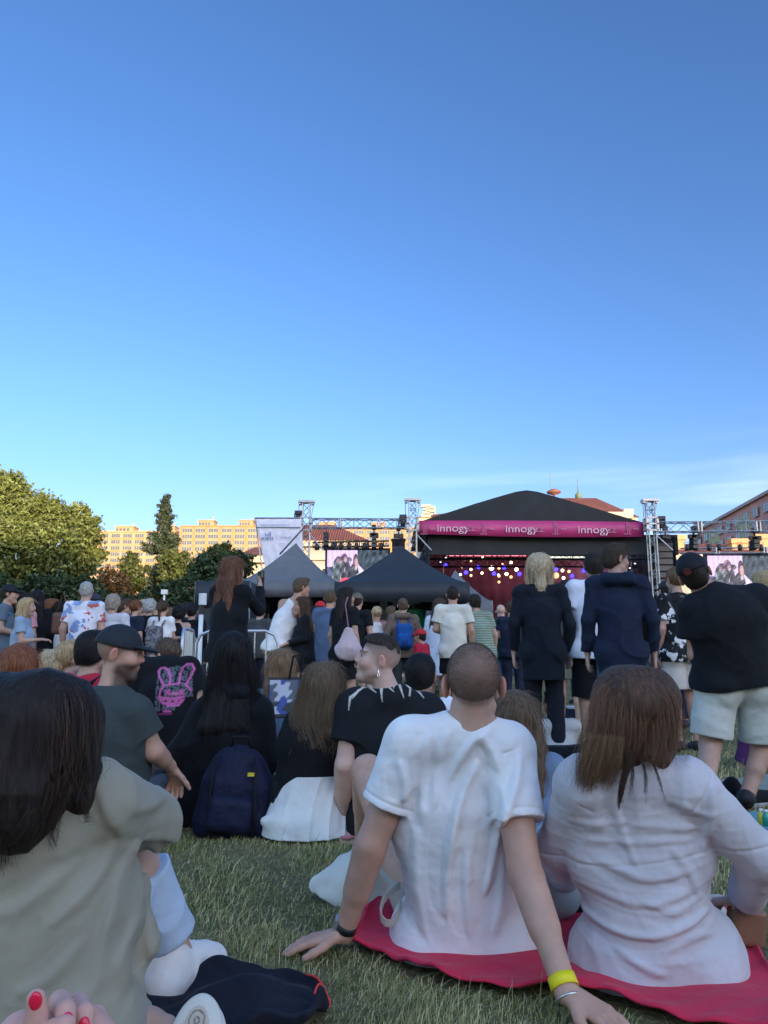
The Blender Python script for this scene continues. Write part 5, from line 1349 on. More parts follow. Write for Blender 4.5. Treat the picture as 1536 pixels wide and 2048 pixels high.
root = empty('waste_bin', at(831, 1230, 16.9) * V3(1, 1, 0), 'green plastic bin beside the man in the brown hoodie', 'bin'); mb = MB(); z0 = at(831, 1216, 16.9)[2]; mb.lathe([(0, .75), (.19, .75), (.22, z0 - .12), (.235, z0 - .12), (.235, z0 - .04), (.15, z0), (0, z0)], (0, 0, 0), 18); mb.build('body', plain('green_plastic', (.01, .16, .085), .4), root, smooth=True); mb = MB(); mb.box((0, 0, .37), (.5, .5, .76)); mb.build('stand', DKM, root)
def barrier(label, a, b):
    a, b = V3(*a), V3(*b); o = (a + b) / 2; L = np.linalg.norm((b - a)[:2]); d = nrm(b - a); Hh = a[2]; a0, b0 = a - o, b - o; a0[2] = b0[2] = 0
    root = empty('crowd_barrier', V3(o[0], o[1], 0), label, 'crowd barrier', 'steel crowd barriers'); up = V3(0, 0, 1); r = .13
    mb = MB(); mb.tube([a0 + up * .18, a0 + up * (Hh - r), a0 + d * r * .3 + up * (Hh - r * .3), a0 + d * r + up * Hh, b0 - d * r + up * Hh, b0 - d * r * .3 + up * (Hh - r * .3), b0 + up * (Hh - r), b0 + up * .18, a0 + up * .18], .0165, 8); mb.build('frame', STEEL, root, smooth=True)
    n = int(L / .115); mb = MB()
    for k in range(1, n): p = a0 + (b0 - a0) * k / n; mb.tube([p + up * .19, p + up * (Hh - .01 if k > 1 else Hh - .03)], .0085, 6)
    mb.build('bar', STEEL, root)
    for p in (a0 + d * .3, b0 - d * .3): q = np.cross(d, up); mb = MB(); mb.tube([p - q * .3 + up * .015, p + up * .19, p + q * .3 + up * .015], .017, 6); mb.build('foot', STEEL, root)
STEEL = plain('galvanised_steel', (.55, .57, .60), .38, .8)
Yb = y_for(372, 1262, 1.1)
barrier('steel crowd barrier facing the lawn behind the seated woman in black', at(394, 1262, Yb), at(556, 1265, Yb + .1))
barrier('steel crowd barrier turned end-on beside the white pole', at(366, 1262, Yb - .9) * V3(1, 1, 0) + V3(0, 0, 1.1), at(392, 1262, Yb) * V3(1, 1, 0) + V3(-.02, 0, 1.1))
root = empty('pole', at(401, 1262, Yb + .6) * V3(1, 1, 0), 'white pole with a pale cap behind the crowd barriers', 'pole'); zt = at(402, 1187, Yb + .6)[2]
mb = MB(); mb.tube([(0, 0, 0), (0, 0, zt - .22)], .026, 10); mb.build('shaft', plain('white_paint', (.66, .68, .70), .5), root, smooth=True); mb = MB(); mb.tube([(.01, 0, zt - .13), (.01, 0, zt)], .045, 10); mb.build('cap', plain('white_paint', (.66, .68, .70), .5), root); mb = MB(); mb.tube([(0, 0, zt - .24), (0, 0, zt - .12)], .03, 8); mb.build('clamp', DKM, root)
root = empty('lamp_post', at(323, 1300, 30) * V3(1, 1, 0), 'small white lamp post in front of the hedge by the spruce', 'lamp post'); zt = at(323, 1184, 30)[2]; mb = MB(); mb.tube([(0, 0, 0), (0, 0, zt)], .04, 8); mb.build('post', plain('white_paint', (.66, .68, .70), .5), root); mb = MB(); mb.box((0, 0, zt), (.22, .2, .18)); mb.build('lamp_head', plain('white_paint', (.66, .68, .70), .5), root)
# ================================================================== PEOPLE
BLACK = fabric((.0055, .0068, .0105)); NAVY = fabric((.012, .018, .042)); WHITE = fabric((.78, .77, .78)); CREAM = fabric((.66, .63, .55)); DENIM = fabric((.10, .16, .26), .9)
LDEN = fabric((.38, .50, .64), .9); BEIGE = fabric((.48, .39, .29)); GREYT = fabric((.55, .54, .55)); KHAKI = fabric((.24, .22, .17)); DGREY = fabric((.06, .065, .07))
H_DK, H_BK, H_BR, H_LB, H_BL, H_GR, H_RD, H_DB = (.022, .016, .013), (.010, .009, .010), (.065, .038, .023), (.15, .092, .050), (.40, .29, .16), (.34, .33, .32), (.15, .058, .028), (.10, .066, .042)
TAN, FAIR, DEEP = (.47, .275, .195), (.58, .38, .305), (.25, .14, .10)
G_ST, G_SE = 'people standing in the crowd', 'people sitting on the grass'
def crowd(px, top, Ht, yaw, label, arms='down', body_px=None, Yo=None, hair=('short', H_DK), top_c=None, bottom=None, fem=False, build=1., skin=(.48, .30, .225), opt=None, hatH=0., shoes=(.05, .05, .055), **kw):
    hatH = hatH or (.02 if (opt or {}).get('hat') or hair[0] in ('long', 'curly', 'bob') else .01)
    Y = Yo or y_for(px, top, Ht + hatH); p = at(px, top, Y); q = at(body_px or px, top, Y)
    J = J_stand(Ht, arms, fem, **kw); J = place(J, (q[0], Y), R(yaw))
    if body_px:
        dx = p[0] - q[0]
        for k_, w in (('H', 1.), ('N', .75), ('C', .35), ('SL', .7), ('SR', .7), ('EL', .5), ('ER', .5), ('WL', .3), ('WR', .3)): J[k_] = J[k_] + V3(dx * w, 0, 0)
    h = float(np.clip(.00105 * Y, .0075, .0125))
    return person(label, J, h, G_ST, skin, build, fem, None, top_c, bottom, hair, shoes, opt)
def cap(c): return ('cap', fabric(c, .7))
def bag_obj(name, label, cat, pos, prims, mat, k=.02, h=.008, fold=None, group=None):
    f = Field(prims, h); f.add(prims, k)
    if fold: f.disp(fold)
    v, q = f.mesh(); o = mesh_np(name, v - V3(*pos), q, mat, None, pos, True); return tag(o, label, cat, group)
def backpack(J, label, mat, name='backpack', s=1., h=.009, pocket=None, side='back'):
    fr = J['frame']; up, rt, fw = fr['up'], fr['rt'], fr['fw']; sc = J['s']
    c = (J['C'] * .62 + J['P'] * .38) - fw * .215 * sc + up * .03; M = np.stack([rt, fw, up], 1)
    o = bag_obj(name, label, 'backpack', c, [RBox(c, V3(.135, .075, .20) * s * sc, M, .07 * s * sc), RBox(c - fw * .065 * s * sc - up * .07 * s * sc, V3(.105, .05, .10) * s * sc, M, .04 * s * sc)], mat, .02, h, None, 'backpacks in the crowd')
    mb = MB()
    for x in (-.075, .075):
        pts = [J['N'] - up * .32 * sc - fw * .17 * sc + rt * x * sc, J['N'] - up * .10 * sc - fw * .13 * sc + rt * x * 1.1 * sc, J['N'] - up * .0 * sc - fw * .03 * sc + rt * x * 1.25 * sc, J['N'] - up * .10 * sc + fw * .13 * sc + rt * x * 1.3 * sc]
        mb.tube([q - c for q in pts], .016 * sc, 6)
    mb.build('strap', mat, o, smooth=True)
    if pocket: z = c - fw * .118 * s * sc - up * .1 * s; mb = MB(); mb.box(z - c, (.1 * s, .012, .06 * s), M); mb.build('pocket', pocket, o)
    return o
PRINT = fabric((.72, .72, .80), .8, 'print', (.50, .12, .11), (.22, .33, .60)); FLOR = fabric((.010, .011, .014), .8, 'floral', (.70, .70, .72)); STRP = fabric((.15, .21, .165), .85, 'stripes', (.30, .36, .28)); VSTR = fabric((.55, .58, .64), .85, 'vertical', (.12, .16, .26)); DOTS = fabric((.20, .20, .22), .85, 'dots', (.07, .07, .08))
def CR_(k, c, o=None): return (k, c, o or {})
# ---- far left
crowd(16, 1166, 1.78, -75, 'man in a black cap with a bright blue backpack at the left edge', 'front', hair=('crop', H_DK), opt={'hat': cap((.012, .013, .018))}, top_c=CR_('tee', fabric((.10, .14, .19))), bottom=CR_('trousers', NAVY))
Jx = place(J_stand(1.78), (at(10, 1166, y_for(16, 1166, 1.8))[0], y_for(16, 1166, 1.8) - .03), R(-75)); Jx['frame'] = dict(up=V3(0, 0, 1), rt=V3(math.cos(R(-75)), math.sin(R(-75)), 0), fw=V3(-math.sin(R(-75)), math.cos(R(-75)), 0))
backpack(Jx, 'bright blue backpack on the man in the black cap at the left edge', fabric((.02, .36, .62)))
crowd(44, 1181, 1.70, 10, 'dark haired woman in a pink top half hidden behind the long haired blonde', hair=('long', H_DK), fem=True, top_c=CR_('tee', fabric((.62, .30, .33))), bottom=CR_('trousers', GREYT))
crowd(51, 1198, 1.55, -82, 'woman with very long blonde hair in a light blue dress, hand raised', 'fwd', hair=('long', H_BL, {'len': .62, 'tip': .03}), fem=True, top_c=CR_('dress', fabric((.27, .37, .50)), {'len': .5, 'flare': .23, 'sl': .6}), armL='down', Yo=9.7)
crowd(75, 1177, 1.76, 25, 'tall woman with straight black hair dressed all in black', hair=('long', H_BK, {'len': .5}), fem=True, top_c=CR_('long', BLACK), bottom=CR_('trousers', BLACK))
crowd(99, 1197, 1.66, -70, 'woman with auburn hair in a black top and black shorts, face turned right', hair=('short', H_RD, {'e': .022}), fem=True, top_c=CR_('long', BLACK), bottom=CR_('shorts', BLACK, {'len': .45}))
crowd(119, 1201, 1.62, 20, 'dark haired woman in a white top with a brown shoulder bag', hair=('bob', H_BK), fem=True, top_c=CR_('tee', WHITE), bottom=CR_('trousers', DENIM), armR='hip')
crowd(140, 1205, 1.66, -15, 'person in dark blue behind the man in the printed shirt', hair=('short', H_DK), top_c=CR_('long', NAVY), bottom=CR_('trousers', fabric((.03, .07, .17))))
crowd(190, 1170, 1.80, -12, 'man in a dark cap and pale grey T-shirt behind the grey haired man', hair=('crop', H_DK), opt={'hat': cap((.03, .035, .055))}, top_c=CR_('tee', fabric((.44, .42, .43))), bottom=CR_('shorts', NAVY), Yo=12.2)
crowd(173, 1160, 1.82, 3, 'grey haired man in a white shirt with a colourful island print', hair=('crop', H_GR), top_c=CR_('shirt', PRINT, {'hem': -.17, 'loose': 1.1, 'collar': 1}), bottom=CR_('shorts', fabric((.55, .55, .52))), build=1.03)
crowd(226, 1187, 1.66, 5, 'person with curly ash blond hair in a light grey T-shirt', hair=('curly', (.32, .27, .21)), fem=False, top_c=CR_('tee', fabric((.58, .59, .63)), {'hem': -.17}), bottom=CR_('shorts', GREYT), build=1.0)
crowd(248, 1187, 1.74, -65, 'man with short dark hair looking right in a charcoal T-shirt', hair=('short', H_BR), top_c=CR_('tee', DGREY), bottom=CR_('shorts', DGREY), Yo=12.5)
crowd(270, 1198, 1.66, -35, 'woman with dark red hair tied back in a navy T-shirt', hair=('bun', H_RD), fem=True, top_c=CR_('tee', NAVY), bottom=CR_('trousers', NAVY))
crowd(287, 1190, 1.75, 8, 'person with fair curly hair behind the dark shirted people near the spruce', hair=('curly', (.38, .31, .20)), top_c=CR_('tee', KHAKI), bottom=CR_('trousers', DGREY), Yo=13)
crowd(299, 1196, 1.70, -8, 'man with fluffy grey hair in a black T-shirt and khaki shorts', hair=('curly', (.36, .35, .34)), top_c=CR_('tee', BLACK), bottom=CR_('shorts', KHAKI), build=1.08)
r_, c_, k_, J1 = crowd(325, 1199, 1.66, -10, 'woman with tied brown hair in a white T-shirt carrying a grey patterned backpack', hair=('pony', H_BR, {'len': .2}), fem=True, top_c=CR_('tee', WHITE, {'sl': .7}), bottom=CR_('shorts', DGREY, {'len': .6}), armR='fwd')
backpack(J1, 'grey patterned backpack on the woman in the white T-shirt', DOTS)
crowd(341, 1209, 1.64, 20, 'person with ash brown hair behind the woman with the grey backpack', hair=('short', H_LB), top_c=CR_('tee', KHAKI), bottom=CR_('trousers', DGREY), Yo=13.2)
crowd(358, 1211, 1.60, 8, 'woman with dark curly hair in a black tank top', hair=('curly', H_BK, {'e': .04}), fem=True, top_c=CR_('tank', BLACK), bottom=CR_('trousers', BLACK), armL='hip', armR='hip')
crowd(384, 1207, 1.66, 0, 'person in black near the white pole', hair=('short', H_BK), top_c=CR_('long', BLACK), bottom=CR_('trousers', BLACK))
# ---- heads filling the crowd further back
for px, top, Ht, yaw, hr_, tc_, lab, fem_ in (
    (30, 1186, 1.72, -20, ('short', H_BR), DGREY, 'man with short brown hair far back behind the blue backpack', False),
    (87, 1192, 1.66, 15, ('long', H_BR), NAVY, 'woman with long brown hair far back between the two women in black', True),
    (109, 1206, 1.62, -10, ('bob', H_LB), GREYT, 'woman with a light brown bob far back beside the brown shoulder bag', True),
    (152, 1196, 1.72, 20, ('short', H_DK), BLACK, 'dark haired man in black far back left of the printed shirt', False),
    (207, 1190, 1.70, 5, ('short', H_LB), fabric((.30, .32, .36)), 'light haired man far back between the grey cap and the curly ash blond person', False),
    (312, 1202, 1.64, -25, ('long', H_BL), DGREY, 'blonde woman far back left of the grey patterned backpack', True),
    (372, 1200, 1.74, 10, ('short', H_DK), NAVY, 'tall dark haired man far back between the tank top and the white pole', False),
    (520, 1196, 1.72, -15, ('short', H_BR), DGREY, 'brown haired man under the grey tent beside the raised phone', False),
    (625, 1202, 1.68, 15, ('short', H_BK), BLACK, 'dark haired person under the grey tent between the hug and the red cap', False),
    (780, 1206, 1.70, -30, ('short', H_DB), fabric((.30, .10, .10)), 'man in a dull red top under the black tent beside the hooded sweatshirt', False),
    (925, 1200, 1.70, 10, ('long', H_DK), BLACK, 'dark haired woman in black far back between the cream and the green polo shirts', True),
    (1022, 1200, 1.74, -10, ('short', H_BR), NAVY, 'brown haired man in navy far back left of the shaggy blond bob', False),
    (1152, 1182, 1.74, 10, ('short', H_BR), GREYT, 'brown haired man in grey far back left of the white T-shirt', False),
    (1318, 1186, 1.72, -20, ('long', H_BR), BLACK, 'long haired woman far back at the foot of the right truss tower', True),
    (1500, 1178, 1.76, 15, ('short', H_LB), DGREY, 'fair haired man far back right of the broad man in black', False)):
    crowd(px, top, Ht, yaw, lab, ('down', 'front', 'cross')[px % 3], hair=hr_, fem=fem_, top_c=CR_('tee', tc_), bottom=CR_('trousers', NAVY), Yo=13.0 + (px % 7) * .25)
# ---- middle
r_, c_, k_, J2 = crowd(463, 1108, 1.70, -28, 'woman with long auburn hair in black holding up a phone', 'phone', hair=('long', (.135, .062, .036), {'len': .36}), fem=True, top_c=CR_('long', BLACK, {'loose': 1.}), bottom=CR_('trousers', BLACK), hyaw=R(-12), armL='fwd')
pw = J2['WR'] + nrm(J2['hdR']) * .10
o = bag_obj('mobile_phone', 'black mobile phone raised by the auburn haired woman', 'phone', pw, [RBox(pw, (.038, .006, .076), np.array(Matrix.Rotation(R(-28), 3, 'Z')), .005)], plain('phone_black', (.01, .01, .012), .2), .005, .004)
mb = MB(); mb.box(V3(-.018, -.008, .05), (.022, .006, .03)); mb.build('camera', plain('phone_lens', (.05, .05, .06), .1), o)
crowd(591, 1152, 1.86, -38, 'tall man in a white tank top and beige shorts hugging a woman', 'cross', body_px=560, hair=('short', H_DB), top_c=CR_('tank', WHITE, {'hem': -.12}), bottom=CR_('shorts', BEIGE), skin=(.46, .265, .19), hyaw=R(-25), lean=(.0, .06))
crowd(608, 1192, 1.58, 105, 'woman in a loose black jacket leaning on the man in the white tank top', 'front', hair=('long', H_BR, {'len': .3, 'tip': .035}), fem=True, top_c=CR_('long', BLACK, {'hem': -.22, 'loose': 1.4}), bottom=CR_('shorts', KHAKI, {'len': .4}), skin=TAN, Yo=y_for(591, 1152, 1.87) - .22)
crowd(641, 1197, 1.72, 10, 'man in a red cap behind the man in the blue T-shirt', hair=('crop', H_DK), opt={'hat': cap((.52, .02, .03))}, top_c=CR_('tee', NAVY), bottom=CR_('trousers', NAVY), Yo=12.8)
crowd(660, 1177, 1.80, -6, 'broad man in a slate blue T-shirt and denim shorts', 'front', hair=('crop', H_DB), top_c=CR_('tee', fabric((.075, .115, .20)), {'hem': -.2, 'loose': 1.2, 'fa': 1.4}), bottom=CR_('shorts', fabric((.06, .13, .27))), build=1.2, skin=TAN)
crowd(713, 1183, 1.79, -22, 'man in an olive cap and black T-shirt with striped shorts', hair=('crop', H_DK), opt={'hat': ('cap', fabric((.12, .115, .075), .7))}, top_c=CR_('tee', BLACK, {'loose': 1.}), bottom=CR_('shorts', VSTR, {'flare': .05}), build=1.08)
r_, c_, k_, J3 = crowd(690, 1193, 1.68, -40, 'woman with long dark hair in black with a pale pink drawstring bag', hair=('long', H_DK, {'len': .28}), fem=True, top_c=CR_('tee', BLACK), bottom=CR_('skirt', BLACK, {'len': .34, 'flare': .19}), hyaw=R(-25), Yo=9.6)
c = at(697, 1281, 9.3)
o = bag_obj('drawstring_bag', 'pale pink drawstring bag hanging on the dark haired woman in black', 'bag', c, [Cone(c + V3(0, 0, .10), c - V3(0, 0, .08), .06, .155, (V3(0, 1, 0), .5)), Cone(c - V3(.07, 0, .13), c + V3(.07, 0, -.13), .075, .075, (V3(0, 1, 0), .6))], fabric((.50, .40, .44)), .05, .008, folds(5, .012, 75, (0, .1, 1), .05))
mb = MB(); mb.tube([V3(0, 0, .14), V3(-.04, 0, .42), V3(-.02, .12, .52)], .008, 6); mb.build('cord', fabric((.30, .16, .24)), o)
crowd(754, 1211, 1.62, 8, 'blonde woman with an updo in a white top and bare shoulders', hair=('bun', (.44, .33, .20)), fem=True, top_c=CR_('tank', WHITE, {'hem': -.05}), bottom=CR_('trousers', CREAM), skin=TAN)
crowd(735, 1216, 1.60, 5, 'dark person standing behind the blonde woman in the white top', hair=('short', H_BK), top_c=CR_('long', BLACK), bottom=CR_('trousers', BLACK), Yo=13.5)
r_, c_, k_, J4 = crowd(806, 1194, 1.74, 3, 'man with cropped hair in a brown hooded sweatshirt carrying a blue backpack', hair=('crop', H_DB), top_c=CR_('hoodie', fabric((.17, .125, .095)), {'fa': 1.5, 'loose': .8}), bottom=CR_('trousers', DGREY), build=1.1, armL='pocket', armR='pocket')
backpack(J4, 'cobalt blue backpack on the man in the brown hooded sweatshirt', fabric((.012, .085, .32)), s=.98, pocket=fabric((.01, .05, .17)))
crowd(843, 1257, 1.17, 60, 'child in a red T-shirt and red cap with dark shorts', 'front', hair=('crop', H_DK), opt={'hat': cap((.50, .025, .035))}, top_c=CR_('tee', fabric((.44, .012, .04)), {'loose': 1.3, 'hem': -.2}), bottom=CR_('shorts', NAVY, {'len': .9}), skin=TAN)
crowd(878, 1194, 1.70, -30, 'woman in a flared white skirt behind the man in the cream polo shirt', hair=('long', H_BR), fem=True, top_c=CR_('long', fabric((.66, .69, .80)), {'hem': -.05}), bottom=CR_('skirt', fabric((.68, .71, .82)), {'len': .36, 'flare': .27}), skin=TAN, body_px=872)
crowd(905, 1169, 1.81, -4, 'man in a cream polo shirt and black shorts', hair=('crop', H_DK), top_c=CR_('polo', CREAM, {'hem': -.15, 'loose': .8, 'ea': .03}), bottom=CR_('shorts', BLACK), armL='front', skin=TAN)
crowd(950, 1186, 1.78, 12, 'man in a sage green striped polo shirt with dark wavy hair', hair=('curly', H_DK, {'e': .02}), top_c=CR_('polo', STRP, {'hem': -.18, 'loose': 1.}), bottom=CR_('shorts', fabric((.2, .3, .42))), build=1.1, body_px=962, armL='front')
crowd(1001, 1207, 1.72, -10, 'bald man in a dark green top and blue shorts far back in the crowd', hair=('bald', H_LB), top_c=CR_('tee', fabric((.015, .06, .05))), bottom=CR_('shorts', fabric((.035, .11, .28))), skin=FAIR)
# ---- right
r_, c_, k_, Jb = crowd(1078, 1107, 1.72, -6, 'person with a shaggy blond bob in a long dark suit', 'down', hair=('bob', (.46, .37, .245), {'len': .34, 'e': .04, 'w': .07}), top_c=CR_('jacket', fabric((.0065, .0095, .018)), {'hem': -.28, 'loose': .9, 'fa': 1.7, 'ea': .008, 'e': .012}), bottom=CR_('trousers', fabric((.011, .013, .022)), {'flare': .01}), build=1.0, shoes=(.012, .012, .014))
HLb = Jb['frame']['HL']; strands('hair_strands', k_['hair'], Jb['base'], [([HLb(x * .03, -.02, .135), HLb(x * .085, -.075 - .03 * (1 - abs(x)), .10), HLb(x * .125, -.09 - .03 * (1 - abs(x)), .0), HLb(x * .13, -.075 - .03 * (1 - abs(x)), -.115)], [.008, .016, .018, .012]) for x in (-1, -.6, -.2, .2, .6, 1)], 1100, strand_mat((.50, .40, .27)), 10, .0007, .004, 41)
crowd(1130, 1174, 1.74, -25, 'dark haired person beyond the blond person in the dark suit', hair=('short', H_DK), top_c=CR_('tee', DGREY), bottom=CR_('shorts', KHAKI), Yo=9.3)
crowd(1188, 1113, 1.76, -6, 'dark haired man in a white T-shirt and black shorts behind the navy hoodie', hair=('short', H_DK), top_c=CR_('tee', fabric((.66, .69, .80)), {'loose': 1., 'e': .03, 'ea': .035}), bottom=CR_('shorts', BLACK, {'len': 1.0, 'flare': .03}), skin=TAN, body_px=1180, Yo=6.9, build=1.08)
r_, c_, k_, J5 = crowd(1231, 1093, 1.70, -8, 'young man in glasses and a navy hooded sweatshirt looking right', 'down', hair=('short', (.040, .028, .02)), top_c=CR_('hoodie', fabric((.008, .0145, .037)), {'hem': -.2, 'loose': .8, 'e': .018, 'ea': .014, 'fa': 1.8}), bottom=CR_('shorts', fabric((.02, .09, .15)), {'len': .95}), skin=(.45, .28, .215), hyaw=R(-62), build=.96, Yo=5.9)
fr = J5['frame']; mb = MB()
for x in (-1, 1):
    mb.tube([fr['HL'](x * .033 + .024 * math.cos(w), .104, .001 + .019 * math.sin(w)) - J5['base'] for w in np.linspace(0, 6.28, 13)], .0026, 5, False); mb.tube([fr['HL'](x * .057, .102, .006) - J5['base'], fr['HL'](x * .084, .06, .006) - J5['base'], fr['HL'](x * .085, -.01, .006) - J5['base'], fr['HL'](x * .084, -.03, -.008) - J5['base']], .0026, 5)
mb.tube([fr['HL'](-.01, .108, .004) - J5['base'], fr['HL'](.01, .108, .004) - J5['base']], .0024, 5)
gl = mb.build('glasses', plain('glasses_black', (.015, .015, .017), .25), None, J5['base']); gl.name = 'glasses'; tag(gl, 'dark framed glasses worn by the young man in the navy hoodie', 'glasses')
crowd(1355, 1164, 1.66, 12, 'woman with pale tied hair in a black shirt with white flowers and pale shorts', hair=('bun', H_LB), fem=True, top_c=CR_('shirt', FLOR, {'hem': -.1, 'loose': .9}), bottom=CR_('shorts', fabric((.58, .55, .52)), {'flare': .03}), build=1.08, body_px=1352, Yo=7.2)
crowd(1334, 1166, 1.74, 5, 'person in a dark cap behind the woman in the flowered shirt', hair=('crop', H_DK), opt={'hat': cap((.02, .022, .028))}, top_c=CR_('tee', BLACK), bottom=CR_('trousers', NAVY), Yo=9.4)
crowd(1530, 1160, 1.64, 10, 'fair haired woman in a black T-shirt at the right edge', hair=('bob', H_BL), fem=True, top_c=CR_('tee', BLACK, {'loose': 1.}), bottom=CR_('trousers', BLACK), Yo=7.4, skin=TAN)
crowd(1402, 1152, 1.70, 20, 'person in a black top and denim shorts hidden behind the broad man in black', hair=('short', H_DK), top_c=CR_('tee', BLACK), bottom=CR_('shorts', DENIM, {'flare': .03}), skin=TAN)
# broad man in black T-shirt, legs apart, leaning to the left
def black_tee():
    Y = 4.55; g0 = at(1470, 1300, Y); k = 1 / F * Y; b = V3(g0[0], Y, 0); a = lambda px, py, dy=0.: at(px, py, Y + dy)
    J = dict(s=1.04, base=b, P=a(1468, 1352), C=a(1452, 1248, -.06), N=a(1420, 1185, -.03), H=a(1390, 1148, -.02), hf=nrm(V3(.45, .80, .28)), hu=nrm(V3(-.42, -.1, .9)),
             SL=a(1388, 1222, -.04), SR=a(1512, 1200, -.03), EL=a(1392, 1308, .0), ER=a(1548, 1270, .02), WL=a(1420, 1370, .14), WR=a(1556, 1340, .12), hdL=V3(.2, .3, -.9), hdR=V3(-.2, .3, -.9), hnL=V3(-1, .2, 0), hnR=V3(1, .2, 0),
             PL=a(1434, 1365), PR=a(1512, 1365), KL=a(1420, 1492), KR=a(1524, 1500, .05), AL=atz(1400, 1622, .08), AR=atz(1494, 1592, .08), TL=atz(1392, 1626, .04) + V3(0, .12, 0), TR=atz(1520, 1586, .04) + V3(0, .08, 0))
    r, cl, ch, J = person('broad man in black cap, black T-shirt and pale grey shorts leaning sideways', J, .0065, G_ST, (.45, .27, .20), 1.13, False, 1.0, ('tee', BLACK, {'hem': -.03, 'loose': 1.2, 'e': .03, 'sl': .8, 'ea': .045, 'fa': 1.6}), ('shorts', fabric((.55, .56, .51)), {'len': .86, 'flare': .022, 'e': .018}), ('crop', H_DK), (.02, .02, .024), {'hat': cap((.008, .009, .014)), 'stubble': .3})
    f = J['frame']; o = f['HL'](-.01, -.128, .045); mb = MB(); mb.lathe([(0, .004), (.02, .003), (.022, 0)], (0, 0, 0), 16); q = mb.build('cap_patch', fabric((.10, .02, .015)), ch['cap']); q.location = tuple(o - J['base']); q.rotation_euler = Vector(tuple(-f['HM'][:, 1])).to_track_quat('Z', 'Y').to_euler()
black_tee()
# ---- seated, middle distance
def sitter(px, top, Y, yaw, label, legs='cross', arms='lap', Ht=1.72, hair=('short', H_DK), top_c=None, bottom=None, fem=False, skin=(.48, .30, .225), build=1., opt=None, h=None, **kw):
    p = at(px, top, Y); J = J_sit(Ht, legs, arms, fem=fem, **kw); J = place(J, (p[0], Y, p[2] - (J['H'][2] + .13 * J['s'])), R(yaw)); J['base'] = V3(p[0], Y, 0)
    return person(label, J, h or float(np.clip(.0013 * Y, .0055, .009)), G_SE, skin, build, fem, None, top_c, bottom, hair, (.3, .3, .3), opt)
sitter(40, 1291, 4.3, 12, 'woman with long copper hair sitting at the left edge', hair=('long', (.20, .075, .035), {'len': .42, 'tip': .05, 'e': .028}), fem=True, top_c=CR_('long', fabric((.10, .06, .05))), bottom=CR_('trousers', DENIM))
sitter(146, 1277, 5.0, -35, 'woman with blond hair in a low bun and glasses sitting behind the dark haired woman', hair=('bun', H_BL, {'bz': -.06}), fem=True, top_c=CR_('tee', DGREY), bottom=CR_('trousers', DENIM), hyaw=R(-20), skin=FAIR)
sitter(104, 1302, 5.3, 10, 'child with fair hair sitting left of the blond woman with the low bun', hair=('bob', (.42, .33, .21)), fem=True, Ht=1.5, top_c=CR_('tee', DGREY), bottom=CR_('trousers', DGREY))
r_, c_, k_, J6 = sitter(186, 1262, 4.7, -20, 'person with dark hair in a red T-shirt sitting behind the man in the cap', hair=('short', H_BK, {'e': .02}), top_c=CR_('tee', fabric((.46, .02, .05))), bottom=CR_('shorts', DENIM))
f_ = J6['frame']; mb = MB(); mb.tube([q - J6['base'] for q in (J6['SR'] + V3(-.02, -.0, .075), J6['N'] + V3(-.03, -.14, -.08), J6['C'] + V3(-.12, -.175, -.05))], .014, 6); mb.build('shoulder_strap', BLACK, r_)
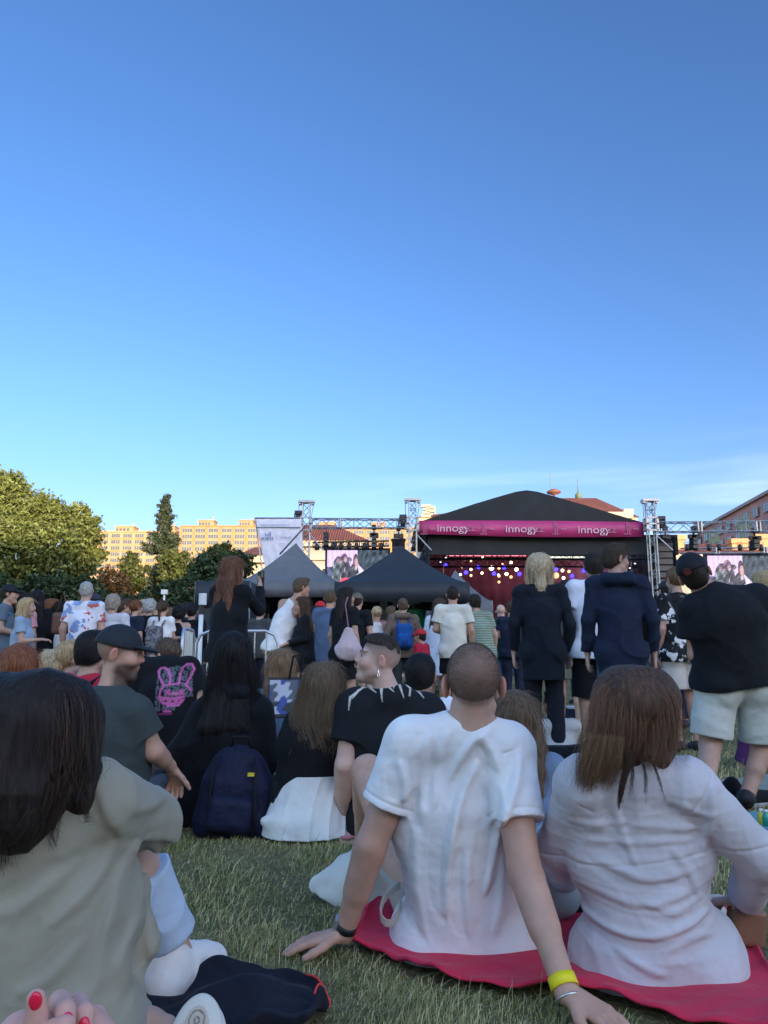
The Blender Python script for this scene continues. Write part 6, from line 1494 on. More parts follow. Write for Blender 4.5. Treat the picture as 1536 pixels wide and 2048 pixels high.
def rabbit_col(J0):
    def col(P):
        f = J0['frame'] if 'frame' in J0 else None
        C = np.tile(np.array([.0055, .0068, .0105]), (len(P), 1)); Y = 5.55
        # image-like coordinates on the back of the shirt
        t = (Y - .12) / P[:, 1]; u = P[:, 0]; v = P[:, 2]
        S = Y - .14
        X = lambda x: at(270 + x / 9.6, 1300, S)[0]; Z = lambda y: at(340, 1280 + y / 9.6, S)[2]
        back = P[:, 1] < J0['N'][1] + .02
        def line(pts, w, c, k=1.):
            w = w * 1.15; d = np.full(len(P), 9.)
            for (x0, y0), (x1, y1) in zip(pts[:-1], pts[1:]):
                a = np.array([X(x0), Z(y0)]); e = np.array([X(x1), Z(y1)]) - a
                tt = np.clip(((u - a[0]) * e[0] + (v - a[1]) * e[1]) / (e @ e + 1e-9), 0, 1); d = np.minimum(d, np.hypot(u - a[0] - e[0] * tt, v - a[1] - e[1] * tt))
            m = (np.clip(1.5 - d / w, 0, 1) * k * back)[:, None]; C[:] = C * (1 - m) + np.array(c) * m
        gy, pk = (.16, .18, .22), (.62, .13, .38)
        g = np.random.default_rng(8)
        for row in range(8):
            y0 = 560 + row * 105
            for k in range(9):
                x0 = 430 + k * 72 + g.uniform(-10, 10)
                if row > 5 and k > 5: continue
                s = g.integers(0, 4); yy = y0 - k * 9 + g.uniform(-12, 12)
                sh = [[(0, 0), (0, 70)], [(0, 0), (45, 10), (5, 40), (50, 75)], [(0, 70), (25, 0), (50, 70)], [(0, 0), (40, 0), (0, 35), (40, 70)]][s]
                line([(x0 + a, yy + b) for a, b in sh], .0045, gy, .75)
        line([(560, 870), (430, 690), (385, 600), (420, 550), (500, 535), (570, 580), (650, 700), (670, 850)], .0055, pk); line([(830, 840), (815, 660), (850, 540), (930, 465), (1020, 465), (1070, 560), (1030, 660), (935, 870)], .0055, pk)
        line([(560, 880), (670, 855), (830, 840)], .0045, pk); line([(570, 880), (510, 990), (495, 1120), (560, 1210), (700, 1260), (860, 1250), (930, 1150)], .005, pk); line([(940, 870), (1000, 920), (1040, 990)], .0045, pk)
        for x in (650, 885): line([(x - 35, 975), (x + 40, 1050)], .005, pk); line([(x + 35, 970), (x - 35, 1055)], .005, pk)
        line([(740, 1035), (810, 1035)], .009, (.66, .22, .42)); line([(520, 1110), (720, 1130), (930, 1100)], .006, pk); line([(570, 1160), (640, 1120), (690, 1180), (740, 1130), (800, 1185), (850, 1120), (900, 1170)], .005, pk)
        line([(580, 1210), (740, 1225), (900, 1190)], .006, pk); line([(650, 1280), (860, 1265)], .004, (.5, .2, .4)); line([(640, 1250), (645, 1380)], .003, (.35, .08, .22)); line([(600, 1375), (720, 1375)], .005, pk); line([(520, 1425), (740, 1420)], .004, (.28, .04, .16))
        return C
    return col
def rabbit_person():
    Y = 5.6; p = at(332, 1272, Y); J = J_sit(1.72, 'cross', 'lap', lean=(-.03, .05), hyaw=R(62), hpitch=R(-14)); J = place(J, (at(345, 1272, Y)[0], Y, p[2] - J['H'][2] - .125), R(-4)); J['base'] = V3(p[0], Y, 0)
    for q in ('H', 'N', 'SL', 'SR'): J[q] = J[q] + V3(-.02, 0, 0)
    for q in ('N', 'C', 'SL', 'SR', 'EL', 'ER'): J[q] = J[q] + V3(0, -.03, .095)
    J['H'] = J['H'] + V3(-.03, .06, -.01)
    person('person with a pink rabbit face drawn on the back of a black T-shirt', J, .0055, G_SE, FAIR, 1.08, False, .98, ('tee', fabric((.0055, .0068, .0105), .85, 'vertex'), {'loose': 1.2, 'e': .028, 'sl': .85, 'ea': .04, 'fa': .35, 'col': rabbit_col(J)}), ('trousers', DENIM), ('bun', (.085, .058, .04), {'bz': .0}), (.3, .3, .3), {})
rabbit_person()
sitter(563, 1298, 5.0, 6, 'woman with long light brown hair in a denim jacket sitting behind a printed tote bag', hair=('long', (.17, .105, .06), {'len': .46, 'tip': .05}), fem=True, top_c=CR_('jacket', fabric((.14, .21, .30)), {'hem': -.05, 'fa': 1.5}), bottom=CR_('trousers', DENIM), Ht=1.66, arms='knees', legs='up')
sitter(818, 1307, 4.6, -8, 'dark haired man in white sitting beside the man in the thorn printed shirt', hair=('short', H_BK, {'e': .016}), top_c=CR_('tee', fabric((.68, .70, .78)), {'loose': 1.}), bottom=CR_('shorts', DGREY), lean=(.05, .03))
sitter(1000, 1384, 3.2, 0, 'brown haired woman in denim sitting just beyond the man leaning on both hands', hair=('long', H_DB, {'len': .36}), fem=True, top_c=CR_('jacket', fabric((.13, .20, .30)), {'hem': -.05, 'fa': 1.4}), bottom=CR_('trousers', DENIM), Ht=1.62, lean=(.07, .05), build=1.15)
sitter(1062, 1372, 7.0, -30, 'person in grey sitting beyond the legs of the blond person in the dark suit', hair=('short', H_BR), top_c=CR_('tee', fabric((.28, .28, .32))), bottom=CR_('shorts', GREYT), arms='knees', legs='up')
sitter(1108, 1382, 6.9, 15, 'person in a pale shirt sitting right of the dark trouser leg', hair=('short', H_DB), top_c=CR_('tee', GREYT), bottom=CR_('trousers', KHAKI), arms='knees', legs='up', Ht=1.6)
sitter(1530, 1395, 6.2, 0, 'person in a purple top sitting at the right edge beyond the bare legs', hair=('short', H_DK), top_c=CR_('tee', fabric((.10, .03, .12))), bottom=CR_('trousers', fabric((.12, .04, .05))))
# ---- seated, near
def man_cap():
    Y = 3.7; a = lambda px, py, dy=0.: at(px, py, Y + dy); b = V3(a(225, 1500)[0], Y, 0)
    J = dict(s=1.1, base=b, P=a(215, 1600, .05), C=a(222, 1470, .02), N=a(222, 1384), H=a(240, 1306, .02), hf=nrm(V3(.96, .16, -.10)), hu=nrm(V3(.08, 0, 1)),
             SL=a(172, 1412, .10), SR=a(270, 1428, -.06), EL=a(160, 1500, .12), ER=a(306, 1500, -.02), WL=a(200, 1560, .3), WR=a(340, 1532, .12), hdL=V3(.5, .7, -.1), hdR=V3(.1, .55, -.8), hnL=V3(0, 0, 1), hnR=V3(0, 0, 1),
             PL=a(185, 1600, .12), PR=a(240, 1600, .0), KL=a(180, 1540, .55), KR=a(300, 1530, .20), AL=a(300, 1590, .60), AR=a(215, 1600, .62), TL=a(350, 1596, .7), TR=a(160, 1600, .7))
    person('bearded man in a black cap and dark grey T-shirt sitting in profile', J, .0048, G_SE, (.50, .30, .225), 1.06, False, 1.0, ('tee', fabric((.042, .056, .058)), {'loose': .9, 'e': .018, 'sl': .66, 'ea': .032, 'fa': .9}), ('shorts', fabric((.065, .095, .145)), {'len': .97, 'flare': .03, 'e': .02}), ('buzz', (.05, .035, .026)), (.3, .3, .3), {'hat': ('cap', fabric((.016, .022, .030), .7)), 'stubble': .96, 'scalp': .7, 'fade': .5, 'hair_c': (.03, .02, .015)})
man_cap()
def woman_black():
    Y = 4.2; a = lambda px, py, dy=0.: at(px, py, Y + dy); b = V3(a(445, 1500)[0], Y, 0)
    J = dict(s=1.06, base=b, P=a(445, 1600, .05), C=a(448, 1490), N=a(462, 1378), H=a(464, 1314), hf=nrm(V3(-.25, .95, .1)), hu=V3(0, 0, 1), SL=a(412, 1432), SR=a(512, 1425), EL=a(366, 1512, .03), ER=a(526, 1515, .02), WL=a(380, 1570, .25), WR=a(510, 1570, .25), hdL=V3(.3, .9, -.2), hdR=V3(-.3, .9, -.2), hnL=V3(0, 0, 1), hnR=V3(0, 0, 1),
             PL=a(405, 1600, .05), PR=a(490, 1600, .05), KL=a(345, 1580, .45), KR=a(550, 1580, .45), AL=a(470, 1590, .5), AR=a(410, 1590, .5), TL=a(520, 1590, .52), TR=a(360, 1590, .52))
    r, cl, ch, J = person('person with long black hair in a loose black sweatshirt sitting with their back turned', J, .007, G_SE, FAIR, 1.06, True, .96, ('hoodie', BLACK, {'loose': 1.6, 'e': .035, 'ea': .045, 'fa': 1.6, 'hem': -.1}), ('trousers', BLACK), ('long', H_BK, {'len': .34, 'tip': .045, 'e': .026}), None)
    HL = J['frame']['HL']
    gd = [([HL(x * .9, -.06, .09), HL(x * 1.3, -.10, -.02), HL(x * 1.7, -.115, -.14), HL(x * 1.9, -.13, -.26)], [.02, .03, .04, .03]) for x in (-.07, -.035, 0, .035, .07)]
    strands('hair_strands', ch['hair'], J['base'], gd, 1500, strand_mat(H_BK), 9, .0009, .008, 3)
woman_black()
def woman_skirt():
    Y = 3.9; a = lambda px, py, dy=0.: at(px, py, Y + dy); b = V3(a(625, 1600)[0], Y, 0)
    J = dict(s=1.02, base=b, P=a(622, 1590, .05), C=a(635, 1490), N=a(650, 1420), H=a(652, 1375), hf=nrm(V3(.35, .93, .1)), hu=nrm(V3(.05, 0, 1)), SL=a(598, 1452), SR=a(692, 1452, .02), EL=a(588, 1525, .12), ER=a(690, 1540, .14), WL=a(620, 1560, .3), WR=a(680, 1580, .3), hdL=V3(.3, .9, -.2), hdR=V3(-.3, .9, -.2), hnL=V3(0, 0, 1), hnR=V3(0, 0, 1),
             PL=a(592, 1600, .05), PR=a(655, 1600, .05), KL=a(580, 1610, .42), KR=a(665, 1610, .45), AL=a(560, 1640, .15), AR=a(600, 1640, .1), TL=a(530, 1645, .05), TR=a(560, 1648, -.02))
    def more(L):
        return []
    r, cl, ch, J = person('woman with long light brown hair in a black top and spreading white skirt', J, .0055, G_SE, FAIR, 1.0, True, .98, ('tee', BLACK, {'loose': .7, 'hem': -.02, 'e': .02, 'sl': .7, 'ea': .03}), None, ('long', (.115, .080, .052), {'len': .20, 'tip': .012, 'e': .018}), None)
    HL = J['frame']['HL']; sk = [Cone(a(628, 1555), a(612, 1690, -.02), .145, .225, (V3(0, 1, 0), .8)), Cone(a(600, 1560, .02), a(560, 1655, -.06), .055, .06), Cone(a(528, 1642, -.10), a(600, 1648, -.12), .02, .055)]
    cl('skirt', sk, .05, fabric((.68, .70, .70)), folds(77, .016, 64, (.25, .1, 1), .08), [(a(620, 1548), V3(0, 0, 1)), (V3(0, 0, .018), V3(0, 0, -1))], .0055)
    gd = []
    for i, x in enumerate(np.linspace(-.085, .085, 9)):
        e = a(592 + i * 11.5, 1500 - abs(i - 4) * 9 + (i % 2) * 14, -.13)
        gd.append(([HL(x * .55, -.02, .118), HL(x * .95, -.085, .06), HL(x * 1.12, -.11, -.06), HL(x * 1.15 - .02, -.14, -.16), e], [.012, .02, .024, .026, .014]))
    strands('hair_strands', ch['hair'], J['base'], gd, 3800, strand_mat((.15, .105, .066)), 12, .0006, .006, 5)
woman_skirt()
def thorn_col(J0):
    Y = 3.76
    L = [[(700, 1395), (725, 1376), (760, 1370), (800, 1362), (830, 1372)], [(700, 1395), (697, 1420)], [(716, 1382), (704, 1398)], [(736, 1374), (752, 1386)], [(760, 1370), (765, 1404)], [(764, 1371), (763, 1398)], [(772, 1370), (788, 1384)], [(792, 1366), (787, 1377)], [(800, 1372), (808, 1396)], [(812, 1368), (822, 1378), (820, 1392)], [(752, 1364), (790, 1358), (812, 1366)], [(830, 1375), (850, 1398)], [(838, 1384), (846, 1392)], [(700, 1560), (706, 1590)], [(724, 1620), (733, 1650)], [(733, 1615), (730, 1640)]]
    def col(P):
        C = np.tile(np.array([.0055, .0072, .011]), (len(P), 1)); S = Y - .08; d = np.full(len(P), 9.); pos = np.zeros(len(P))
        u, v = P[:, 0], P[:, 2]
        # project to the picture of the shirt back as printed
        pts = [[at(x, y, S)[[0, 2]] for x, y in l] for l in L]
        for l in pts:
            for k, (a, b) in enumerate(zip(l[:-1], l[1:])):
                e = b - a; tt = np.clip(((u - a[0]) * e[0] + (v - a[1]) * e[1]) / (e @ e), 0, 1); w = .0040 if len(l) == 2 else .0032
                q = np.hypot(u - a[0] - e[0] * tt, v - a[1] - e[1] * tt) / (w * (1.1 - (.75 * tt if len(l) == 2 else 0))); d = np.minimum(d, q)
        m = (np.clip(1.7 - d, 0, 1) * (P[:, 1] < J0['N'][1] + .03))[:, None]
        return C * (1 - m) + np.array([.50, .50, .46]) * m
    return col
def man_thorn():
    Y = 3.8; a = lambda px, py, dy=0.: at(px, py, Y + dy); b = V3(a(780, 1600)[0], Y, 0)
    J = dict(s=1.09, base=b, P=a(785, 1625, .12), C=a(782, 1505, .03), N=a(783, 1392, 0), H=a(757, 1318, -.01), hf=nrm(V3(-.985, -.06, .20)), hu=nrm(V3(.22, 0, 1)),
             SL=a(712, 1418, -.02), SR=a(850, 1428, .05), EL=a(690, 1530, -.08), ER=a(868, 1540, .1), WL=atz(682, 1648, .06), WR=a(860, 1630, .3), hdL=nrm(V3(.25, -.65, -.3)), hdR=V3(-.3, .8, -.2), hnL=V3(-.1, -.2, 1), hnR=V3(0, 0, 1),
             PL=a(745, 1630, .12), PR=a(830, 1630, .12), KL=a(720, 1600, .6), KR=a(860, 1590, .6), AL=a(800, 1620, .7), AR=a(740, 1620, .7), TL=a(850, 1625, .75), TR=a(700, 1625, .75))
    fold = folds(91, .005, 24, (.3, .1, 1), .5)
    r, cl, ch, J = person('young man looking up to the left in a black shirt printed with pale thorns', J, .0036, G_SE, (.56, .375, .315), 1.06, False, .96, ('tee', fabric((.0055, .0072, .011), .8, 'vertex', wr=.3), {'loose': .9, 'e': .02, 'sl': .82, 'ea': .04, 'fold': fold, 'collar': 1, 'col': thorn_col(J), 'k': .045}), ('shorts', BLACK), ('crop', (.035, .024, .018), {'e': .001}), None,
        {'stubble': .22, 'scalp': .93, 'fade': 1.0, 'gaze': -.003, 'hair_c': (.04, .028, .022)}, .3)
    HL, HD = J['frame']['HL'], J['frame']['HD']; g = np.random.default_rng(6)
    # short top hair
    hz = J['frame']['hs']; pr = [Ell(HL(0, -.012, .032), V3(.0752, .0955, .0895) * hz, J['frame']['HM'], [(HL(0, .06, .078), HD(0, .22, -1))]), Ell(HL(0, .005, .085), V3(.058, .085, .042) * hz, J['frame']['HM'], [(HL(0, .06, .075), HD(0, .22, -1))])]
    remove_tree(ch['hair'])
    n_ = wnoise(5, 130, 6); hb = cl('hair', pr, .02, hair_mat((.030, .021, .016)), lambda P: .003 * n_(P), hh=.0036)
    mb = MB(); c = HL(-.088, -.006, -.052); mb.tube([c - J['base'], c - J['base'] + V3(0, -.002, -.012)], .002, 5)
    mb.tube([c - J['base'] + V3(.0, -.002, -.012) + V3(.005 * math.sin(w), 0, -.010 - .010 * math.cos(w)) for w in np.linspace(0, 6.28, 9)], .0016, 5); e = mb.build('earring', plain('silver', (.7, .68, .62), .25, .9), None, J['base']); tag(e, 'small silver earring of the young man in the thorn printed shirt', 'earring')
    w, d = J['WL'], nrm(J['WL'] - J['EL']); mb = MB(); mb.tube([w - d * .045 - J['base'], w - d * .005 - J['base']], [.037, .035], 16); e = mb.build('wristband', BLACK, None, J['base'], True); tag(e, 'wide black wristband on the young man leaning on his left hand', 'wristband')
man_thorn()
# ---- the couple in front
def man_white():
    a = at; b = V3(a(935, 1900, 2.25)[0], 2.25, 0)
    J = dict(s=1.08, base=b, P=a(938, 1858, 2.48), C=a(914, 1640, 2.42), N=a(944, 1449, 2.34), H=a(947, 1368, 2.32), hf=nrm(V3(.06, .98, .06)), hu=nrm(V3(0, -.04, 1)),
             SL=a(822, 1487, 2.35), SR=a(1014, 1500, 2.34), EL=a(742, 1690, 2.36), ER=a(1048, 1738, 2.22), WL=atz(688, 1868, .055), WR=atz(1133, 1985, .065), hdL=nrm(V3(-.96, -.06, -.16)), hdR=nrm(V3(.72, -.62, -.26)), hnL=V3(-.1, .05, 1), hnR=V3(.1, -.1, 1),
             PL=a(875, 1868, 2.49), PR=a(1003, 1868, 2.49), KL=V3(-.06, 3.02, .42), KR=V3(.46, 3.02, .42), AL=V3(-.08, 3.4, .08), AR=V3(.49, 3.4, .08), TL=V3(-.10, 3.57, .04), TR=V3(.52, 3.57, .04))
    Sf = 2.29
    rl = [([at(x, y, Sf) for x, y in l], k) for l, k in (
        ([(985, 1455), (945, 1480), (915, 1530), (898, 1590)], 1.0), ([(958, 1520), (925, 1580), (905, 1650), (893, 1740), (890, 1830)], 1.5), ([(992, 1545), (1000, 1650), (985, 1740), (970, 1800)], 1.2), ([(860, 1470), (850, 1540), (845, 1640)], .8), ([(895, 1460), (880, 1530), (868, 1620)], .7),
        ([(935, 1700), (930, 1800), (940, 1880)], .8), ([(800, 1520), (815, 1560), (810, 1600)], .9), ([(1035, 1500), (1020, 1560), (1005, 1620)], 1.0), ([(835, 1660), (830, 1780), (850, 1880)], .7), ([(1010, 1700), (1005, 1800), (990, 1880)], .8), ([(960, 1470), (985, 1500), (992, 1540)], .8))]
    rd = ridges(rl, .017, .0135, 2.5); fo0 = folds(101, .0045, 26, (.1, .2, 1), .3); fo1 = folds(102, .0022, 60, (.2, .2, 1), .4); fo = lambda P: fo0(P) + fo1(P); full = lambda P: np.clip(rd(P) + fo(P), -.03, .007)
    def more(L):
        u = L['up']
        return [Cone(a(934, 1862, 2.45), a(903, 1620, 2.40), .172, .166, (V3(0, 1, 0), .74)), Cone(a(895, 1886, 2.44), a(990, 1892, 2.44), .115, .12, (V3(0, 1, 0), .85)), Cone(J['N'] - V3(.055, .02, .012), J['N'] + V3(.055, -.02, -.012), .03)]
    r, cl, ch, J = person('man with close cropped hair in a white T-shirt leaning back on both hands', J, .0046, G_SE, (.49, .295, .22), 1.0, False, .96, ('tee', WHITE, {'loose': 0, 'e': .014, 'he': .036, 'sl': .60, 'ea': .024, 'hh': .0038, 'hem': -.118, 'fold': full, 'more': more}), ('shorts', fabric((.40, .37, .32)), {'e': .003}), ('buzz', (.075, .052, .04)), None, {'scalp': .55, 'hair_c': (.12, .085, .068), 'stubble': .2}, .12)
    HL, HD, HM = J['frame']['HL'], J['frame']['HD'], J['frame']['HM']; g = np.random.default_rng(9); n = 22000
    d = g.normal(size=(n, 3)); d /= np.linalg.norm(d, axis=1)[:, None]; q = d * np.array([.0755, .0955, .0875]) + np.array([0, -.012, .032]); nn_ = d / np.array([.075, .095, .087]); nn_ /= np.linalg.norm(nn_, axis=1)[:, None]
    k = ((q[:, 1] - .078) * .63 + (q[:, 2] - .05) * -.776 < 0) & (q[:, 2] > -.05); q, nn_ = q[k], nn_[k]; n = len(q); ln = g.uniform(.0018, .0042, n)[:, None]
    dirn = nn_ + np.array([0, -.3, -.5]) * .8 + g.normal(size=(n, 3)) * .25; dirn /= np.linalg.norm(dirn, axis=1)[:, None]
    S = np.stack([q - nn_ * .001, q + dirn * ln * .5, q + dirn * ln], 1) @ HM.T + J['H'] - J['base']
    hc = bpy.data.hair_curves.new('hair'); hc.add_curves([3] * n); hc.position_data.foreach_set('vector', S.astype(np.float32).ravel()); ra = hc.attributes.get('radius') or hc.attributes.new('radius', 'FLOAT', 'POINT'); ra.data.foreach_set('value', np.full(n * 3, .00022, np.float32)); hc.materials.append(strand_mat((.16, .115, .09))); link('hair', hc, r)
    # sleeve and neck seams
    for pts in ([at(806, 1448, 2.0), at(790, 1520, 1.99), at(785, 1585, 2.02)],): pass
    w, d_ = J['WL'], nrm(J['WL'] - J['EL']); B = J['base']; M = np.stack(frame(V3(-.5, -.4, .2), d_), 1)
    mb = MB(); mb.tube([w - d_ * .035 - B, w - d_ * .012 - B], [.0325, .0315], 20); e = mb.build('watch', plain('watch_strap', (.012, .013, .016), .45), None, B, True); tag(e, 'black strapped watch with a pale case on the left wrist of the man in white', 'watch')
    mb = MB(); c = w - d_ * .022 - B + V3(-.030, -.004, .010); mb.box(c, (.010, .036, .036), M=np.stack([nrm(V3(-1, -.1, .35)), nrm(np.cross(d_, V3(-1, -.1, .35))), d_], 1)); mb.build('watch_case', plain('watch_steel', (.6, .62, .65), .25, .8), e)
    w, d_ = J['WR'], nrm(J['WR'] - J['ER']); q = np.cross(d_, V3(1, 0, 0))
    mb = MB(); mb.tube([w - d_ * .036 - B, w - d_ * .008 - B], [.0335, .0345], 24, False); e = mb.build('wristband', plain('yellow_paper', (.80, .66, .01), .55, var=.06), None, B, True); tag(e, 'bright yellow paper wristband on the right wrist of the man in white', 'wristband'); e.modifiers.new('thick', 'SOLIDIFY').thickness = .0015
    mb = MB(); mb.tube([w + d_ * .012 - B, w + d_ * .017 - B], [.0325, .0325], 18); e = mb.build('bracelet', plain('silver', (.7, .68, .62), .25, .9), None, B, True); tag(e, 'thin silver bracelet below the yellow wristband', 'bracelet')
man_white()
def woman_white():
    a = at; b = V3(a(1300, 1930, 2.1)[0], 2.1, 0)
    J = dict(s=1.04, base=b, P=a(1310, 1903, 2.29), C=a(1280, 1705, 2.26), N=a(1262, 1530, 2.18), H=a(1266, 1430, 2.18), hf=nrm(V3(.45, .88, .02)), hu=nrm(V3(-.04, 0, 1)),
             SL=a(1165, 1570, 2.18), SR=a(1375, 1574, 2.17), EL=a(1118, 1690, 2.34), ER=a(1518, 1712, 2.2), WL=a(1128, 1760, 2.6), WR=a(1492, 1800, 2.4), hdL=nrm(V3(.2, .9, -.3)), hdR=nrm(V3(-.55, .75, -.25)), hnL=V3(-1, 0, .3), hnR=V3(.3, -.2, 1),
             PL=a(1240, 1908, 2.29), PR=a(1385, 1908, 2.29), KL=a(1180, 1860, 2.8), KR=a(1440, 1835, 2.84), AL=a(1330, 1820, 2.95), AR=a(1250, 1820, 3.0), TL=a(1420, 1825, 3.0), TR=a(1180, 1825, 3.05))
    Sf = 2.14
    rl = [([at(x, y, Sf) for x, y in l], k) for l, k in (
        ([(1180, 1680), (1270, 1690), (1390, 1680)], .7), ([(1150, 1830), (1250, 1875), (1370, 1865), (1440, 1830)], 1.2), ([(1225, 1600), (1245, 1680), (1270, 1730)], 1.0), ([(1200, 1725), (1280, 1760), (1380, 1750)], .9), ([(1170, 1780), (1270, 1810), (1400, 1790)], .8),
        ([(1330, 1600), (1390, 1625), (1410, 1630)], .7), ([(1260, 1650), (1340, 1660), (1400, 1655)], .6), ([(1290, 1800), (1350, 1830), (1420, 1800)], .8), ([(1240, 1900), (1290, 1940), (1330, 1950)], .8), ([(1150, 1640), (1200, 1650), (1250, 1640)], .6), ([(1410, 1560), (1412, 1640), (1410, 1720)], .9), ([(1340, 1700), (1380, 1740), (1410, 1800)], .7), ([(1185, 1560), (1190, 1620), (1180, 1680)], .5), ([(1330, 1900), (1390, 1880), (1440, 1880)], .7))]
    rd = ridges(rl, .0085, .010, 2.35); fo0 = folds(131, .0045, 50, (1, .2, .35), .5); fo1 = folds(133, .0025, 95, (.7, .2, .6), .6); fo = lambda P: fo0(P) + fo1(P); full = lambda P: np.clip(rd(P) + fo(P), -.03, .0045)
    def more(L):
        return [Cone(a(1308, 1898, 2.27), a(1281, 1740, 2.26), .176, .160, (V3(0, 1, 0), .78)), Cone(a(1238, 1928, 2.27), a(1382, 1920, 2.27), .118, .118, (V3(0, 1, 0), .85))]
    r, cl, ch, J = person('woman with brown shoulder length hair in a creased white blouse sitting on the red blanket', J, .0046, G_SE, (.50, .32, .25), 1.0, True, 1.0, ('long', fabric((.53, .51, .55), .8), {'name': 'blouse', 'loose': 0, 'e': .019, 'he': .026, 'ea': .022, 'hh': .0038, 'seam': [(a(1280, 1692, 2.26), nrm(J['C'] - J['P']), .4)], 'cuff': .90, 'hem': -.095, 'fold': full, 'more': more}), ('trousers', fabric((.52, .46, .42)), {'e': .004}), ('long', (.060, .034, .022), {'len': .2, 'tip': .03, 'sides': 0, 'e': .016}), None, {}, .5)
    remove_tree(ch['hair'])
    HL, HM = J['frame']['HL'], J['frame']['HM']; B = J['base']; Yh = 2.10
    px = lambda x, y, d=0.: at(x, y, Yh + d)
    hp = [Ell(J['H'] + V3(0, -.008, .034), (.098, .115, .100), HM, [(J['H'] + HM @ V3(0, .055, .05), HM @ V3(0, .95, -.3))]), Cone(px(1250, 1400, .07), px(1215, 1490, .05), .085, .058), Cone(px(1300, 1400, .08), px(1310, 1490, .07), .085, .052), Cone(px(1215, 1490, .05), px(1180, 1540, .04), .052, .012), Cone(px(1310, 1490, .07), px(1322, 1520, .03), .050, .024), Cone(px(1240, 1480, .05), px(1258, 1515, .05), .07, .04)]
    n_ = folds(17, .006, 90, (.25, 0, 1), .04); hb = cl('hair', hp, .03, hair_mat((.068, .038, .025)), lambda P: n_(P), hh=.0048)
    gd = []
    top_ = lambda x: px(1266 + x * 40, 1345 + abs(x) * 10, .05)
    for i, (ex, ey) in enumerate(((1158, 1578), (1176, 1590), (1196, 1562), (1214, 1576), (1232, 1540), (1250, 1548), (1270, 1522))):
        t = i / 6; gd.append(([top_(-.6 + t * .7), px(1195 + t * 80, 1400, .0), px(1190 + t * 85, 1470, -.02), px(ex + 8, ey - 45, -.01), px(ex, ey, .0)], [.012, .028, .03, .026, .012]))
    for i, (ex, ey) in enumerate(((1345, 1500), (1335, 1530), (1318, 1536), (1300, 1540))):
        t = i / 3; gd.append(([top_(.7 - t * .5), px(1345 - t * 50, 1400, .0), px(1355 - t * 50, 1470, .0), px(1352 - t * 40, 1505, -.01), px(ex, ey, -.02)], [.012, .026, .028, .02, .012]))
    m1 = strand_mat((.165, .084, .050)); m2 = strand_mat((.20, .118, .066))
    strands('hair_strands', hb, B, gd, 5200, m1, 14, .00032, .011, 21)
    tips = [([g_[0][2] + V3(0, -.012, 0), g_[0][3] + V3(0, -.012, 0), g_[0][4]], [.02, .024, .012]) for g_ in gd[:4]]
    strands('hair_strands', hb, B, gd, 380, strand_mat((.13, .075, .045)), 14, .0003, .026, 27)
    strands('hair_strands', hb, B, tips, 900, m2, 10, .00032, .005, 22)
    wisps = [([px(1262, 1500, -.03), px(1255, 1540, -.035), px(1240, 1580, -.03), px(1236, 1622, -.02)], [.012, .008, .005, .002], 3), ([px(1300, 1510, -.03), px(1318, 1555, -.03), px(1332, 1605, -.01)], [.004, .003, .002], .25), ([px(1285, 1520, -.03), px(1296, 1570, -.03), px(1290, 1612, -.01)], [.004, .003, .002], .2), ([px(1262, 1520, -.03), px(1268, 1560, -.03), px(1258, 1600, -.01)], [.004, .003, .002], .3)]
    strands('hair_strands', hb, B, wisps, 260, strand_mat((.05, .028, .02)), 12, .0004, .003, 23)
    w, d_ = J['WR'], nrm(J['WR'] - J['ER']); mb = MB(); mb.tube([w - d_ * .03 - B, w - d_ * .004 - B], [.034, .033], 18); e = mb.build('watch', plain('watch_strap', (.012, .013, .016), .45), None, B, True); tag(e, 'black watch on the right wrist of the woman in the white blouse', 'watch')
    mb = MB(); mb.tube([w - d_ * .058 - B, w - d_ * .05 - B], [.036, .036], 16); mb.build('bracelet', plain('silver', (.7, .68, .62), .25, .9), e, None, True)
woman_white()
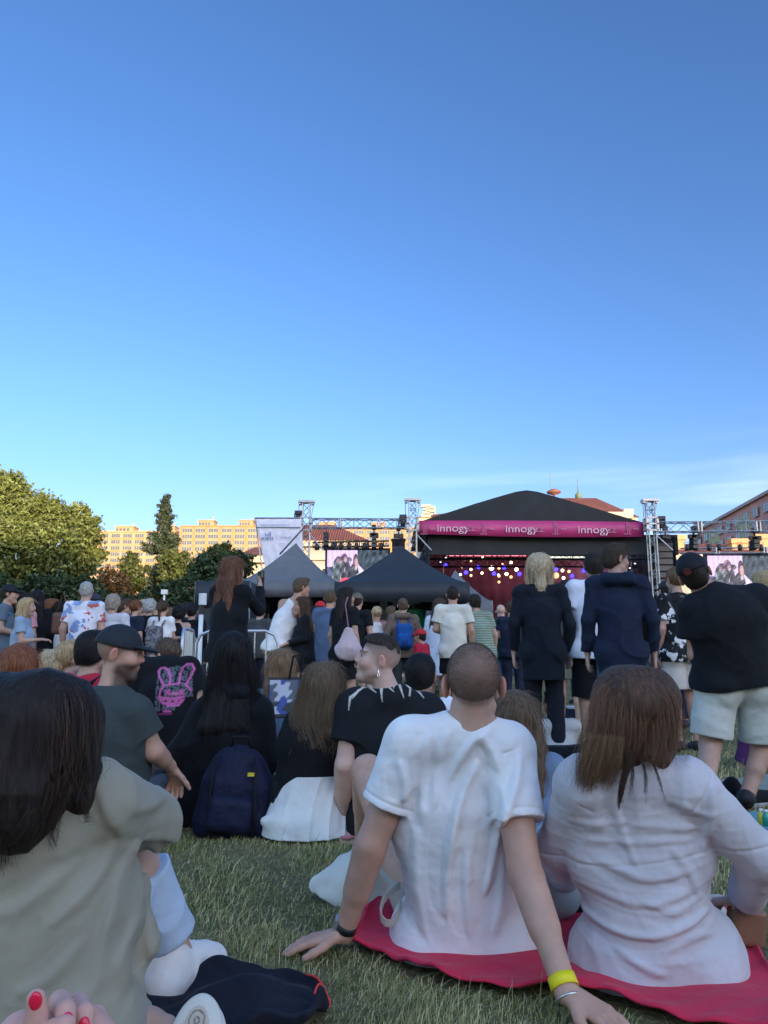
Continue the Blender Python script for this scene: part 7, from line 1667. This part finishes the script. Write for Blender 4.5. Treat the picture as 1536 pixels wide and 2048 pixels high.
def woman_beige():
    a = at; b = V3(a(150, 2040, 1.6)[0], 1.6, 0)
    J = dict(s=1.06, base=b, P=a(100, 2100, 1.76), C=a(85, 1850, 1.69), N=a(90, 1600, 1.60), H=a(88, 1476, 1.60), hf=nrm(V3(.62, .76, -.05)), hu=nrm(V3(0, 0, 1)),
             SL=a(-50, 1650, 1.56), SR=a(200, 1605, 1.68), EL=a(-90, 1850, 1.66), ER=a(308, 1640, 1.92), WL=a(60, 1900, 2.0), WR=a(225, 1665, 2.1), hdL=V3(.6, .7, 0), hdR=V3(-.8, .4, -.1), hnL=V3(0, 0, 1), hnR=V3(0, -.2, 1),
             PL=a(20, 2110, 1.72), PR=a(180, 2100, 1.82), KL=a(120, 2060, 2.1), KR=a(262, 1716, 2.05), AL=a(250, 2060, 1.80), AR=atz(348, 1902, .11), TL=a(330, 2060, 1.72), TR=atz(348, 1902, .11) * V3(1, 1, 0) + V3(.030, .070, .050))
    Sf = 1.56
    rl = [([at(x, y, Sf) for x, y in l], k) for l, k in (([(150, 1500), (190, 1600), (215, 1700)], .8), ([(210, 1695), (165, 1790), (95, 1850)], 1.1), ([(222, 1730), (190, 1850), (180, 1990)], 1.2), ([(130, 1740), (60, 1800), (-10, 1830)], .8), ([(160, 1880), (110, 1950), (40, 1985)], .9), ([(225, 1880), (215, 1950), (225, 2030)], .8), ([(195, 1520), (250, 1560), (300, 1600)], .6), ([(230, 1720), (260, 1800), (275, 1900)], 1.3), ([(225, 1530), (280, 1580), (330, 1630)], .5), ([(240, 1640), (285, 1665), (335, 1660)], .7))]
    rd = ridges(rl, .0085, .012, 1.95); fo0 = folds(151, .0045, 22, (.5, .2, 1), .5); fo1 = folds(153, .003, 55, (.3, .2, 1), .5); fo = lambda P: fo0(P) + fo1(P)
    def more(L):
        return [Cone(a(95, 2080, 1.69), a(85, 1800, 1.67), .178, .150, (V3(0, 1, 0), .8)), Cone(a(228, 1750, 1.86), a(236, 1990, 1.82), .022, .058), Cone(a(256, 1765, 1.86), a(268, 1890, 1.85), .040, .050), Cone(a(20, 2100, 1.66), a(165, 2090, 1.72), .14, .135), Cone(a(200, 1606, 1.68), a(300, 1640, 1.90), .080, .056)]
    r, cl, ch, J = person('woman with long dark brown hair in a beige jacket and light jeans hugging her knee', J, .0044, G_SE, (.50, .31, .24), 1.02, True, 1.02, ('jacket', fabric((.305, .285, .225), .75, wr=.25), {'loose': 0, 'e': .014, 'ea': .022, 'cuff': .55, 'hem': -.12, 'fold': lambda P: np.clip(rd(P) + fo(P), -.03, .006), 'more': more}), None, ('long', (.022, .015, .013), {'len': .3}), None, {}, .5)
    remove_tree(ch['hair'])
    B = J['base']; HL, HM = J['frame']['HL'], J['frame']['HM']; Yh = 1.50; px = lambda x, y, d=0.: at(x, y, Yh + d)
    K, A_, Pn = J['KR'], J['AR'], J['PR']; dk, da = nrm(K - Pn), nrm(A_ - K)
    jm = fabric((.42, .52, .66), .9)
    cl('jeans', [Cone(K + da * .055 - dk * .0, A_ - da * .06, .080, .064, None, [(K + da * .045, -da), (A_ - da * .05, da)]), Cone(A_ - da * .10, A_ - da * .05, .072, .076, None, [(A_ - da * .04, da)]), Cone(Pn, K - dk * .10, .10, .075, None, [(K - dk * .055, dk)]), Cone(J['PL'], J['KL'], .11, .075), Cone(J['KL'], J['AL'], .075, .055)], .012, jm, lambda P: folds(7, .006, 44, (.3, .1, .2), .6)(P), (), .0044)
    sm = fabric((.74, .72, .71), .6); t = J['TR']; ft = nrm((t - A_) * V3(1, 1, 0))
    s0 = V3(A_[0], A_[1], 0); rt_ = np.cross(ft, V3(0, 0, 1))
    cl('shoe', [Cone(s0 - ft * .050 + V3(0, 0, .050), s0 + ft * .165 + V3(0, 0, .036), .055, .043), Cone(s0 - ft * .052 + V3(0, 0, .06), s0 - ft * .035 + V3(0, 0, .11), .054, .052), Cone(s0 + ft * .0 + V3(0, 0, .080), s0 + ft * .12 + V3(0, 0, .055), .052, .040)], .03, sm, None, [(s0 + V3(0, 0, .012), V3(0, 0, -1)), (s0 + V3(0, 0, .135), nrm(V3(0, 0, 1) + ft * .12))], .0044, [Cone(A_ - da * .10, A_ - da * .05, .036, .032)])
    cl('shoe_sole', [Cone(s0 - ft * .055 + V3(0, 0, .014), s0 + ft * .168 + V3(0, 0, .014), .053, .044, None, [(s0 + V3(0, 0, .026), V3(0, 0, 1)), (s0 + V3(0, 0, .002), V3(0, 0, -1))])], .01, fabric((.7, .69, .66), .6), None, (), .004)
    mb = MB()
    for k in range(5): q_ = s0 + ft * (.045 + .018 * k) + V3(0, 0, .118 - .007 * k) - B; mb.tube([q_ - rt_ * .026 - V3(0, 0, .008), q_ + V3(0, 0, .006), q_ + rt_ * .026 - V3(0, 0, .008)], .0032, 6)
    mb.build('lace', sm, ch['shoe'], None, True)
    # the other shoe: sole towards the viewer
    c = at(378, 2150, 1.62); n = nrm(V3(-.12, -.88, .45)); L_ = nrm(V3(.08, .45, .88)); L_ = nrm(L_ - n * np.dot(L_, n)); Uu = np.cross(n, L_); M = np.stack([L_, Uu, n], 1)
    def sole(P):
        q = (P - c) @ M; hx = np.abs(np.sin(q[:, 0] * 330)) * .5 + np.abs(np.sin((q[:, 0] * .5 + q[:, 1] * .87) * 330)) * .5
        return (q[:, 2] > .012) * (.0016 * (hx > .55))
    sh = cl('shoe', [Ell(c - n * .05, V3(.118, .040, .05), M), Ell(c - n * .045 + L_ * .05, V3(.065, .045, .045), M)], .02, sm, None, (), .0046)
    def scol(P):
        q = (P - c) @ M; C = np.tile([.50, .43, .36], (len(P), 1)); 
        for (x0, y0) in ((.0, 0), (.045, .004), (-.045, 0), (.085, 0)):
            rr_ = np.hypot((q[:, 0] - x0), (q[:, 1] - y0) * 1.1); m = (np.abs(np.mod(rr_, .011) - .0055) < .0016) & (rr_ < .026); C[m] = (.16, .12, .10)
        e = (q[:, 0] / .123) ** 2 + (q[:, 1] / .044) ** 2; C[(e > .80)] = (.62, .60, .56); return C
    cl('shoe_sole', [Ell(c, V3(.128, .047, .016), M), Ell(c + L_ * .055, V3(.075, .053, .016), M)], .01, fabric((.5, .43, .36), .7, 'vertex', wr=.1), None, (), .003, col=scol)
    # hair
    hp = [Ell(J['H'] + V3(0, 0, .035), (.093, .108, .096), HM), Cone(px(60, 1450, .08), px(35, 1600, .06), .105, .095), Cone(px(120, 1450, .10), px(140, 1560, .12), .085, .052), Cone(px(35, 1600, .05), px(20, 1690, .03), .085, .012), Cone(px(140, 1560, .11), px(150, 1600, .09), .05, .03), Cone(px(-40, 1450, .08), px(-60, 1700, .06), .1, .03)]
    n_ = folds(27, .008, 80, (.1, 0, 1), .04); hb = cl('hair', hp, .03, hair_mat((.017, .012, .011)), lambda P: n_(P), hh=.0048)
    gd = []; E = [(-60, 1760), (-20, 1750), (10, 1735), (30, 1705), (50, 1675), (75, 1640), (100, 1620), (128, 1600), (150, 1590), (172, 1580)]
    for i, (ex, ey) in enumerate(E):
        t = i / 9; gd.append(([px(20 + t * 130, 1345 + abs(t - .45) * 60, .08), px(-30 + t * 205, 1420, .03), px(-40 + t * 215, 1500, .02), px((-40 + t * 215) * .5 + ex * .5, 1560, .02), px(ex, ey, .02)], [.014, .03, .032, .03, .012]))
    strands('hair_strands', hb, B, gd, 6000, strand_mat((.034, .022, .018)), 14, .00034, .010, 31)
    ws = [([px(150, 1480, .02), px(172, 1540, .03), px(178, 1600, .05), px(170, 1650, .06), px(183, 1640, .06)], [.010, .006, .004, .003, .002], 2), ([px(105, 1560, .0), px(85, 1620, .0), px(70, 1660, .02), px(30, 1690, .02)], [.016, .014, .01, .006], 2), ([px(130, 1560, .01), px(120, 1620, .03), px(95, 1670, .03), px(110, 1700, .04)], [.010, .008, .006, .004], 1), ([px(60, 1600, .0), px(20, 1660, .0), px(-20, 1700, .0)], [.03, .02, .01], 2)]
    strands('hair_strands', hb, B, gd, 420, strand_mat((.06, .04, .03)), 14, .0003, .03, 37)
    strands('hair_strands', hb, B, ws, 420, strand_mat((.045, .028, .022)), 14, .0004, .006, 32)
    strands('hair_strands', hb, B, [g_ for g_ in gd[1:9]], 520, strand_mat((.13, .066, .042)), 14, .0004, .01, 33)
woman_beige()
def viewer_hands():
    a = at; Y = .96; b = a(60, 2120, Y); prim = []
    wl = a(10, 2120, Y + .02); wr = a(250, 2150, Y + .05)
    hp = [Cone(a(30, 2110, Y + .02), a(105, 2072, Y + .02), .026, .026), Cone(a(105, 2072, Y + .03), a(160, 2062, Y + .04), .024, .022)]
    hp += [Cone(a(112, 2050, Y + .03), a(120, 2004, Y + .02), .0130, .0125), Cone(a(120, 2004, Y + .02), a(130, 2022, Y - .02), .0125, .0115), Cone(a(130, 2022, Y - .02), a(134, 2046, Y - .03), .0115, .0095)]     # index over
    hp += [Cone(a(150, 2050, Y + .05), a(156, 2008, Y + .04), .0130, .0125), Cone(a(156, 2008, Y + .04), a(168, 2028, Y + .0), .0125, .0115), Cone(a(168, 2028, Y + .0), a(168, 2056, Y - .01), .0115, .0095)]
    hp += [Cone(a(182, 2070, Y + .07), a(192, 2032, Y + .06), .0125, .0115), Cone(a(192, 2032, Y + .06), a(202, 2062, Y + .03), .0115, .0105)]
    hp += [Cone(a(48, 2085, Y - .01), a(74, 2036, Y - .03), .0150, .0125), Cone(a(74, 2036, Y - .03), a(72, 1998, Y - .035), .0125, .0100)]                                   # thumb
    hp += [Cone(a(70, 2085, Y - .03), a(110, 2060, Y - .04), .0125, .0115), Cone(a(110, 2060, Y - .04), a(130, 2050, Y - .045), .0115, .010)]                          # finger of the other hand
    hp += [Cone(wl, a(45, 2080, Y), .030, .030), Cone(a(-220, 2300, Y - .05), wl, .042, .031), Cone(a(430, 2400, Y + .0), wr, .042, .032), Cone(wr, a(150, 2070, Y + .03), .031, .034)]
    f = Field(hp, .0019); f.add(hp, .0022); v, q = f.mesh()
    C = np.tile(np.array([.62, .34, .28]), (len(v), 1))
    o = mesh_np('person', v - b, q, skin_mat(), None, b, True, C); tag(o, 'clasped hands with bright red nails in the bottom left corner', 'person', None)
    nm = plain('red_nail_polish', (.75, .015, .06), .22, var=.03)
    for (p, d, s) in ((a(71, 2002, Y - .044), nrm(V3(-.05, -.2, 1)), 1.05), (a(134, 2043, Y - .039), nrm(V3(.06, -.2, -1)), .95), (a(168, 2052, Y - .019), nrm(V3(.0, -.2, -1)), .95)):
        n = nrm(np.array([0, 0, CAMZ]) - p); M = np.stack(frame(d, n), 1); e = Field([Ell(p, V3(.0066, .0098, .0036) * s, M)], .0011).add([Ell(p, V3(.0066, .0098, .0036) * s, M)], .001); vv, qq = e.mesh(); mesh_np('fingernail', vv - b, qq, nm, o, None, True)
    sl = [Cone(a(-220, 2300, Y - .05), a(-40, 2160, Y), .062, .05), Cone(a(430, 2400, Y), a(300, 2220, Y + .03), .062, .05)]
    f = Field(sl, .006).add(sl, .02); vv, qq = f.mesh(); mesh_np('sleeve', vv - b, qq, fabric((.05, .055, .07)), o, None, True)
viewer_hands()
# ================================================================== BLANKETS, BAGS AND SMALL THINGS
def blanket(name, label, near, far, mat, z0=.03, amp=.012, seed=1, nu=80, nv=36, bump_fn=None, edge=None, cover=True, fr=1., e_part=None, thick=.012, cat='blanket'):
    near = np.array(near, float); far = np.array(far, float)
    def samp(L, t):
        s = np.r_[0, np.cumsum(np.linalg.norm(np.diff(L, axis=0), axis=1))]; s /= s[-1]; return np.stack([np.interp(t, s, L[:, k]) for k in range(2)], 1)
    t = np.linspace(0, 1, nu + 1); N_, F_ = samp(near, t), samp(far, t)
    for L in (N_, F_): L[1:-1] = (L[:-2] + L[1:-1] * 2 + L[2:]) / 4
    w = np.linspace(0, 1, nv + 1); P = N_[:, None] * (1 - w[None, :, None]) + F_[:, None] * w[None, :, None]
    P2 = P.reshape(-1, 2); P3 = np.c_[P2, np.zeros(len(P2))]; n1, n2 = wnoise(seed, 9 * fr, 5), wnoise(seed + 1, 26 * fr, 5)
    Z = z0 + amp * (1.2 * n1(P3) + .7 * n2(P3) + .5)
    ed = np.minimum.reduce([np.tile(w, nu + 1), np.tile(1 - w, nu + 1), np.repeat(t, nv + 1) * 2, np.repeat(1 - t, nv + 1) * 2]); Z += amp * .9 * np.exp(-(ed / .05) ** 2) * (1 + 1.6 * n2(P3))
    if bump_fn: Z += bump_fn(P2)
    Z = np.maximum(Z, .012); o = V3(P2[:, 0].mean(), P2[:, 1].mean(), 0)
    i, j = np.meshgrid(np.arange(nu), np.arange(nv), indexing='ij'); m = nv + 1; q = np.stack([i * m + j, (i + 1) * m + j, (i + 1) * m + j + 1, i * m + j + 1], -1).reshape(-1, 4)
    ob = mesh_np(name, np.c_[P2, Z] - o, q, mat, None, o, True); s = ob.modifiers.new('thick', 'SOLIDIFY'); s.thickness = thick; s.offset = -1; ob.modifiers.new('smooth', 'SUBSURF').render_levels = 1
    tag(ob, label, cat, None)
    if edge:
        Zg = Z.reshape(nu + 1, nv + 1); Pg = P; loop = [np.r_[Pg[k, 0], Zg[k, 0]] for k in range(nu + 1)] + [np.r_[Pg[nu, k], Zg[nu, k]] for k in range(1, nv + 1)] + [np.r_[Pg[k, nv], Zg[k, nv]] for k in range(nu - 1, -1, -1)] + [np.r_[Pg[0, k], Zg[0, k]] for k in range(nv - 1, -1, -1)]
        loop = loop[int(len(loop) * e_part[0]):int(len(loop) * e_part[1])] if e_part else loop; mb = MB(); mb.tube([p - o for p in loop], .0028, 6); mb.build('piping', edge, ob, None, True)
    if cover: NOGRASS.append(np.r_[near, far[::-1]])
    return ob
G2 = lambda px, py: atz(px, py, .02)[:2]
RED = fabric((.60, .025, .070), .7, wr=.4)
blanket('blanket', 'red picnic blanket under the man in white and the woman in the white blouse', [G2(690, 1892), G2(748, 1904), G2(815, 1938), G2(885, 1966), G2(960, 1974), G2(1040, 1992), G2(1110, 1985), G2(1200, 2000), G2(1300, 2025), G2(1420, 2060), G2(1560, 2085)], [G2(735, 1845), G2(775, 1800), G2(860, 1780), G2(960, 1775), G2(1100, 1775), G2(1200, 1780), G2(1400, 1800), G2(1490, 1860), G2(1545, 1960)], RED, .028, .013, 3, fr=1.7, bump_fn=lambda P: .03 * np.exp(-((P[:, 0] - G2(755, 1830)[0]) ** 2 + (P[:, 1] - G2(755, 1830)[1]) ** 2) / .006))
PIPE = fabric((.62, .05, .04), .7)
cB = G2(480, 2020)
blanket('blanket', 'rumpled navy fleece blanket with red piping in front of the white sneaker', [G2(250, 2130), G2(330, 2110), G2(420, 2100), G2(520, 2080), G2(610, 2065), G2(652, 2020)], [G2(296, 1950), G2(350, 1975), G2(430, 1972), G2(520, 1975), G2(600, 1990), G2(660, 2008)], fabric((.010, .013, .024), .95, wr=.9), .03, .022, 13, fr=2.2, e_part=(.30, .55), bump_fn=lambda P: .045 * np.exp(-((P[:, 0] - cB[0]) ** 2 / .02 + (P[:, 1] - cB[1]) ** 2 / .006)) + .02 * np.exp(-((P[:, 0] - G2(600, 2010)[0]) ** 2 + (P[:, 1] - G2(600, 2010)[1]) ** 2) / .003), edge=PIPE)
blanket('blanket', 'blue picnic blanket under the person in the black sweatshirt', [G2(300, 1560), G2(340, 1615), G2(390, 1640), G2(560, 1640)], [G2(290, 1545), G2(350, 1530), G2(420, 1530), G2(560, 1540)], fabric((.012, .10, .25), .6), .03, .02, 23, 50, 24)
blanket('blanket', 'pink blanket under the woman in the white skirt', [G2(512, 1640), G2(560, 1652), G2(650, 1660), G2(690, 1680), G2(720, 1675)], [G2(520, 1628), G2(580, 1610), G2(680, 1605), G2(790, 1610)], fabric((.50, .16, .22), .8), .02, .006, 33, 50, 20)
blanket('blanket', 'blue blanket strewn with picnic things behind the dark suited person', [G2(1118, 1456), G2(1160, 1454), G2(1215, 1452)], [G2(1112, 1428), G2(1160, 1424), G2(1210, 1424)], fabric((.16, .36, .48), .8), .05, .01, 43, 30, 14)
blanket('blanket', 'teal blanket at the right edge beside the black shoes', [G2(1490, 1668), G2(1540, 1672), G2(1600, 1676)], [G2(1480, 1630), G2(1540, 1626), G2(1600, 1628)], fabric((.10, .30, .36), .8), .03, .008, 53, 30, 14)
blanket('blanket', 'grey green picnic mat behind the bare legs at the right edge', [G2(1440, 1610), G2(1500, 1606), G2(1600, 1600)], [G2(1440, 1560), G2(1500, 1556), G2(1600, 1552)], fabric((.24, .27, .22), .8), .03, .008, 63, 30, 14)
# big white bag on the grass
c = at(700, 1765, 2.92); c[2] = .10
M = np.array(Matrix.Rotation(R(8), 3, 'Z'))
pr = [Cone(at(634, 1766, 2.92), at(720, 1752, 2.92), .022, .10, (V3(0, 1, 0), .75)), Cone(at(685, 1722, 2.94), at(775, 1712, 2.96), .022, .03), Cone(at(700, 1775, 2.92), at(790, 1760, 2.96), .075, .10), Cone(at(650, 1788, 2.90), at(760, 1805, 2.90), .018, .05), Cone(at(690, 1730, 2.93), at(640, 1765, 2.92), .02, .02)]
wb = bag_obj('shoulder_bag', 'slouching off-white shoulder bag on the grass beside the man in white', 'bag', c, pr, fabric((.56, .57, .55), .6, wr=.2), .03, .006, folds(44, .016, 40, (1, 0, .4), .4)); NOGRASS.append([c[:2] + V3(*q)[:2] for q in ((-.14, -.08, 0), (.14, -.08, 0), (.14, .08, 0), (-.14, .08, 0))])
mb = MB(); loop = [at(800, 1770, 2.52), at(778, 1785, 2.50), at(766, 1802, 2.48), at(761, 1820, 2.46), at(763, 1836, 2.45), at(771, 1846, 2.44), at(782, 1847, 2.44), at(791, 1840, 2.44), at(797, 1825, 2.44), at(802, 1800, 2.46)]
for k in range(-2, 3): mb.tube([p - c + V3(0, 0, k * .0042) for p in loop], .003, 6)
mb.build('strap', fabric((.50, .46, .40), .7), wb, None, True)
# round grey bag between the couple
c = at(1100, 1735, 2.66); pr = [Ell(c, (.10, .07, .145), np.array(Matrix.Rotation(R(12), 3, 'Y'))), Ell(c + V3(0, 0, -.06), (.10, .085, .1))]
gb = bag_obj('handbag', 'rounded pale grey bag with black trim between the couple on the red blanket', 'bag', c, pr, fabric((.42, .44, .43), .55, wr=.15), .03, .006, folds(14, .004, 20, (0, 0, 1), .3))
mb = MB(); mb.tube([V3(.135 * math.sin(w) * .78 + .02, -.05, .155 * math.cos(w)) for w in np.linspace(-.2, 2.3, 14)], .0045, 6); mb.build('trim', BLACK, gb, None, True)
c = at(1130, 1790, 2.75); c[2] = .09; bag_obj('handbag', 'black bag lying behind the rounded pale grey bag', 'bag', c, [RBox(c, (.10, .06, .085), None, .04)], BLACK, .02, .007, folds(24, .006, 26, (1, 0, .3), .3))
# brown purse by the woman's hand
c = at(1492, 1850, 2.42); pr = [RBox(c, (.05, .035, .055), np.array(Matrix.Rotation(R(10), 3, 'Y')), .02)]
pb_ = bag_obj('purse', 'small brown leather purse beside the right hand of the woman in the blouse', 'purse', c, pr, plain('brown_leather', (.22, .10, .06), .45, bs=60, bst=.2, bd=.004), .01, .004)
mb = MB(); mb.tube([V3(-.04, -.02, .05), V3(-.05, -.02, .10), V3(-.01, -.02, .13), V3(.03, -.02, .10), V3(.035, -.02, .05)], .004, 6); mb.build('handle', fabric((.5, .42, .34)), pb_, None, True)
# dark blue rucksack
Yr = 3.95; c = at(478, 1562, Yr); c[2] = .185; M = np.array(Matrix.Rotation(R(8), 3, 'Z') @ Matrix.Rotation(R(9), 3, 'Y')); NB = fabric((.007, .010, .034), .7, wr=.9); BB = fabric((.006, .007, .011), .7)
rb = bag_obj('rucksack', 'large dark blue and black rucksack standing on the blue blanket', 'backpack', c, [RBox(c + V3(-.01, 0, -.04), (.18, .11, .16), M, .085), Ell(c + V3(-.0, -.0, .06), (.155, .095, .17)), Cone(c + V3(-.15, -.02, -.14), c + V3(.12, -.04, -.14), .06, .07)], NB, .04, .006, folds(64, .016, 20, (.4, 0, 1), .4))
def sub_part(name, prims, mat, par, h=.006, k=.02, fold=None):
    f = Field(prims, h).add(prims, k)
    if fold: f.disp(fold)
    v, q = f.mesh(); return mesh_np(name, v - V3(*par.location), q, mat, par, None, True)
sub_part('front_pocket', [RBox(c + V3(-.015, -.105, -.075), (.115, .05, .085), M, .045)], NB, rb, fold=folds(65, .011, 26, (1, 0, .3), .3)); sub_part('side_pocket', [RBox(c + V3(.19, -.02, -.05), (.05, .07, .13), M, .035)], BB, rb)
mb = MB(); mb.box(at(502, 1549, Yr - .14) - c, (.03, .012, .016)); mb.build('zip_pull', plain('yellow_plastic', (.60, .48, .03), .5), rb)
mb = MB(); mb.tube([V3(-.04, -.02, .22), V3(-.03, -.03, .27), V3(.05, -.03, .27), V3(.06, -.02, .22)], .008, 6); mb.build('handle', BB, rb, None, True)
mb = MB()
for x in (-.1, .09): mb.tube([V3(x, -.095, .18), V3(x * 1.1, -.125, .06), V3(x * 1.15, -.14, -.08), V3(x, -.12, -.17)], .008, 6)
mb.build('strap', BB, rb, None, True)
NOGRASS.append([G2(395, 1640), G2(560, 1640), G2(560, 1600), G2(395, 1600)])
# tote with a picture
c = at(572, 1395, 4.7); M = np.array(Matrix.Rotation(R(6), 3, 'Z')); Mx = np.array(Matrix.Rotation(R(-10), 3, 'X'))
tb = empty('tote_bag', c, 'tote bag with a blue and white picture in front of the woman in denim', 'bag'); mb = MB(); mb.box((0, 0, 0), (.21, .05, .23), M @ Mx); mb.build('body', fabric((.035, .04, .05), .6), tb)
n = 26; u, v = np.meshgrid(np.linspace(-1, 1, n), np.linspace(-1, 1, n), indexing='ij'); vv = np.stack([u.ravel() * .085 - .012, np.full(n * n, -.028), v.ravel() * .098], 1) @ (M @ Mx).T
i, j = np.meshgrid(np.arange(n - 1), np.arange(n - 1), indexing='ij'); q = np.stack([i * n + j, (i + 1) * n + j, (i + 1) * n + j + 1, i * n + j + 1], -1).reshape(-1, 4); pn = np.c_[u.ravel() * 1.2, v.ravel() * 1.2, np.zeros(n * n)]
a_, b_ = wnoise(3, 3.5, 5)(pn), wnoise(4, 7, 5)(pn); cc = np.where((a_ > .12)[:, None], (.05, .09, .32), np.where((b_ > .15)[:, None], (.09, .12, .16), (.46, .50, .60))); cc[(v.ravel() < -.35) & (b_ > -.05)] = (.04, .05, .06)
mesh_np('printed_picture', vv, q, fabric((.5, .5, .6), .5, 'vertex', wr=.05), tb, None, False, cc)
mb = MB(); mb.tube([V3(.02, -.02, .11), V3(.04, -.02, .24), V3(.10, -.0, .25), V3(.085, -.01, .11)], .007, 6); mb.build('handle', BLACK, tb, None, True)
# blue shoulder bag in the left crowd, brown bag, teal bag
c = at(60, 1252, 11.0); o = bag_obj('shoulder_bag', 'turquoise shoulder bag beside the blonde woman in the light blue dress', 'bag', c, [RBox(c, (.14, .06, .12), None, .06)], fabric((.01, .30, .36)), .02, .01); mb = MB(); mb.tube([V3(-.1, 0, .1), V3(-.03, .02, .4), V3(.1, 0, .1)], .012, 6); mb.build('strap', fabric((.01, .30, .36)), o, None, True)
c = at(122, 1247, 10.6); o = bag_obj('shoulder_bag', 'brown leather shoulder bag on the dark haired woman in the white top', 'bag', c, [RBox(c, (.12, .06, .15), None, .05)], plain('tan_leather', (.13, .06, .038), .5), .02, .01); mb = MB(); mb.tube([V3(-.08, 0, .12), V3(0, .03, .42), V3(.08, 0, .12)], .012, 6); mb.build('strap', plain('tan_leather', (.13, .06, .038), .5), o, None, True)
# shoes and bottles at the right
for k, (px, py, an, t) in enumerate(((1510, 1612, 20, 'nearest the right edge'), (1478, 1604, -30, 'beside the ankle of the broad man'))):
    c = atz(px, py, .0); d = V3(math.cos(R(an)), math.sin(R(an)), 0); pr = [Cone(c - d * .06 + V3(0, 0, .05), c + d * .12 + V3(0, 0, .04), .045, .04), Cone(c - d * .06 + V3(0, 0, .06), c - d * .03 + V3(0, 0, .10), .045, .042)]
    o = bag_obj('trainer', 'empty black trainer lying ' + t, 'shoe', c, pr, BLACK, .03, .006, None, 'empty black trainers'); sub_part('shoe_sole', [Cone(c - d * .065 + V3(0, 0, .014), c + d * .125 + V3(0, 0, .014), .046, .043, None, [(c + V3(0, 0, .022), V3(0, 0, 1))])], fabric((.35, .35, .36)), o)
def bottle(px, py, c_, label, h_=.075, r_=.018):
    p = atz(px, py, .045); o = empty('bottle', p, label, 'bottle', 'bottles and tubs on the picnic blankets'); mb = MB(); mb.lathe([(0, 0), (r_, 0), (r_, h_ * .62), (r_ * .45, h_ * .8), (r_ * .42, h_ * .9)], (0, 0, 0), 14); mb.build('body', plain('plastic_' + label.split()[0], c_, .25), o, None, True); mb = MB(); mb.lathe([(r_ * .5, h_ * .88), (r_ * .5, h_), (0, h_)], (0, 0, 0), 12); mb.build('lid', plain('cap_white', (.7, .7, .7), .4), o, None, True)
bottle(1524, 1650, (.62, .52, .05), 'yellow bottle on the teal blanket at the right edge'); bottle(1534, 1652, (.02, .30, .22), 'green bottle on the teal blanket at the right edge'); bottle(1172, 1430, (.05, .09, .12), 'dark bottle on the picnic blanket behind the dark suited person', .2, .032); bottle(1150, 1434, (.55, .05, .05), 'red bottle on the picnic blanket behind the dark suited person', .12, .04)
c = atz(1140, 1442, .05); o = empty('cool_box', c, 'dark blue cool box with a pale lid on the picnic blanket', 'cool box'); mb = MB(); mb.box((.15, -.1, .08), (.42, .26, .16)); mb.build('body', NAVY, o); mb = MB(); mb.box((.15, -.1, .172), (.44, .28, .02)); mb.build('lid', fabric((.45, .5, .55), .5), o)
c = atz(1137, 1545, .0); bag_obj('bag', 'black bag on the grass by the feet of the dark suited person', 'bag', c, [RBox(c + V3(.05, .3, .08), (.2, .1, .08), None, .06)], BLACK, .02, .009, folds(29, .01, 22, (1, 0, .3), .3))
grass()
